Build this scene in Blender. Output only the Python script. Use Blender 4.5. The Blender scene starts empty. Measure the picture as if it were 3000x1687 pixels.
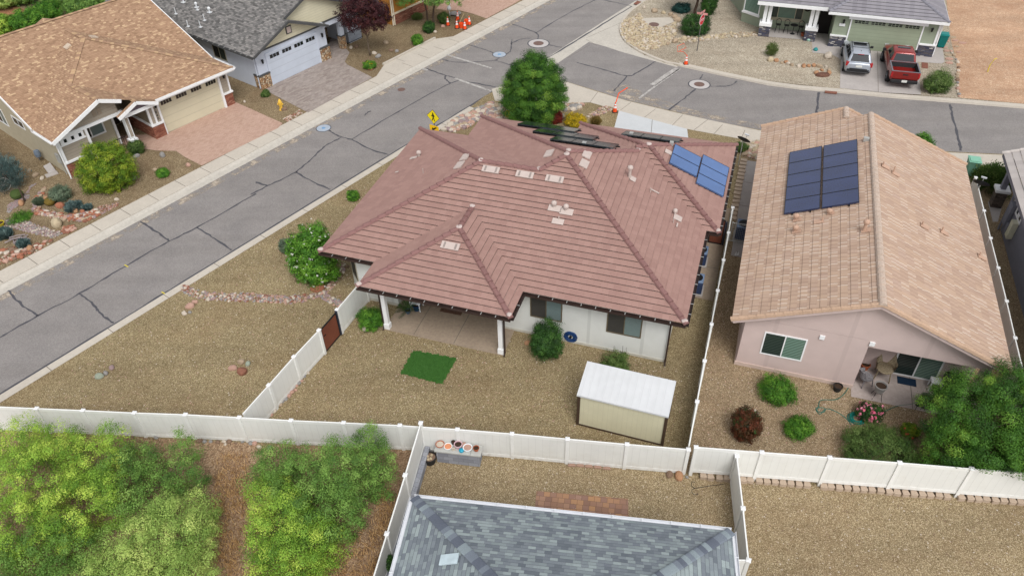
import bpy, bmesh, math, random
import numpy as np
from mathutils import Vector, Matrix
R = math.radians
SC = bpy.context.scene
COL = SC.collection
rnd = random.Random(7)

# ---------------------------------------------------------------- camera (a drone 25 m up)
CF, CPITCH, CROLL, CH = 2239.01, R(40.7387), R(-1.4124), 25.0
cp, sp, cr, sr = math.cos(CPITCH), math.sin(CPITCH), math.cos(CROLL), math.sin(CROLL)
_f = Vector((0, cp, -sp)); _r0 = Vector((1, 0, 0)); _u0 = Vector((0, sp, cp))
_r = cr*_r0 + sr*_u0; _u = -sr*_r0 + cr*_u0
CAMP = Vector((0, 0, CH))
def ray(px, py):
    px, py = float(px), float(py)
    return _f + (px-1500)/CF*_r - (py-843.5)/CF*_u
def P(px, py, z=0.0):                       # survey: photo point -> world point at height z
    d = ray(px, py)
    return CAMP + d*((z-CH)/d.z)
def PX(w):
    d = Vector(w)-CAMP; k = d.dot(_f)
    return 1500+CF*d.dot(_r)/k, 843.5-CF*d.dot(_u)/k
def solve_h(base, py):                      # height of a vertical thing on base whose top is seen at py
    lo, hi = 0.0, 12.0
    for _ in range(40):
        m = (lo+hi)/2
        if PX(base+Vector((0, 0, m)))[1] > py: lo = m
        else: hi = m
    return (lo+hi)/2
def mpp(w):                                 # metres per photo pixel at w
    return (Vector(w)-CAMP).dot(_f)/CF
cam = bpy.data.objects.new("camera", bpy.data.cameras.new("camera")); COL.objects.link(cam)
cam.data.sensor_width = 36; cam.data.lens = 36*CF/3000; cam.data.clip_end = 600
M3 = Matrix((_r, _u, -_f)).transposed()
cam.matrix_world = Matrix.Translation(CAMP) @ M3.to_4x4()
SC.camera = cam

# ---------------------------------------------------------------- light: bright overcast, soft sun
SUN_EL, SUN_AZ = R(54), R(166)              # azimuth measured from +Y (away from camera) towards +X
W = bpy.data.worlds.new("World"); SC.world = W; W.use_nodes = True
nt = W.node_tree; bg = nt.nodes["Background"]
sky = nt.nodes.new("ShaderNodeTexSky"); sky.sky_type = 'NISHITA'; sky.sun_disc = False
sky.sun_elevation = SUN_EL; sky.sun_rotation = SUN_AZ; sky.dust_density = 4.0; sky.air_density = 1.0; sky.altitude = 1000
hs = nt.nodes.new("ShaderNodeHueSaturation"); hs.inputs["Saturation"].default_value = 0.14
nt.links.new(sky.outputs[0], hs.inputs["Color"]); nt.links.new(hs.outputs[0], bg.inputs[0])
bg.inputs[1].default_value = 0.15
sl = bpy.data.lights.new("sun", 'SUN'); sl.energy = 1.5; sl.angle = R(28); sl.color = (1, .985, .965)
so = bpy.data.objects.new("sun", sl); COL.objects.link(so)
sd = Vector((math.sin(SUN_AZ)*math.cos(SUN_EL), math.cos(SUN_AZ)*math.cos(SUN_EL), math.sin(SUN_EL)))
so.rotation_euler = sd.to_track_quat('Z', 'Y').to_euler(); so.location = sd*80
SC.view_settings.view_transform = 'Standard'; SC.view_settings.look = 'None'
SC.view_settings.exposure = 0.5; SC.view_settings.gamma = 1
try: SC.cycles.max_bounces = 6; SC.cycles.use_denoising = True
except Exception: pass

# ---------------------------------------------------------------- materials
def lin(c): return c/12.92 if c <= .04045 else ((c+.055)/1.055)**2.4
def S(r, g, b, k=.8): return (lin(r/255)*k, lin(g/255)*k, lin(b/255)*k, 1)
class NT:
    def __init__(s, name):
        s.m = bpy.data.materials.new(name); s.m.use_nodes = True
        s.t = s.m.node_tree; s.b = s.t.nodes["Principled BSDF"]; s.b.inputs["Specular IOR Level"].default_value = .25
        s._tc = None
    def n(s, kind, **kw):
        o = s.t.nodes.new("ShaderNode"+kind)
        for k, v in kw.items(): setattr(o, k, v)
        return o
    def l(s, a, b): s.t.links.new(a, b)
    def tc(s, w="Object"):
        if s._tc is None: s._tc = s.n("TexCoord")
        return s._tc.outputs[w]
    def math(s, op, a, b=None, c=None):
        o = s.n("Math", operation=op)
        for i, x in enumerate((a, b, c)):
            if x is None: continue
            if isinstance(x, (int, float)): o.inputs[i].default_value = x
            else: s.l(x, o.inputs[i])
        return o.outputs[0]
    def noise(s, scale, detail=3, vec=None, rough=.6):
        o = s.n("TexNoise"); o.inputs["Scale"].default_value = scale; o.inputs["Detail"].default_value = detail; o.inputs["Roughness"].default_value = rough
        s.l(vec if vec is not None else s.tc(), o.inputs["Vector"]); return o.outputs["Fac"]
    def ramp(s, fac, stops, interp='LINEAR'):
        o = s.n("ValToRGB"); o.color_ramp.interpolation = interp; e = o.color_ramp.elements
        while len(e) < len(stops): e.new(.5)
        for i, (p, c) in enumerate(stops): e[i].position = p; e[i].color = c if len(c) == 4 else (*c, 1)
        s.l(fac, o.inputs[0]); return o.outputs[0]
    def mix(s, f, a, b, mode='MIX'):
        o = s.n("Mix", data_type='RGBA', blend_type=mode)
        for i, x in ((0, f), (6, a), (7, b)):
            if isinstance(x, (int, float)): o.inputs[i].default_value = x
            elif isinstance(x, tuple): o.inputs[i].default_value = x
            else: s.l(x, o.inputs[i])
        return o.outputs[2]
    def sep(s, v):
        o = s.n("SeparateXYZ"); s.l(v, o.inputs[0]); return o.outputs
    def comb(s, x, y, z=0.0):
        o = s.n("CombineXYZ")
        for i, q in enumerate((x, y, z)):
            if isinstance(q, (int, float)): o.inputs[i].default_value = q
            else: s.l(q, o.inputs[i])
        return o.outputs[0]
    def white(s, v):
        o = s.n("TexWhiteNoise", noise_dimensions='3D'); s.l(v, o.inputs["Vector"]); return o.outputs["Value"]
    def bump(s, h, strength=.3, dist=.02):
        o = s.n("Bump"); o.inputs["Strength"].default_value = strength; o.inputs["Distance"].default_value = dist
        s.l(h, o.inputs["Height"]); s.l(o.outputs[0], s.b.inputs["Normal"])
    def done(s, col=None, rough=.8, metal=0.0, spec=None):
        if col is not None:
            if isinstance(col, tuple): s.b.inputs["Base Color"].default_value = col
            else: s.l(col, s.b.inputs["Base Color"])
        s.b.inputs["Roughness"].default_value = rough; s.b.inputs["Metallic"].default_value = metal
        if spec is not None: s.b.inputs["Specular IOR Level"].default_value = spec
        return s.m
def scale_c(c, k): return (min(1, c[0]*k), min(1, c[1]*k), min(1, c[2]*k), 1)
def m_plain(name, col, rough=.7, metal=0, var=.12, scale=3.0, bump=0, spec=None, fine=None):
    t = NT(name)
    f = t.noise(scale, 4)
    c = t.ramp(f, [(.3, scale_c(col, 1-var)), (.7, scale_c(col, 1+var))])
    if fine:
        f2 = t.noise(fine, 2); c = t.mix(.5, c, t.ramp(f2, [(.35, scale_c(col, .8)), (.65, scale_c(col, 1.2))]))
    if bump: t.bump(t.noise(40, 3), bump, .01)
    return t.done(c, rough, metal, spec)
def m_gravel(name, cols, scale, patch, pf=.35, bump=.5):
    t = NT(name); n = len(cols); scale *= 2.5
    mu = [sum(q[k] for q in cols)/n for k in range(3)]; cols = [tuple((q[k]*.78+mu[k]*.22)*1.17 for k in range(3)) for q in cols]
    v = t.n("TexVoronoi"); v.inputs["Scale"].default_value = scale; t.l(t.tc(), v.inputs["Vector"])
    c = t.ramp(t.white(v.outputs["Color"]), [(i/(n-1), q) for i, q in enumerate(cols)])
    p = t.noise(.3, 6, rough=.7)
    c = t.mix(t.math('MULTIPLY', t.ramp(p, [(.45, (0, 0, 0)), (.75, (1, 1, 1))]), pf), c, patch)
    p2 = t.noise(2.2, 5, rough=.75)
    c = t.mix(1.0, c, t.ramp(p2, [(.25, (.84, .83, .82)), (.75, (1.14, 1.14, 1.14))]), 'MULTIPLY')
    mp = t.n("Mapping"); mp.inputs["Rotation"].default_value = (0, 0, R(14)); mp.inputs["Scale"].default_value = (.1, .55, 1); t.l(t.tc(), mp.inputs[0])
    rk = t.noise(1.0, 5, vec=mp.outputs[0], rough=.65)
    c = t.mix(1.0, c, t.ramp(rk, [(.35, (.91, .9, .89)), (.62, (1.1, 1.1, 1.09))]), 'MULTIPLY')
    p3 = t.noise(.13, 3)
    c = t.mix(1.0, c, t.ramp(p3, [(.3, (.86, .85, .83)), (.7, (1.09, 1.09, 1.07))]), 'MULTIPLY')
    t.bump(v.outputs["Distance"], bump, .03)
    return t.done(c, .95, 0, .1)
def m_cells(name, cols, w, h, stag=.5, gap=.06, gapcol=None, bump=.4, rough=.85, jit=0.0, big=0.0, uvrot=False, fine=.25, spec=.2, vert=True):
    """rows of separate units (shingles, tiles, bricks, pavers) laid out on the surface's own metres (UV)"""
    t = NT(name)
    o = t.sep(t.tc("UV")); u, v = (o[1], o[0]) if uvrot else (o[0], o[1])
    row = t.math('FLOOR', t.math('DIVIDE', v, h))
    rr = t.white(t.comb(row, 3.3, 1.7))
    uu = t.math('ADD', t.math('DIVIDE', u, w), t.math('MULTIPLY_ADD', row, stag, t.math('MULTIPLY', rr, jit)))
    cell = t.white(t.comb(t.math('FLOOR', uu), row, .5))
    n = len(cols)
    c = t.ramp(cell, [(i/(n-1), q) for i, q in enumerate(cols)])
    if big: c = t.mix(big, c, t.ramp(t.noise(.5, 4), [(.3, cols[0]), (.7, cols[-1])]))
    fu = t.math('FRACT', uu); fv = t.math('FRACT', t.math('DIVIDE', v, h))
    if fine:
        c = t.mix(fine, c, t.mix(1.0, c, t.ramp(t.noise(60, 2), [(.3, (.5, .5, .5)), (.7, (1.4, 1.4, 1.4))]), 'MULTIPLY'))
    g = t.math('LESS_THAN', fv, gap)
    if vert: g = t.math('MAXIMUM', g, t.math('LESS_THAN', fu, gap*h/w))
    if gapcol is not None: c = t.mix(g, c, gapcol)
    hgt = t.math('MULTIPLY', t.math('SUBTRACT', 1.0, g), t.math('MULTIPLY_ADD', cell, .4, t.math('SUBTRACT', 1.0, fv)))
    if bump: t.bump(hgt, bump, .02)
    return t.done(c, rough, 0, spec)
def m_groove(name, col, w, horiz=False, depth=.5, rough=.5, gcol=.8, var=.05):
    t = NT(name); o = t.sep(t.tc("UV")); q = o[1] if horiz else o[0]
    f = t.math('FRACT', t.math('DIVIDE', q, w))
    g = t.math('LESS_THAN', f, .06 if not horiz else .1)
    base = t.ramp(t.noise(1.2, 4), [(.3, scale_c(col, 1-var)), (.7, scale_c(col, 1+var))])
    c = t.mix(g, base, scale_c(col, gcol))
    t.bump(t.math('SUBTRACT', f, t.math('MULTIPLY', g, 2.0)) if horiz else t.math('SUBTRACT', 1.0, g), depth, .01)
    return t.done(c, rough)
def m_stone(name, cols, scale, gap, z=1.0):
    t = NT(name)
    mp = t.n("Mapping"); mp.inputs["Scale"].default_value = (1, 1, z); t.l(t.tc(), mp.inputs[0])
    v = t.n("TexVoronoi", feature='F1'); v.inputs["Scale"].default_value = scale; t.l(mp.outputs[0], v.inputs["Vector"])
    d = t.n("TexVoronoi", feature='DISTANCE_TO_EDGE'); d.inputs["Scale"].default_value = scale; t.l(mp.outputs[0], d.inputs["Vector"])
    n = len(cols); c = t.ramp(t.white(v.outputs["Color"]), [(i/(n-1), q) for i, q in enumerate(cols)])
    e = t.ramp(d.outputs[0], [(.03, (0, 0, 0)), (.09, (1, 1, 1))])
    t.bump(e, .8, .03)
    return t.done(t.mix(e, gap, c), .85)
def m_leaf(name, stops, rough=.6, trans=.14):
    t = NT(name)
    a = t.n("Attribute", attribute_name="tint"); g = t.n("NewGeometry")
    f = t.math('MULTIPLY_ADD', g.outputs["Random Per Island"], .2, t.math('MULTIPLY', a.outputs["Fac"], .8))
    n = len(stops); c = t.ramp(f, [(i/(n-1), q) for i, q in enumerate(stops)])
    t.done(c, rough, 0, .25)
    tr = t.n("BsdfTranslucent"); t.l(c, tr.inputs[0]); mx = t.n("MixShader"); mx.inputs[0].default_value = trans
    t.l(t.b.outputs[0], mx.inputs[1]); t.l(tr.outputs[0], mx.inputs[2]); t.l(mx.outputs[0], t.t.nodes["Material Output"].inputs[0])
    return t.m
def m_glass(name, col, rough=.06): return NT(name).done(col, rough, 0, .6)
def m_blinds(name, a, b, h=.07, rough=.15):
    t = NT(name); o = t.sep(t.tc("UV"))
    f = t.math('FRACT', t.math('DIVIDE', o[1], h))
    return t.done(t.mix(t.ramp(f, [(.25, (0, 0, 0)), (.45, (1, 1, 1)), (.8, (1, 1, 1)), (.95, (0, 0, 0))]), a, b), rough, 0, .5)

# ---------------------------------------------------------------- mesh builder
MW = {}
class MB:
    def __init__(s, M=None): s.v = []; s.f = []; s.mi = []; s.cur = 0; s.M = M or Matrix()
    def add(s, vs, fs):
        k = len(s.v); s.v += [tuple(q) for q in vs]; s.f += [tuple(k+i for i in f) for f in fs]; s.mi += [s.cur]*len(fs); return s
    def box(s, x0, x1, y0, y1, z0, z1):
        return s.add([(x0, y0, z0), (x1, y0, z0), (x1, y1, z0), (x0, y1, z0), (x0, y0, z1), (x1, y0, z1), (x1, y1, z1), (x0, y1, z1)],
                     [(0, 3, 2, 1), (4, 5, 6, 7), (0, 1, 5, 4), (1, 2, 6, 5), (2, 3, 7, 6), (3, 0, 4, 7)])
    def cbox(s, c, sx, sy, sz, rz=0, M=None):
        vs = [Vector((a*sx/2, b*sy/2, d*sz/2)) for d in (-1, 1) for a, b in ((-1, -1), (1, -1), (1, 1), (-1, 1))]
        Q = (M or Matrix.Rotation(rz, 3, 'Z'))
        return s.add([Q @ q + Vector(c) for q in vs], [(0, 3, 2, 1), (4, 5, 6, 7), (0, 1, 5, 4), (1, 2, 6, 5), (2, 3, 7, 6), (3, 0, 4, 7)])
    def bar(s, p, q, w, h, up=(0, 0, 1), dz=0.0):      # rectangular bar p->q; w sideways, h along up
        p, q = Vector(p), Vector(q); d = (q-p).normalized(); up = Vector(up)
        sx = d.cross(up)
        if sx.length < 1e-4: sx = d.cross(Vector((0, 1, 0)))
        sx = sx.normalized()*w/2; uz = sx.cross(d).normalized()*h/2
        if uz.dot(up) < 0: uz = -uz
        o = Vector((0, 0, dz)); r = []
        for e in (p, q):
            for a, b in ((-1, -1), (1, -1), (1, 1), (-1, 1)): r.append(e+o+a*sx+b*uz)
        return s.add(r, [(0, 1, 2, 3), (7, 6, 5, 4), (0, 4, 5, 1), (1, 5, 6, 2), (2, 6, 7, 3), (3, 7, 4, 0)])
    def poly(s, pts): return s.add(pts, [tuple(range(len(pts)))])
    def prism(s, poly, z0, z1):
        if sum(poly[i][0]*poly[(i+1) % len(poly)][1]-poly[(i+1) % len(poly)][0]*poly[i][1] for i in range(len(poly))) < 0: poly = poly[::-1]
        n = len(poly)
        return s.add([(x, y, z0) for x, y in poly]+[(x, y, z1) for x, y in poly],
                     [tuple(range(n-1, -1, -1)), tuple(range(n, 2*n))]+[(i, (i+1) % n, n+(i+1) % n, n+i) for i in range(n)])
    def vprism(s, prof, y0, y1):                       # profile in xz, extruded along y
        n = len(prof)
        if sum(prof[i][0]*prof[(i+1) % n][1]-prof[(i+1) % n][0]*prof[i][1] for i in range(n)) < 0: prof = prof[::-1]
        return s.add([(x, y0, z) for x, z in prof]+[(x, y1, z) for x, z in prof],
                     [tuple(range(n)), tuple(range(2*n-1, n-1, -1))]+[(i, n+i, n+(i+1) % n, (i+1) % n) for i in range(n)])
    def xprism(s, prof, x0, x1):                       # profile in yz, extruded along x
        n = len(prof)
        return s.add([(x0, y, z) for y, z in prof]+[(x1, y, z) for y, z in prof],
                     [tuple(range(n)), tuple(range(2*n-1, n-1, -1))]+[(i, n+i, n+(i+1) % n, (i+1) % n) for i in range(n)])
    def tube(s, pts, r, n=8, r2=None):
        pts = [Vector(p) for p in pts]; m = len(pts); vs = []
        for i, p in enumerate(pts):
            d = (pts[min(i+1, m-1)]-pts[max(i-1, 0)]).normalized()
            a = d.cross(Vector((0, 0, 1)) if abs(d.z) < .95 else Vector((1, 0, 0))).normalized(); b = a.cross(d)
            rr = r if r2 is None else r+(r2-r)*i/(m-1)
            vs += [p+rr*(math.cos(2*math.pi*k/n)*a+math.sin(2*math.pi*k/n)*b) for k in range(n)]
        fs = [(i*n+k, i*n+(k+1) % n, (i+1)*n+(k+1) % n, (i+1)*n+k) for i in range(m-1) for k in range(n)]
        fs += [tuple(range(n-1, -1, -1)), tuple(range((m-1)*n, m*n))]
        return s.add(vs, fs)
    def lathe(s, prof, n=16, c=(0, 0, 0), sx=1, sy=1):
        m = len(prof)
        vs = [(c[0]+sx*r*math.cos(2*math.pi*k/n), c[1]+sy*r*math.sin(2*math.pi*k/n), c[2]+z) for r, z in prof for k in range(n)]
        fs = [(i*n+k, i*n+(k+1) % n, (i+1)*n+(k+1) % n, (i+1)*n+k) for i in range(m-1) for k in range(n)]
        fs += [tuple(range(n-1, -1, -1)), tuple(range((m-1)*n, m*n))]
        return s.add(vs, fs)
    def rock(s, c, rx, ry, rz, seed, rot=0, n=2):
        bm = bmesh.new(); bmesh.ops.create_icosphere(bm, subdivisions=n, radius=1)
        g = random.Random(seed); ax = [Vector((g.gauss(0, 1), g.gauss(0, 1), g.gauss(0, 1))).normalized() for _ in range(9)]; lim = [g.uniform(.62, .92) for _ in ax]
        Q = Matrix.Rotation(rot, 3, 'Z'); vs = []
        for v in bm.verts:
            p = v.co.copy()
            for a, l in zip(ax, lim):
                e = p.dot(a)
                if e > l: p -= a*(e-l)*.85
            p *= 1+g.uniform(-.03, .03); p = Vector((p.x*rx, p.y*ry, p.z*rz)); vs.append(Q @ p+Vector(c))
        fs = [tuple(v.index for v in f.verts) for f in bm.faces]; bm.free()
        return s.add(vs, fs)
    def build(s, name, mats, parent=None, smooth=False, loc=None, bevel=0, angle=40):
        """link as ONE object.  Vertices are in frame s.M; they are re-expressed relative to the parent (or to loc)."""
        me = bpy.data.meshes.new(name)
        inv = MW[parent.name].inverted() if parent is not None else (Matrix.Translation(-Vector(loc)) if loc is not None else Matrix())
        X = inv @ s.M
        me.from_pydata([X @ Vector(v) for v in s.v], [], s.f)
        for m in (mats if isinstance(mats, (list, tuple)) else [mats]): me.materials.append(m)
        if len(me.materials) > 1: me.polygons.foreach_set("material_index", s.mi)
        uv = me.uv_layers.new(name="UVMap"); dat = np.zeros(len(me.loops)*2, dtype=np.float32); k = 0
        for f in s.f:
            p = [Vector(s.v[i]) for i in f]; nrm = Vector((0, 0, 0))
            for i in range(len(p)): a, b = p[i], p[(i+1) % len(p)]; nrm += a.cross(b)
            nrm = nrm.normalized() if nrm.length > 1e-12 else Vector((0, 0, 1))
            if abs(nrm.z) > .992: tx, ty = Vector((1, 0, 0)), Vector((0, 1, 0))
            else:
                tx = Vector((0, 0, 1)).cross(nrm).normalized(); ty = nrm.cross(tx)
            for q in p: dat[k] = q.dot(tx); dat[k+1] = q.dot(ty); k += 2
        uv.data.foreach_set("uv", dat)
        if smooth: me.polygons.foreach_set("use_smooth", [True]*len(me.polygons))
        o = bpy.data.objects.new(name, me); COL.objects.link(o)
        if parent is not None: o.parent = parent; MW[o.name] = MW[parent.name]
        elif loc is not None: o.location = loc; MW[o.name] = Matrix.Translation(loc)
        else: MW[o.name] = Matrix()
        if bevel:
            b = o.modifiers.new("bevel", 'BEVEL'); b.width = bevel; b.segments = 2; b.limit_method = 'ANGLE'; b.angle_limit = R(angle)
        if smooth == 'auto':
            me.polygons.foreach_set("use_smooth", [True]*len(me.polygons))
        return o
def tag(o, label=None, cat=None, group=None, kind=None):
    if label: o["label"] = label
    if cat: o["category"] = cat
    if group: o["group"] = group
    if kind: o["kind"] = kind
    return o
def thing(name, label, cat, loc=(0, 0, 0), rz=0.0, group=None):
    o = bpy.data.objects.new(name, None); COL.objects.link(o); o.location = loc; o.rotation_euler = (0, 0, rz); o.empty_display_size = .3
    MW[o.name] = Matrix.Translation(Vector(loc)) @ Matrix.Rotation(rz, 4, 'Z')
    return tag(o, label, cat, group)
def dup(root, loc, rz, label=None, group=None, s=None):
    r = root.copy(); COL.objects.link(r); r.location = loc; r.rotation_euler = (0, 0, rz)
    if s: r.scale = (s, s, s) if isinstance(s, (int, float)) else s
    if label: r["label"] = label
    if group: r["group"] = group
    for ch in list(root.children):
        c = ch.copy(); COL.objects.link(c); c.parent = r
        for g in ch.children:
            d = g.copy(); COL.objects.link(d); d.parent = c
    return r
def frame(deg): return Matrix.Rotation(R(deg), 4, 'Z')
FA = frame(-18.8618); FS = frame(52.2); FT = frame(50.0); FB = frame(52.0); FG = frame(-8.55)
def LM(loc, rz=0): return Matrix.Translation(Vector(loc)) @ Matrix.Rotation(rz, 4, 'Z')
def to(F, v): return F.inverted() @ Vector(v)
# ---------------------------------------------------------------- surfaces
M_ASPH = NT("asphalt")
def _asph(t):
    v = t.n("TexVoronoi"); v.inputs["Scale"].default_value = 28; t.l(t.tc(), v.inputs["Vector"])
    c = t.ramp(t.white(v.outputs["Color"]), [(0, S(112, 108, 106)), (.5, S(142, 137, 134)), (1, S(170, 165, 161))])
    c = t.mix(.65, c, t.ramp(t.noise(.5, 5, rough=.7), [(.3, S(133, 128, 126)), (.72, S(155, 149, 145))]))
    mp = t.n("Mapping"); mp.inputs["Rotation"].default_value = (0, 0, R(-52.2)); mp.inputs["Scale"].default_value = (.03, .75, 1); t.l(t.tc(), mp.inputs[0])
    w = t.ramp(t.noise(1.0, 4, vec=mp.outputs[0]), [(.35, (.93, .925, .92)), (.65, (1.05, 1.05, 1.05))])
    st = t.ramp(t.noise(.7, 6, rough=.8), [(.66, (1, 1, 1)), (.78, (.86, .85, .84))]); w = t.mix(1.0, w, st, 'MULTIPLY')
    c = t.mix(1.0, c, w, 'MULTIPLY')
    t.bump(v.outputs["Distance"], .25, .01)
    return t.done(c, .92, 0, .15)
M_ASPH = _asph(M_ASPH)
def m_conc(name, a, b, stain=.3):
    t = NT(name)
    c = t.ramp(t.noise(.9, 6, rough=.7), [(.3, b), (.7, a)])
    c = t.mix(stain, c, t.ramp(t.noise(7, 5, rough=.75), [(.35, scale_c(b, .78)), (.6, a)]))
    c = t.mix(.2, c, t.ramp(t.noise(90, 2), [(.3, scale_c(b, .7)), (.7, scale_c(a, 1.15))]))
    t.bump(t.noise(60, 3), .12, .01)
    return t.done(c, .85, 0, .2)
M_CONC = m_conc("sidewalk_concrete", S(214, 204, 190), S(192, 183, 170))
M_CONC2 = m_conc("bright_driveway_concrete", S(214, 216, 217), S(200, 202, 203), .15)
M_CONC3 = m_conc("patio_concrete", S(176, 158, 138), S(150, 133, 116), .45)
M_CONC4 = m_conc("grey_drive_concrete", S(198, 190, 184), S(170, 163, 159), .3)
M_CONC5 = m_conc("gutter_concrete", S(214, 207, 195), S(184, 177, 167), .45)
M_JOINT = m_plain("concrete_joint", S(120, 112, 102), .95)
M_TAR = m_plain("crack_sealer", S(84, 83, 88), .6, var=.15, scale=8)
M_WHITEP = NT("worn_white_paint"); M_WHITEP = M_WHITEP.done(M_WHITEP.mix(M_WHITEP.ramp(M_WHITEP.noise(5, 6, rough=.8), [(.42, (0, 0, 0)), (.6, (1, 1, 1))]), S(150, 144, 140), S(200, 196, 190)), .8)
M_YEL = m_plain("yellow_paint", S(225, 205, 60), .7)
M_G1 = m_gravel("brown_gravel", [S(78, 65, 45), S(113, 98, 72), S(134, 118, 88), S(156, 141, 110), S(198, 185, 152)], 17, S(136, 106, 78), .3)
M_G2 = m_gravel("pinkish_gravel", [S(82, 67, 50), S(118, 100, 78), S(138, 119, 94), S(160, 141, 114), S(200, 183, 156)], 17, S(138, 108, 84), .3)
M_G3 = m_gravel("pale_gravel", [S(112, 102, 88), S(146, 135, 119), S(162, 151, 135), S(178, 168, 152), S(206, 198, 184)], 9, S(158, 136, 116), .25)
M_G4 = m_gravel("brown_yard_gravel", [S(76, 62, 45), S(108, 92, 70), S(126, 109, 84), S(146, 129, 103), S(182, 167, 140)], 13, S(122, 94, 72), .35)
M_DIRT = m_gravel("orange_dirt", [S(160, 126, 102), S(176, 142, 116), S(184, 150, 124), S(194, 162, 136), S(212, 190, 168)], 7, S(178, 134, 106), .55, .3)
M_WASH = m_gravel("red_wash_soil", [S(92, 74, 60), S(126, 102, 82), S(144, 118, 94), S(158, 132, 106), S(184, 162, 136)], 9, S(124, 92, 70), .4, .6)
M_COB = m_gravel("cobble_soil", [S(120, 104, 90), S(150, 134, 118), S(170, 155, 140), S(190, 178, 165)], 14, S(150, 130, 110), .3)

def struct(o): o["kind"] = "structure"; return o
def sheet(name, pts, z, mat, M=None, kind="structure", lines=(), lw=.03, lmat=None):
    b = MB(M); inv = (M or Matrix()).inverted()
    q = [inv @ Vector((p[0], p[1], z)) for p in pts]
    if sum(q[i][0]*q[(i+1) % len(q)][1]-q[(i+1) % len(q)][0]*q[i][1] for i in range(len(q))) < 0: q.reverse()
    b.poly(q)
    if lines:
        b.cur = 1
        for l in lines: strip(b, [inv @ Vector((p[0], p[1], z)) for p in l], lw, z+.004)
    o = b.build(name, [mat, lmat or M_JOINT] if lines else mat)
    return tag(o, kind=kind)
def strip(b, pts, w, z, wob=0, rg=None):
    pts = [Vector((p[0], p[1], 0)) for p in pts]; n = len(pts); L = []; Rr = []
    for i, p in enumerate(pts):
        d = (pts[min(i+1, n-1)]-pts[max(i-1, 0)]).normalized(); s = Vector((-d.y, d.x, 0))
        k = w/2*(1+(rg.uniform(-wob, wob) if rg else 0))
        a, c = p+s*k, p-s*k; L.append((a.x, a.y, z)); Rr.append((c.x, c.y, z))
    for i in range(n-1): b.add([Rr[i], Rr[i+1], L[i+1], L[i]], [(0, 1, 2, 3)])
def tl(ox, oy, s, pts): return [(ox+x*s, oy+y*s) for x, y in pts]
def pp(pts, z=0): return [P(x, y, z) for x, y in pts]
def fsp(c, d): return FS @ Vector((c, d, 0))
SA, SB, SF = .3878, .3886, .20704

# road: one asphalt sheet far beyond the frame, yards stand on it
ZR = -.10
sheet("road", [(-150, -60), (150, -60), (150, 190), (-150, 190)], ZR, M_ASPH)
def slab(name, pts, mat, top=0.0):
    b = MB(); b.prism([(p[0], p[1]) for p in pts], -.32, top); return struct(b.build(name, mat))
# yards
slab("west_yard", [fsp(-40, 39.3), fsp(150, 39.3), fsp(150, 130), fsp(-40, 130)], M_G4)
MY = [fsp(-60, 31.6), fsp(36.3, 31.6)]+[(-1.6, 49.9), (-.6, 51.0), (1.2, 51.9), (4.1, 52.0), (6.2, 50.4), (8.3, 48.75), (11.1, 47.05), (13.7, 45.5), (16.4, 44.15), (21, 42.6), (27.1, 40.95), (30.5, 40.45), (70, 35.5), (70, -50), (-70, -50)]
slab("gravel_yard", MY, M_G1)
FO = [(2500, -60), (2000, -60)]
FOpx = [(1930, -30), (1888, 0), (1841, 35), (1818, 66), (1814, 89), (1826, 116), (1849, 136), (1888, 159), (1946, 182), (1985, 190), (2110, 214), (2250, 236.6), (2467, 262), (2697, 277.4), (3000, 305)]
FOw = pp(FOpx)
slab("north_yard", [fsp(140, 31.0)]+FOw+[(70, 39), (140, 30), (140, 160)], M_G3)
# street 1 west side: gutter, rolled kerb and walk
def ribbon(name, M, prof, y0, y1, mat):              # profile (d, z) swept along the frame's x axis
    b = MB(M)
    for (d0, z0), (d1, z1) in zip(prof[:-1], prof[1:]):
        b.add([(y0, d0, z0), (y1, d0, z0), (y1, d1, z1), (y0, d1, z1)], [(0, 1, 2, 3)])
    return struct(b.build(name, mat))
ribbon("west_gutter", FS, [(38.62, -.094), (39.02, -.086), (39.1, -.07), (39.34, .008), (39.36, .012)], -40, 150, M_CONC5)
jl = [[FS @ Vector((c, 38.64, 0)), FS @ Vector((c, 40.45, 0))] for c in np.arange(-3, 75, 1.83)]
sheet("west_sidewalk", [fsp(-40, 39.34), fsp(150, 39.34), fsp(150, 40.45), fsp(-40, 40.45)], .012, M_CONC, FS, lines=[[(FS @ Vector((c, 39.36, 0))), (FS @ Vector((c, 40.44, 0)))] for c in np.arange(-3, 75, 1.83)], lw=.035)
sheet("ramp_sidewalk", [fsp(36.3, 40.43), fsp(38, 41.3), fsp(44, 41.3), fsp(45.2, 40.43)], .016, M_CONC, FS, lines=[[fsp(39.4, 40.45), fsp(39.4, 41.28)], [fsp(42, 40.45), fsp(42, 41.28)]])
# street 1 east side: flush ribbon kerb
b = MB(FS)
for (d0, z0), (d1, z1) in zip([(31.86, -.094), (31.8, -.05), (31.72, .012), (31.27, .014)][:-1], [(31.8, -.05), (31.72, .012), (31.27, .014), (31.25, .0)]):
    b.add([(-60, d0, z0), (36.6, d0, z0), (36.6, d1, z1), (-60, d1, z1)], [(0, 3, 2, 1)])
b.cur = 1
for c in np.arange(-6, 36, 3.05): b.box(c, c+.03, 31.27, 31.74, .0145, .0165)
struct(b.build("east_kerb", [M_CONC, M_JOINT]))
b = MB(FS); b.cur = 0
rg = random.Random(3)
strip(b, [(c, 31.9+rg.uniform(-.03, .03)) for c in np.arange(-20, 60, .8)], .13, ZR+.006, .4, rg)
b.M = FS
struct(b.build("kerb_seal", M_TAR))
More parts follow.
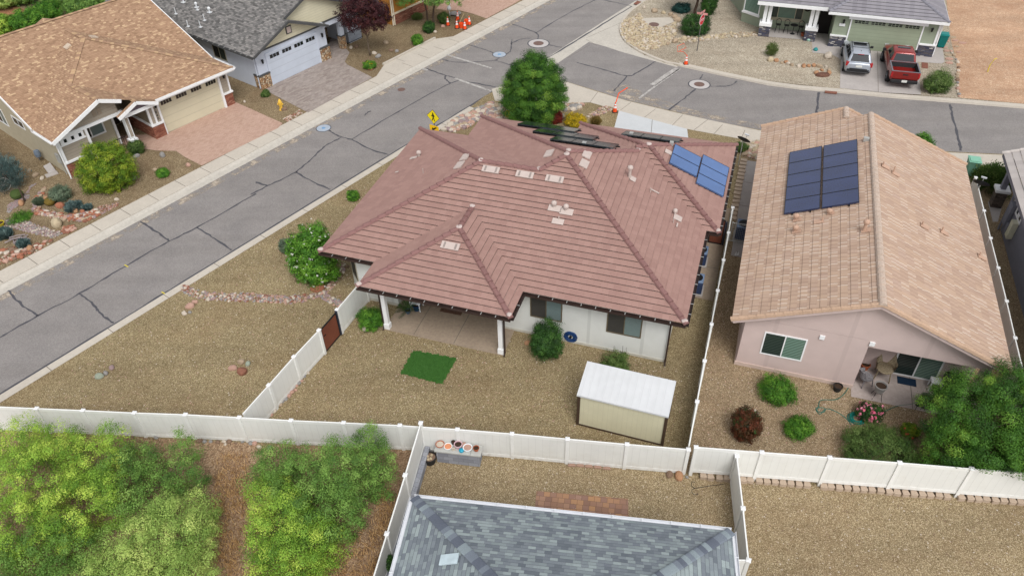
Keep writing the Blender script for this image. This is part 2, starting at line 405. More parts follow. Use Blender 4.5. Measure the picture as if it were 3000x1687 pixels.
# concrete apron of the side street
ap = pp(tl(1500, 0, SA, [(930, 10), (580, 235), (370, 370), (200, 480), (-60, 640), (-180, 720), (-120, 760), (390, 612), (330, 490), (580, 320), (700, 352), (830, 395), (1080, 465), (1250, 512)]), ZR)+[(q[0], q[1], 0) for q in pp(FOpx[1:10], ZR)][::-1]
sheet("side_street_apron", ap, ZR+.004, M_CONC5, FS, lines=[[P(*q, ZR) for q in tl(1500, 0, SA, l)] for l in ([(420, 440), (590, 340)], [(560, 290), (820, 175)], [(640, 345), (560, 300)])])
# kerb round the corner and along the far side of street 2
def kerbline(name, pts, w, h, mat, z0=ZR, side=1):
    b = MB(); n = len(pts)
    pts = [Vector((p[0], p[1], 0)) for p in pts]; prof = [(0, z0), (.03, h), (w, h+.004), (w, -.05)]; rows = []
    for i, p in enumerate(pts):
        d = (pts[min(i+1, n-1)]-pts[max(i-1, 0)]).normalized(); s = Vector((-d.y, d.x, 0))*side
        rows.append([(p.x+s.x*a, p.y+s.y*a, z) for a, z in prof])
    for i in range(n-1):
        for k in range(3): b.add([rows[i][k], rows[i+1][k], rows[i+1][k+1], rows[i][k+1]], [(0, 1, 2, 3) if side < 0 else (0, 1, 2, 3)])
    return struct(b.build(name, mat))
def dense(pts, n=6):                                 # Catmull-Rom
    pts = [Vector((p[0], p[1], 0)) for p in pts]; out = []
    for i in range(len(pts)-1):
        p0, p1, p2, p3 = pts[max(i-1, 0)], pts[i], pts[i+1], pts[min(i+2, len(pts)-1)]
        for k in range(n):
            t = k/n; out.append(.5*((2*p1)+(p2-p0)*t+(2*p0-5*p1+4*p2-p3)*t*t+(3*p1-p0-3*p2+p3)*t**3))
    return out+[pts[-1]]
farA = dense(FOw[1:11], 5)
kerbline("corner_kerb", farA, .22, .03, M_CONC)
farB = [Vector(q) for q in pp([(1985, 194), (2110, 222), (2250, 251), (2340, 263), (2467, 274), (2600, 287), (2777, 301), (3000, 319), (3300, 342)], ZR)]
kerbline("far_kerb", farB, .45, .02, M_CONC)
# street 2 near side walk
ne = [(1651, 238), (1700, 254), (1837, 296), (1965, 327), (2100, 357), (2225, 383), (2500, 417), (2773.5, 447), (2944, 455), (3300, 482)]
nb = [(3300, 508), (2863, 484), (2600, 462), (2222.7, 417.4), (2100, 395), (2013, 379), (1900, 350), (1812, 325), (1729, 301), (1659, 303), (1560, 305), (1450, 296), (1440, 262), (1520, 240)]
jn = [[P(*a), P(*c)] for a, c in zip(tl(1500, 0, SA, [(590, 775), (900, 775), (1000, 890), (1210, 950), (1375, 985), (1590, 945), (1760, 985)]), tl(1500, 0, SA, [(650, 695), (820, 835), (1085, 825), (1290, 870), (1480, 905), (1520, 1020), (1730, 1050)]))]
sheet("near_sidewalk", pp(ne, 0)+pp(nb, 0), .012, M_CONC, frame(-28), lines=jn)
M_DUST = NT("gutter_dust")
def _dust(t):
    a = t.ramp(t.noise(1.6, 6, rough=.75), [(.46, (0, 0, 0)), (.62, (1, 1, 1))]); t.l(a, t.b.inputs["Alpha"]); return t.done(t.ramp(t.noise(6, 4), [(.3, S(176, 160, 142)), (.7, S(198, 186, 170))]), .95)
M_DUST = _dust(M_DUST)
sheet("gutter_dust", [fsp(-20, 38.05), fsp(70, 38.05), fsp(70, 38.6), fsp(-20, 38.6)], ZR+.0035, M_DUST, FS)
sheet("gutter_dust", pp(tl(1500, 0, SA, [(700, 690), (880, 755), (1060, 800), (1250, 850), (1500, 900), (1870, 970), (1870, 940), (1500, 865), (1250, 800), (1000, 700), (850, 640)]), ZR), ZR+.0035, M_DUST, FS)
# crack sealer, worn paint
b = MB(); rg = random.Random(5)
def crack(pts, w=.09, wig=.06):
    w3 = [P(x, y, ZR) for x, y in pts]; d = dense(w3, 7)
    for q in d[1:-1]: q.x += rg.uniform(-wig, wig)*.6; q.y += rg.uniform(-wig, wig)*.6
    strip(b, d, w*.85, ZR+.007, .5, rg)
for l in ([(0, 1100), (285, 935), (600, 770), (950, 560), (1280, 372), (1500, 265), (1934, 15)], [(60, 745), (160, 850), (285, 935)], [(600, 770), (700, 850), (760, 920), (860, 990)], [(1060, 225), (1200, 315), (1280, 372)], [(1490, 270), (1600, 340), (1750, 440)]):
    crack(tl(0, 562, SA, l), .13 if l[0] == (600, 770) else .11)
for l in ([(-40, 1470), (90, 1405), (300, 1300), (430, 1190), (530, 1100), (645, 1040)], [(545, 985), (640, 1035), (720, 1055), (870, 1130), (1000, 1170)], [(720, 1055), (1070, 850), (1470, 630), (1620, 625), (1810, 660)], [(1470, 630), (1430, 595), (1440, 575), (1500, 590)], [(1435, 575), (1290, 520)], [(0, 1375), (80, 1402)], [(300, 1300), (450, 1385), (560, 1432)], [(820, 875), (845, 850), (865, 843)]):
    crack(tl(750, 0, SA, l), .12)
for l in ([(1300, 635), (1500, 690), (1690, 765)], [(1840, 775), (1910, 720), (1930, 560)], [(950, 840), (1100, 880), (1400, 885), (1690, 855), (1760, 810)], [(1690, 855), (1930, 930)]): crack(tl(1100, 0, SF, l), .1)
for l in ([(0, 185), (180, 250), (195, 300)], [(180, 250), (430, 100), (630, 0), (800, -110)], [(270, 340), (375, 360)], [(-10, 335), (60, 300), (140, 290)], [(490, 475), (700, 530), (870, 575), (960, 540), (1085, 465)], [(870, 575), (770, 690)], [(1440, 565), (1415, 610)], [(1390, 670), (1320, 730), (1185, 835)], [(1500, 655), (1640, 650), (1700, 615)], [(680, 0), (820, 30), (900, 50)]): crack(tl(1500, 0, SA, l), .12)
for l in ([(385, 700), (375, 780), (365, 855)], [(1375, 790), (1400, 900), (1440, 1050), (1455, 1140)]): crack(tl(2250, 0, SA, l), .17)
struct(b.build("crack_seal", M_TAR))
b = MB()
for l, w in (([(1250, 518), (1160, 577), (1060, 645)], .42), ([(1270, 522), (1100, 640), (960, 745)], .16)): strip(b, [P(*q, ZR) for q in tl(1500, 0, SA, l)], w, ZR+.011)
for l in ([(1010, 780), (1640, 970)], [(1130, 1115), (1640, 1295)], [(660, 975), (740, 1000)]): strip(b, [P(*q, ZR) for q in tl(1100, 0, SF, l)], .22, ZR+.011)
struct(b.build("worn_road_paint", M_WHITEP))
b = MB()
for q, r_ in (((955, 560), tl), ((1235, 765), tl)):
    x, y = q; strip(b, [P(*w, ZR) for w in tl(0, 562, SA, [(x-14, y-8), (x+14, y+8)])], .06, ZR+.013)
struct(b.build("yellow_survey_marks", M_YEL))
# driveways and other paving
M_BRICK = m_cells("drive_brick_pavers", [S(182, 150, 132), S(200, 168, 150), S(208, 178, 160), S(192, 158, 142)], .22, .11, .5, .07, S(168, 132, 112), .25, .9, big=.35)
M_STAMP = m_cells("grey_paver", [S(146, 132, 124), S(170, 158, 150), S(186, 175, 166), S(158, 146, 140)], .34, .17, .5, .06, S(130, 116, 108), .25, .9, big=.4)
M_PAVER = m_cells("patio_paver", [S(142, 110, 96), S(164, 126, 102), S(152, 120, 108), S(190, 146, 106), S(170, 136, 118)], .24, .21, .5, .05, S(112, 84, 66), .3, .9, big=.15, jit=.5)
def drive(name, px, mat, M, z=.014, lines=()): return sheet(name, pp(px), z, mat, M, lines=[pp(l) for l in lines])
drive("brick_driveway", [(400, 444)]+tl(0, 0, SA, [(1090, 1125), (1180, 1140), (1330, 1142), (1400, 1190), (1525, 1253)])+[(815, 376), (828, 362), (690, 300), (640, 322), (457, 407), (430, 395), (330, 400)], M_BRICK, FT)
drive("stamped_driveway", [(773, 263)]+[(903, 331), (1091, 228)]+tl(740, 0, SF, [(1430, 965), (1340, 920), (1305, 880), (1345, 800), (1372, 750), (1330, 700), (1240, 670), (1200, 520), (1100, 560), (1060, 700), (1000, 860), (290, 1190)]), M_STAMP, FB)
drive("pink_driveway", tl(1100, 0, SF, [(860, 130), (1000, 150), (1180, 150), (1380, 200), (1570, 268), (1960, 60), (2400, -200), (1300, -300)]), M_BRICK, FS)
drive("white_driveway", [(1813, 325.5), (1795, 392), (1830, 420), (2015, 430), (2016, 403), (2013, 379)], M_CONC2, FA, .016, [[(1911, 352), (1905, 420)]])
g3 = lambda l: tl(2430, 0, SF, l)
drive("green_house_driveway", g3([(148, 1252), (160, 850), (130, 825), (40, 780), (-20, 770)])+[(2380, 155), (2379, 120), (2395, 100), (2440, 100), (2480, 120), (2690, 145)]+g3([(1560, 660), (1600, 690), (1628, 880), (1590, 905), (1240, 880), (1295, 1345), (700, 1310)]), M_CONC4, FA, .014, [[P0 for P0 in l] for l in (g3([(678, 720), (690, 1310)]), g3([(150, 1265), (690, 1300)]), g3([(160, 690), (165, 850)]))])
drive("porch_slab", [(2219, 106), (2350, 117), (2420, 118), (2430, 90), (2225, 75)], M_CONC4, FA, .018)
def afr(pts): return [FA @ Vector((x, y, 0)) for x, y in pts]
sheet("covered_patio", afr([(-14.25, 22.9), (-8.32, 22.9), (-8.32, 24.75), (-8.32, 27.6), (-14.25, 27.6)]), .03, M_CONC3, FA, lines=[afr([(-12.76, 22.92), (-12.76, 27.5)]), afr([(-10.75, 22.92), (-10.75, 27.5)])], lw=.03)
b = MB(FA); b.box(-14.25, -8.32, 22.86, 22.9, -.02, .032); struct(b.build("patio_edge", M_CONC3))
sheet("side_walk_slab", afr([(-1.25, 29.34), (.3, 29.34), (.3, 37.5), (-1.25, 37.5)]), .02, M_CONC3, FA, lines=[afr([(-1.2, 31.9), (.3, 31.9)])])
sheet("neighbour_walk_slab", afr([(.78, 33.2), (1.6, 33.2), (1.6, 43.0), (.72, 43.0)]), .02, M_CONC4, FA, lines=[afr([(.75, y), (1.6, y)]) for y in (35.5, 38, 40.5)])
sheet("neighbour_yard", afr([(.5, 18.95), (11.6, 21.25), (30, 25), (30, 44), (.5, 45.5)]), .006, M_G2, FA)
sheet("lower_yard", [FA @ Vector(q) for q in ((-9.55, 17.05, 0), (.4, 18.8, 0), (11, 21, 0), (40, 26, 0), (40, -20, 0), (-7, -20, 0), (-7.6, 5, 0))], .006, m_gravel("tan_gravel", [S(86, 71, 50), S(122, 105, 79), S(143, 126, 97), S(165, 148, 119), S(204, 190, 160)], 17, S(146, 114, 86), .3), FA)
sheet("wash_ground", [FA @ Vector(q) for q in ((-40, 9.4, 0), (-25, 13.1, 0), (-9.75, 16.85, 0), (-8.9, 12, 0), (-7.9, 6, 0), (-6, -20, 0), (-60, -20, 0))], .008, M_WASH, FA)
sheet("pink_house_patio", afr([(6.62, 24.86), (11.6, 24.9), (11.6, 26.85), (6.62, 26.85)]), .03, m_conc("pale_patio_concrete", S(196, 182, 174), S(172, 158, 152), .4), FA, lines=[afr([(9.05, 24.9), (9.05, 26.8)])])
drive("paver_patio", [(1572, 1438), (1840, 1461), (1842, 1530), (1566, 1500)], M_PAVER, FG, .02)
sheet("dirt_lot", pp([(2813, 287), (2803, 215), (2802, 180), (2786, 120), (2782, 85), (2768, -40)])+[P(2768, -40)+Vector((6, 60, 0)), (140, 90, 0), (140, 32, 0)]+pp([(3300, 330), (3000, 305)]), .008, M_DIRT)
sheet("hillside", [fsp(-30, 60), fsp(28, 60), fsp(28, 120), fsp(-30, 120)], .008, m_gravel("red_hillside", [S(112, 76, 54), S(146, 104, 76), S(166, 122, 92), S(186, 146, 114)], 8, S(120, 84, 58), .5), FS)
sheet("drain_pad", pp(tl(1500, 0, SA, [(970, 140), (1190, 135), (1235, 165), (1130, 205), (1050, 212), (1010, 195)])), .02, M_CONC)
sheet("porch_walk", pp(tl(2780, 420, .20696, [(550, 830), (620, 1115), (690, 1115), (760, 870), (700, 850)])), .02, M_CONC4)
# ---------------------------------------------------------------- roofs: union of hip / gable blocks
def clip(poly, L):
    A, B, C = L; out = []; n = len(poly)
    for i in range(n):
        p, q = poly[i], poly[(i+1) % n]; a = A*p[0]+B*p[1]+C; c = A*q[0]+B*q[1]+C
        if a >= 0: out.append(p)
        if (a >= 0) != (c >= 0):
            t = a/(a-c); out.append((p[0]+t*(q[0]-p[0]), p[1]+t*(q[1]-p[1])))
    return out
def area(p): return abs(sum(p[i][0]*p[(i+1) % len(p)][1]-p[(i+1) % len(p)][0]*p[i][1] for i in range(len(p))))/2 if len(p) > 2 else 0
def sub(a, b): return (a[0]-b[0], a[1]-b[1], a[2]-b[2])
class Roof:
    def __init__(s, ze, sl, rects):
        s.ze, s.sl, s.r = ze, sl, []
        for x0, x1, y0, y1, sides, *zz in rects:
            z = zz[0] if zz else ze; k = zz[1] if len(zz) > 1 else sl
            pl = {'L': (k, 0, z-k*x0), 'R': (-k, 0, z+k*x1), 'F': (0, k, z-k*y0), 'B': (0, -k, z+k*y1)}
            s.r.append(((x0, x1, y0, y1), {q: pl[q] for q in sides}, z, k))
    def H(s, x, y):
        best = -1
        for (x0, x1, y0, y1), pl, z, k in s.r:
            if x0-.15 <= x <= x1+.15 and y0-.15 <= y <= y1+.15: best = max(best, min(a*x+b*y+c for a, b, c in pl.values()))
        return best
    def faces(s):
        out = []
        for i, ((x0, x1, y0, y1), pl, z, k) in enumerate(s.r):
            for S_, L in pl.items():
                poly = [(x0, y0), (x1, y0), (x1, y1), (x0, y1)]
                for T_, L2 in pl.items():
                    if T_ != S_: poly = clip(poly, sub(L2, L))
                pcs = [poly]
                for j, ((u0, u1, v0, v1), pl2, z2, k2) in enumerate(s.r):
                    if j == i: continue
                    e = 1e-5 if j < i else -1e-5
                    cond = [(1, 0, -u0+e), (-1, 0, u1+e), (0, 1, -v0+e), (0, -1, v1+e)]+[(a-L[0], b-L[1], c-L[2]+e) for a, b, c in pl2.values()]
                    nxt = []
                    for p in pcs:
                        rem = p
                        for c in cond:
                            o = clip(rem, (-c[0], -c[1], -c[2]))
                            if area(o) > 1e-4: nxt.append(o)
                            rem = clip(rem, c)
                            if area(rem) < 1e-5: break
                    pcs = nxt
                d0 = {'L': (1, 0, -x0), 'R': (-1, 0, x1), 'F': (0, 1, -y0), 'B': (0, -1, y1)}[S_]
                for p in pcs:
                    if area(p) > 1e-3: out.append((p, L, d0, S_, k))
        return out
    def mesh(s, mb, course=0, lift=.035, tile=0, jit=0.0, seed=1, nose=.09):
        rg = random.Random(seed)
        for p, L, d0, S_, k in s.faces():
            zf = lambda q: L[0]*q[0]+L[1]*q[1]+L[2]
            if not course: mb.poly([(q[0], q[1], zf(q)) for q in p]); s._ccw(mb); continue
            pc = course/math.sqrt(1+k*k)
            along = (0, 1) if S_ in 'LR' else (1, 0)
            vs = [d0[0]*q[0]+d0[1]*q[1]+d0[2] for q in p]; us = [along[0]*q[0]+along[1]*q[1] for q in p]
            if tile:
                cols = [(c*tile, (c+1)*tile) for c in range(int(min(us)//tile), int(max(us)//tile)+1)]
            else: cols = [None]
            for cc in cols:
                pcol = p; off = 0
                if cc:
                    pcol = clip(clip(p, (along[0], along[1], -cc[0])), (-along[0], -along[1], cc[1]))
                    off = pc*rg.uniform(-.5, .5) if jit else 0
                if area(pcol) < 1e-4: continue
                v2 = [d0[0]*q[0]+d0[1]*q[1]+d0[2] for q in pcol]
                for n in range(int((min(v2)-off)//pc)-1, int((max(v2)-off)//pc)+1):
                    lo = n*pc+off; hi = lo+pc
                    if tile and lo < 0: lo = max(lo, 0)
                    if hi <= 0: continue
                    q = clip(clip(pcol, (d0[0], d0[1], d0[2]-lo)), (-d0[0], -d0[1], hi-d0[2]))
                    if area(q) < 1e-4: continue
                    lf = lift*(1+(rg.uniform(-jit, jit)))
                    def zz(a):
                        v = d0[0]*a[0]+d0[1]*a[1]+d0[2]; return zf(a)+lf*(1-(v-n*pc-off)/pc)
                    pts = [(a[0], a[1], zz(a)) for a in q]; mb.poly(pts); s._ccw(mb)
                    for i in range(len(q)):
                        a, c = q[i], q[(i+1) % len(q)]
                        if abs(d0[0]*a[0]+d0[1]*a[1]+d0[2]-lo) < 1e-4 and abs(d0[0]*c[0]+d0[1]*c[1]+d0[2]-lo) < 1e-4:
                            A_, C_ = pts[i], pts[(i+1) % len(q)]
                            n_ = (d0[0]*nose, d0[1]*nose); A2, C2 = (A_[0], A_[1], A_[2]-.014), (C_[0], C_[1], C_[2]-.014)
                            mb.poly([A_, C_, C2, A2])
                            a3, c3 = (a[0]+n_[0], a[1]+n_[1]), (c[0]+n_[0], c[1]+n_[1])
                            mb.poly([A2, C2, (c3[0], c3[1], zf(c3)-.01), (a3[0], a3[1], zf(a3)-.01)])
                        elif tile and jit and cc and abs(along[0]*(a[0]-c[0])+along[1]*(a[1]-c[1])) < 1e-5:
                            A_, C_ = pts[i], pts[(i+1) % len(q)]
                            mb.poly([A_, C_, (C_[0], C_[1], zf(c)-.005), (A_[0], A_[1], zf(a)-.005)])
    def _ccw(s, mb):
        f = mb.f[-1]; p = [mb.v[i] for i in f]
        if sum(p[i][0]*p[(i+1) % len(p)][1]-p[(i+1) % len(p)][0]*p[i][1] for i in range(len(p))) < 0: mb.f[-1] = f[::-1]
    def hit(s, F, px, py, up=0.0):                    # where the sight line of a survey point meets this roof
        d = ray(px, py); Fi = F.inverted(); prev = None
        for i in range(900):
            z = 8.5-i*.01; w = CAMP+d*((z-CH)/d.z); q = Fi @ w; h = s.H(q.x, q.y)
            if h > 0 and q.z <= h+up: return Vector((q.x, q.y, h+up))
        return Vector((q.x, q.y, 3))
    def nrm(s, x, y):
        e = .02; h = s.H(x, y); return Vector((-(s.H(x+e, y)-s.H(x-e, y))/(2*e), -(s.H(x, y+e)-s.H(x, y-e))/(2*e), 1)).normalized()
def caps(mb, a, c, seg=.42, w=.27, h=.12, lift=.035, z=.0):     # overlapping ridge/hip cap tiles from a (low) to c (high)
    a, c = Vector(a), Vector(c); L = (c-a).length; n = max(1, int(round(L/seg))); d = (c-a)/L
    s = d.cross(Vector((0, 0, 1))).normalized(); u = s.cross(d)
    prof = [(-.5, -.35), (-.36, .35), (-.13, .62), (.13, .62), (.36, .35), (.5, -.35)]
    for i in range(n):
        p = a+d*(L*i/n-.04); q = a+d*(L*(i+1)/n)
        r0 = [p+s*x*w+u*(y*h+lift+z) for x, y in prof]; r1 = [q+s*x*w*.92+u*(y*h+z) for x, y in prof]
        k = len(prof); mb.add(r0+r1, [(j, j+1, k+j+1, k+j) for j in range(k-1)]+[tuple(range(k))[::-1], tuple(range(k, 2*k))])
def edgeboard(mb, roof, pts, h=.2, t=.04, z=-.02, zz=None):
    for p, q in zip(pts[:-1], pts[1:]):
        a = (p[0], p[1], (zz if zz is not None else roof.H(*p))+z); c = (q[0], q[1], (zz if zz is not None else roof.H(*q))+z)
        mb.bar(a, c, t, h, dz=-h/2)
def gutter(mb, pts, z, w=.12, h=.11, t=.012, hang=.62, cur=(0, 1), out=1):
    """open trough hung along the eave polyline (outside is on the right hand side when out=1)"""
    for p, q in zip(pts[:-1], pts[1:]):
        p, q = Vector((p[0], p[1], z)), Vector((q[0], q[1], z)); d = (q-p).normalized(); s = Vector((d.y, -d.x, 0))*out
        mb.cur = cur[0]
        for o, zz, ww, hh in ((w, -h/2, t, h), (w/2, -h, w, t), (0.006, -h/2, t, h)):
            mb.bar(p+s*o+Vector((0, 0, zz))-d*.01, q+s*o+Vector((0, 0, zz))+d*.01, ww, hh)
        if hang:
            mb.cur = cur[1]; L = (q-p).length; n = int(L/hang)
            for i in range(1, n):
                c = p+d*(L*i/n); mb.bar(c+s*(-.01)+Vector((0, 0, .004)), c+s*(w+.012)+Vector((0, 0, .004)), .03, .012)
        mb.cur = 0
M_TRIM = m_plain("white_trim_paint", S(240, 240, 240, .85), .5, var=.03)
M_STUCCO_W = m_plain("white_stucco", S(228, 228, 222, .8), .85, var=.05, scale=1.5, bump=.25)
M_BRONZE = m_plain("bronze_gutter_metal", S(62, 48, 44), .45, .0, var=.2)
M_GALV = m_plain("galvanised_metal", S(190, 190, 186), .4, .3)
M_FRAME_T = m_plain("tan_window_frame", S(180, 172, 150), .5)
M_FRAME_B = m_plain("brown_window_frame", S(110, 98, 78), .5)
M_GLASS = m_glass("dark_glass", (.012, .014, .016, 1), .08)
M_SCREEN = m_plain("dark_insect_screen", S(70, 68, 64), .6, var=.05)
M_BLIND = m_blinds("pale_blinds_behind_glass", S(96, 112, 112), S(140, 156, 154), .05)
M_BLINDG = m_blinds("green_tinted_shutters", S(70, 92, 82), S(132, 160, 144), .09)
M_BLINDD = m_blinds("dim_shutters", S(36, 44, 42), S(66, 78, 72), .09)
M_BLACK = m_plain("black_metal", S(38, 38, 40), .45, .3)
M_SOLAR = NT("blue_solar_cells")
def _sol(t, c0, c1, r):
    o = t.sep(t.tc("UV")); f = t.math('FRACT', t.math('DIVIDE', o[0], .156)); g = t.math('FRACT', t.math('DIVIDE', o[1], .156))
    e = t.math('MAXIMUM', t.math('LESS_THAN', f, .04), t.math('LESS_THAN', g, .04))
    return t.done(t.mix(e, t.mix(t.ramp(t.noise(.8, 2), [(.3, (0, 0, 0)), (.7, (1, 1, 1))]), c0, scale_c(c0, 1.3)), c1), r, 0, .9)
M_SOLAR = _sol(M_SOLAR, S(80, 112, 164, .72), S(84, 116, 168, .72), .16)
M_SOLARD = _sol(NT("navy_solar_cells"), S(44, 58, 102, .6), S(50, 66, 110, .6), .16)
M_SOLARK = _sol(NT("black_solar_cells"), S(34, 48, 54, .5), S(38, 52, 58, .5), .14)
M_PANF = m_plain("panel_frame", S(176, 180, 186), .35, .5)

# window flush on a wall.  o = outward normal axis in frame: wall along x ('x': normal -y) or along y ('y': normal +-x)
def window(parent, M, p, q, z0, z1, mats, frame=M_TRIM, fw=.06, proud=.03, mull=(.5,), sill=None, out=None, name="window", hbar=()):
    """p->q: bottom ends (x, y) in frame M; outward normal is on the right hand side of p->q"""
    p, q = Vector((p[0], p[1], 0)), Vector((q[0], q[1], 0)); d = (q-p).normalized(); L = (q-p).length; n = Vector((d.y, -d.x, 0))
    f = MB(M); at = lambda u, z, o=0: p+d*u+n*o+Vector((0, 0, z))
    f.bar(at(-fw/2, z0-fw), at(-fw/2, z1+fw), fw, proud*2, up=n); f.bar(at(L+fw/2, z0-fw), at(L+fw/2, z1+fw), fw, proud*2, up=n)
    f.bar(at(-fw+fw, z0-fw/2), at(L, z0-fw/2), proud*2, fw); f.bar(at(0, z1+fw/2), at(L, z1+fw/2), proud*2, fw)
    for m in mull: f.bar(at(L*m, z0), at(L*m, z1), fw*.8, proud*2-.004, up=n)
    for m in hbar: f.bar(at(0, z0+(z1-z0)*m), at(L, z0+(z1-z0)*m), proud*2-.006, fw*.6)
    if sill: f.bar(at(-fw-.08, z0-fw-sill/2, .03), at(L+fw+.08, z0-fw-sill/2, .03), proud*2+.08, sill)
    w = f.build(name, frame, parent)
    us = [0]+[L*m for m in mull]+[L]
    for i in range(len(us)-1):
        g = MB(M); g.add([at(us[i], z0, .012), at(us[i+1], z0, .012), at(us[i+1], z1, .012), at(us[i], z1, .012)], [(0, 1, 2, 3)])
        g.build("pane", mats[i % len(mats)], w)
    return w
def wallbox(mb, poly, z0, z1): mb.prism(poly, z0, z1)
def panel(parent, M, quad, th, mat, frame_mat, rows=1, cols=1, name="solar_panel", gap=.012, group=None):
    """quad: lower-left, lower-right, upper-right, upper-left (frame coords) -> rows x cols panels with frame sub-parts"""
    a, b_, c, d = [Vector(q) for q in quad]; n = (b_-a).cross(d-a).normalized()
    if n.z < 0: n = -n
    def pt(u, v): return (a*(1-u)+b_*u)*(1-v)+(d*(1-u)+c*u)*v
    for i in range(rows):
        for j in range(cols):
            u0, u1, v0, v1 = j/cols, (j+1)/cols, i/rows, (i+1)/rows
            e = gap/2/((b_-a).length); g = gap/2/((d-a).length)
            q = [pt(u0+e, v0+g), pt(u1-e, v0+g), pt(u1-e, v1-g), pt(u0+e, v1-g)]
            m = MB(M); m.add([x+n*.001 for x in q]+[x-n*th for x in q], [(0, 1, 2, 3), (7, 6, 5, 4), (0, 4, 5, 1), (1, 5, 6, 2), (2, 6, 7, 3), (3, 7, 4, 0)])
            o = m.build(name, mat, parent)
            f = MB(M)
            for k in range(4):
                p, r = q[k], q[(k+1) % 4]; inn = (pt((u0+u1)/2, (v0+v1)/2)-(p+r)/2).normalized()
                f.bar(p+inn*.012+n*.0, r+inn*.012+n*.0, .024, .012, up=n)
            f.build("frame", frame_mat, o)
def on_roof(roof, F, c, w, l, th, rz=None, up=.02):       # oriented slab lying on the roof, for vents and flashings
    n = roof.nrm(c.x, c.y); g = Vector((n.x, n.y, 0))
    y = (-(g-n*g.dot(n))).normalized(); x = y.cross(n)
    return c+n*up, x, y, n
def pad(mb, roof, F, px, py, w, l, th=.03, up=.045):
    c = roof.hit(F, px, py); c, x, y, n = on_roof(roof, F, c, w, l, th, up=up)
    mb.cbox(c, w, l, th, M=Matrix((x, y, n)).transposed()); return c, x, y, n
def pipe(mb, roof, F, px, py, h, r, cap=None, T=False):
    c = roof.hit(F, px, py); mb.tube([c-Vector((0, 0, .1)), c+Vector((0, 0, h))], r, 10)
    if cap: mb.lathe([(r*1.7, h-.1), (r*1.9, h-.02), (r*1.6, h+.04), (.01, h+.1)], 12, c)
    if T: mb.tube([c+Vector((-.16, 0, h)), c+Vector((.16, 0, h))], r*1.3, 8)
    return c
# ================================================================ the house in the middle (rose tile roof)
M_TILE = m_cells("rose_concrete_tile", [S(176, 128, 120), S(184, 136, 128), S(190, 143, 134), S(182, 133, 126)], .30, 1.0, .37, .0, None, .1, .75, big=.35, fine=.15)
def _tilejoint():
    t = NT("rose_concrete_tile"); o = t.sep(t.tc("UV"))
    row = t.math('FLOOR', t.math('DIVIDE', o[1], .312)); u = t.math('ADD', t.math('DIVIDE', o[0], .30), t.math('MULTIPLY', row, .5))
    cell = t.white(t.comb(t.math('FLOOR', u), row, .2)); f = t.math('FRACT', u)
    c = t.ramp(cell, [(0, S(158, 124, 115)), (.5, S(166, 132, 122)), (1, S(174, 139, 129))])
    c = t.mix(.35, c, t.ramp(t.noise(.45, 5, rough=.7), [(.3, S(158, 124, 116)), (.7, S(174, 138, 128))]))
    c = t.mix(.25, c, t.mix(1.0, c, t.ramp(t.noise(50, 3), [(.3, (.6, .6, .6)), (.7, (1.3, 1.3, 1.3))]), 'MULTIPLY'))
    g = t.math('LESS_THAN', f, .035)
    c = t.mix(t.math('MULTIPLY', g, .38), c, S(120, 80, 76))
    t.bump(t.math('SUBTRACT', t.math('MULTIPLY', cell, .25), g), .3, .012)
    return t.done(c, .78, 0, .2)
M_TILE = _tilejoint()
M_CAPT = m_plain("rose_ridge_tile", S(140, 104, 100), .78, var=.16, scale=2.2, fine=30)
M_MORTAR = m_plain("pale_mortar", S(196, 180, 174), .85, var=.1)
M_VENT = m_plain("pale_pink_vent_metal", S(200, 184, 176), .55, var=.06)
M_LOUV = m_plain("grey_louvre", S(150, 138, 132), .6)
MH = thing("house", "white stucco house with rose red hipped tile roof and covered patio", "house", FA @ Vector((-8, 30, 0)), R(-18.8618))
rf = Roof(3.0, .397, [(-14.78, -.62, 24.05, 38.54, "LRFB"), (-17.75, -7.7, 24.05, 36.15, "LFB"), (-8.93, -.03, 30.80, 39.35, "LRFB"), (-14.9, -7.71, 22.3, 31, "LRF")])
MR = rf
b = MB(FA); rf.mesh(b, .312, .046, nose=.075); roof_o = b.build("roof", M_TILE, MH)
b = MB(FA); b.poly([(-17.6, 24.2, 2.93), (-17.6, 36.0, 2.93), (-14.65, 36.0, 2.93), (-14.65, 38.4, 2.93), (-8.9, 38.4, 2.93), (-8.9, 39.2, 2.93), (-.1, 39.2, 2.93), (-.1, 30.9, 2.93), (-.7, 30.9, 2.93), (-.7, 24.2, 2.93)]); b.poly([(-14.8, 22.4, 2.925), (-14.8, 27.5, 2.925), (-7.8, 27.5, 2.925), (-7.8, 22.4, 2.925)])
b.build("soffit", M_STUCCO_W, MH)
h3 = lambda x, y: Vector((x, y, rf.H(x, y)+.015))
for l, hgh in (((-17.75, 24.05), (-11.7, 30.1)), ((-17.75, 36.15), (-11.7, 30.1)), ((-11.7, 30.1), (-8.73, 30.1)), ((-8.73, 30.1), (-7.7, 31.13)), ((-.62, 24.05), (-7.7, 31.13)), ((-7.7, 31.13), (-7.7, 31.46)), ((-14.78, 38.54), (-7.7, 31.46)), ((-4.78, 34.38), (-7.7, 31.46)),
               ((-.03, 30.8), (-4.31, 35.075)), ((-.03, 39.35), (-4.31, 35.075)), ((-8.93, 39.35), (-4.655, 35.075)), ((-4.9, 34.85), (-4.31, 35.075)), ((-14.9, 22.3), (-11.305, 25.895)), ((-7.71, 22.3), (-11.305, 25.895)), ((-11.305, 25.895), (-11.305, 27.62))):
    b = MB(FA); caps(b, h3(*l), h3(*hgh), .4, .27, .11, .065); b.build("ridge_cap", M_CAPT, MH)
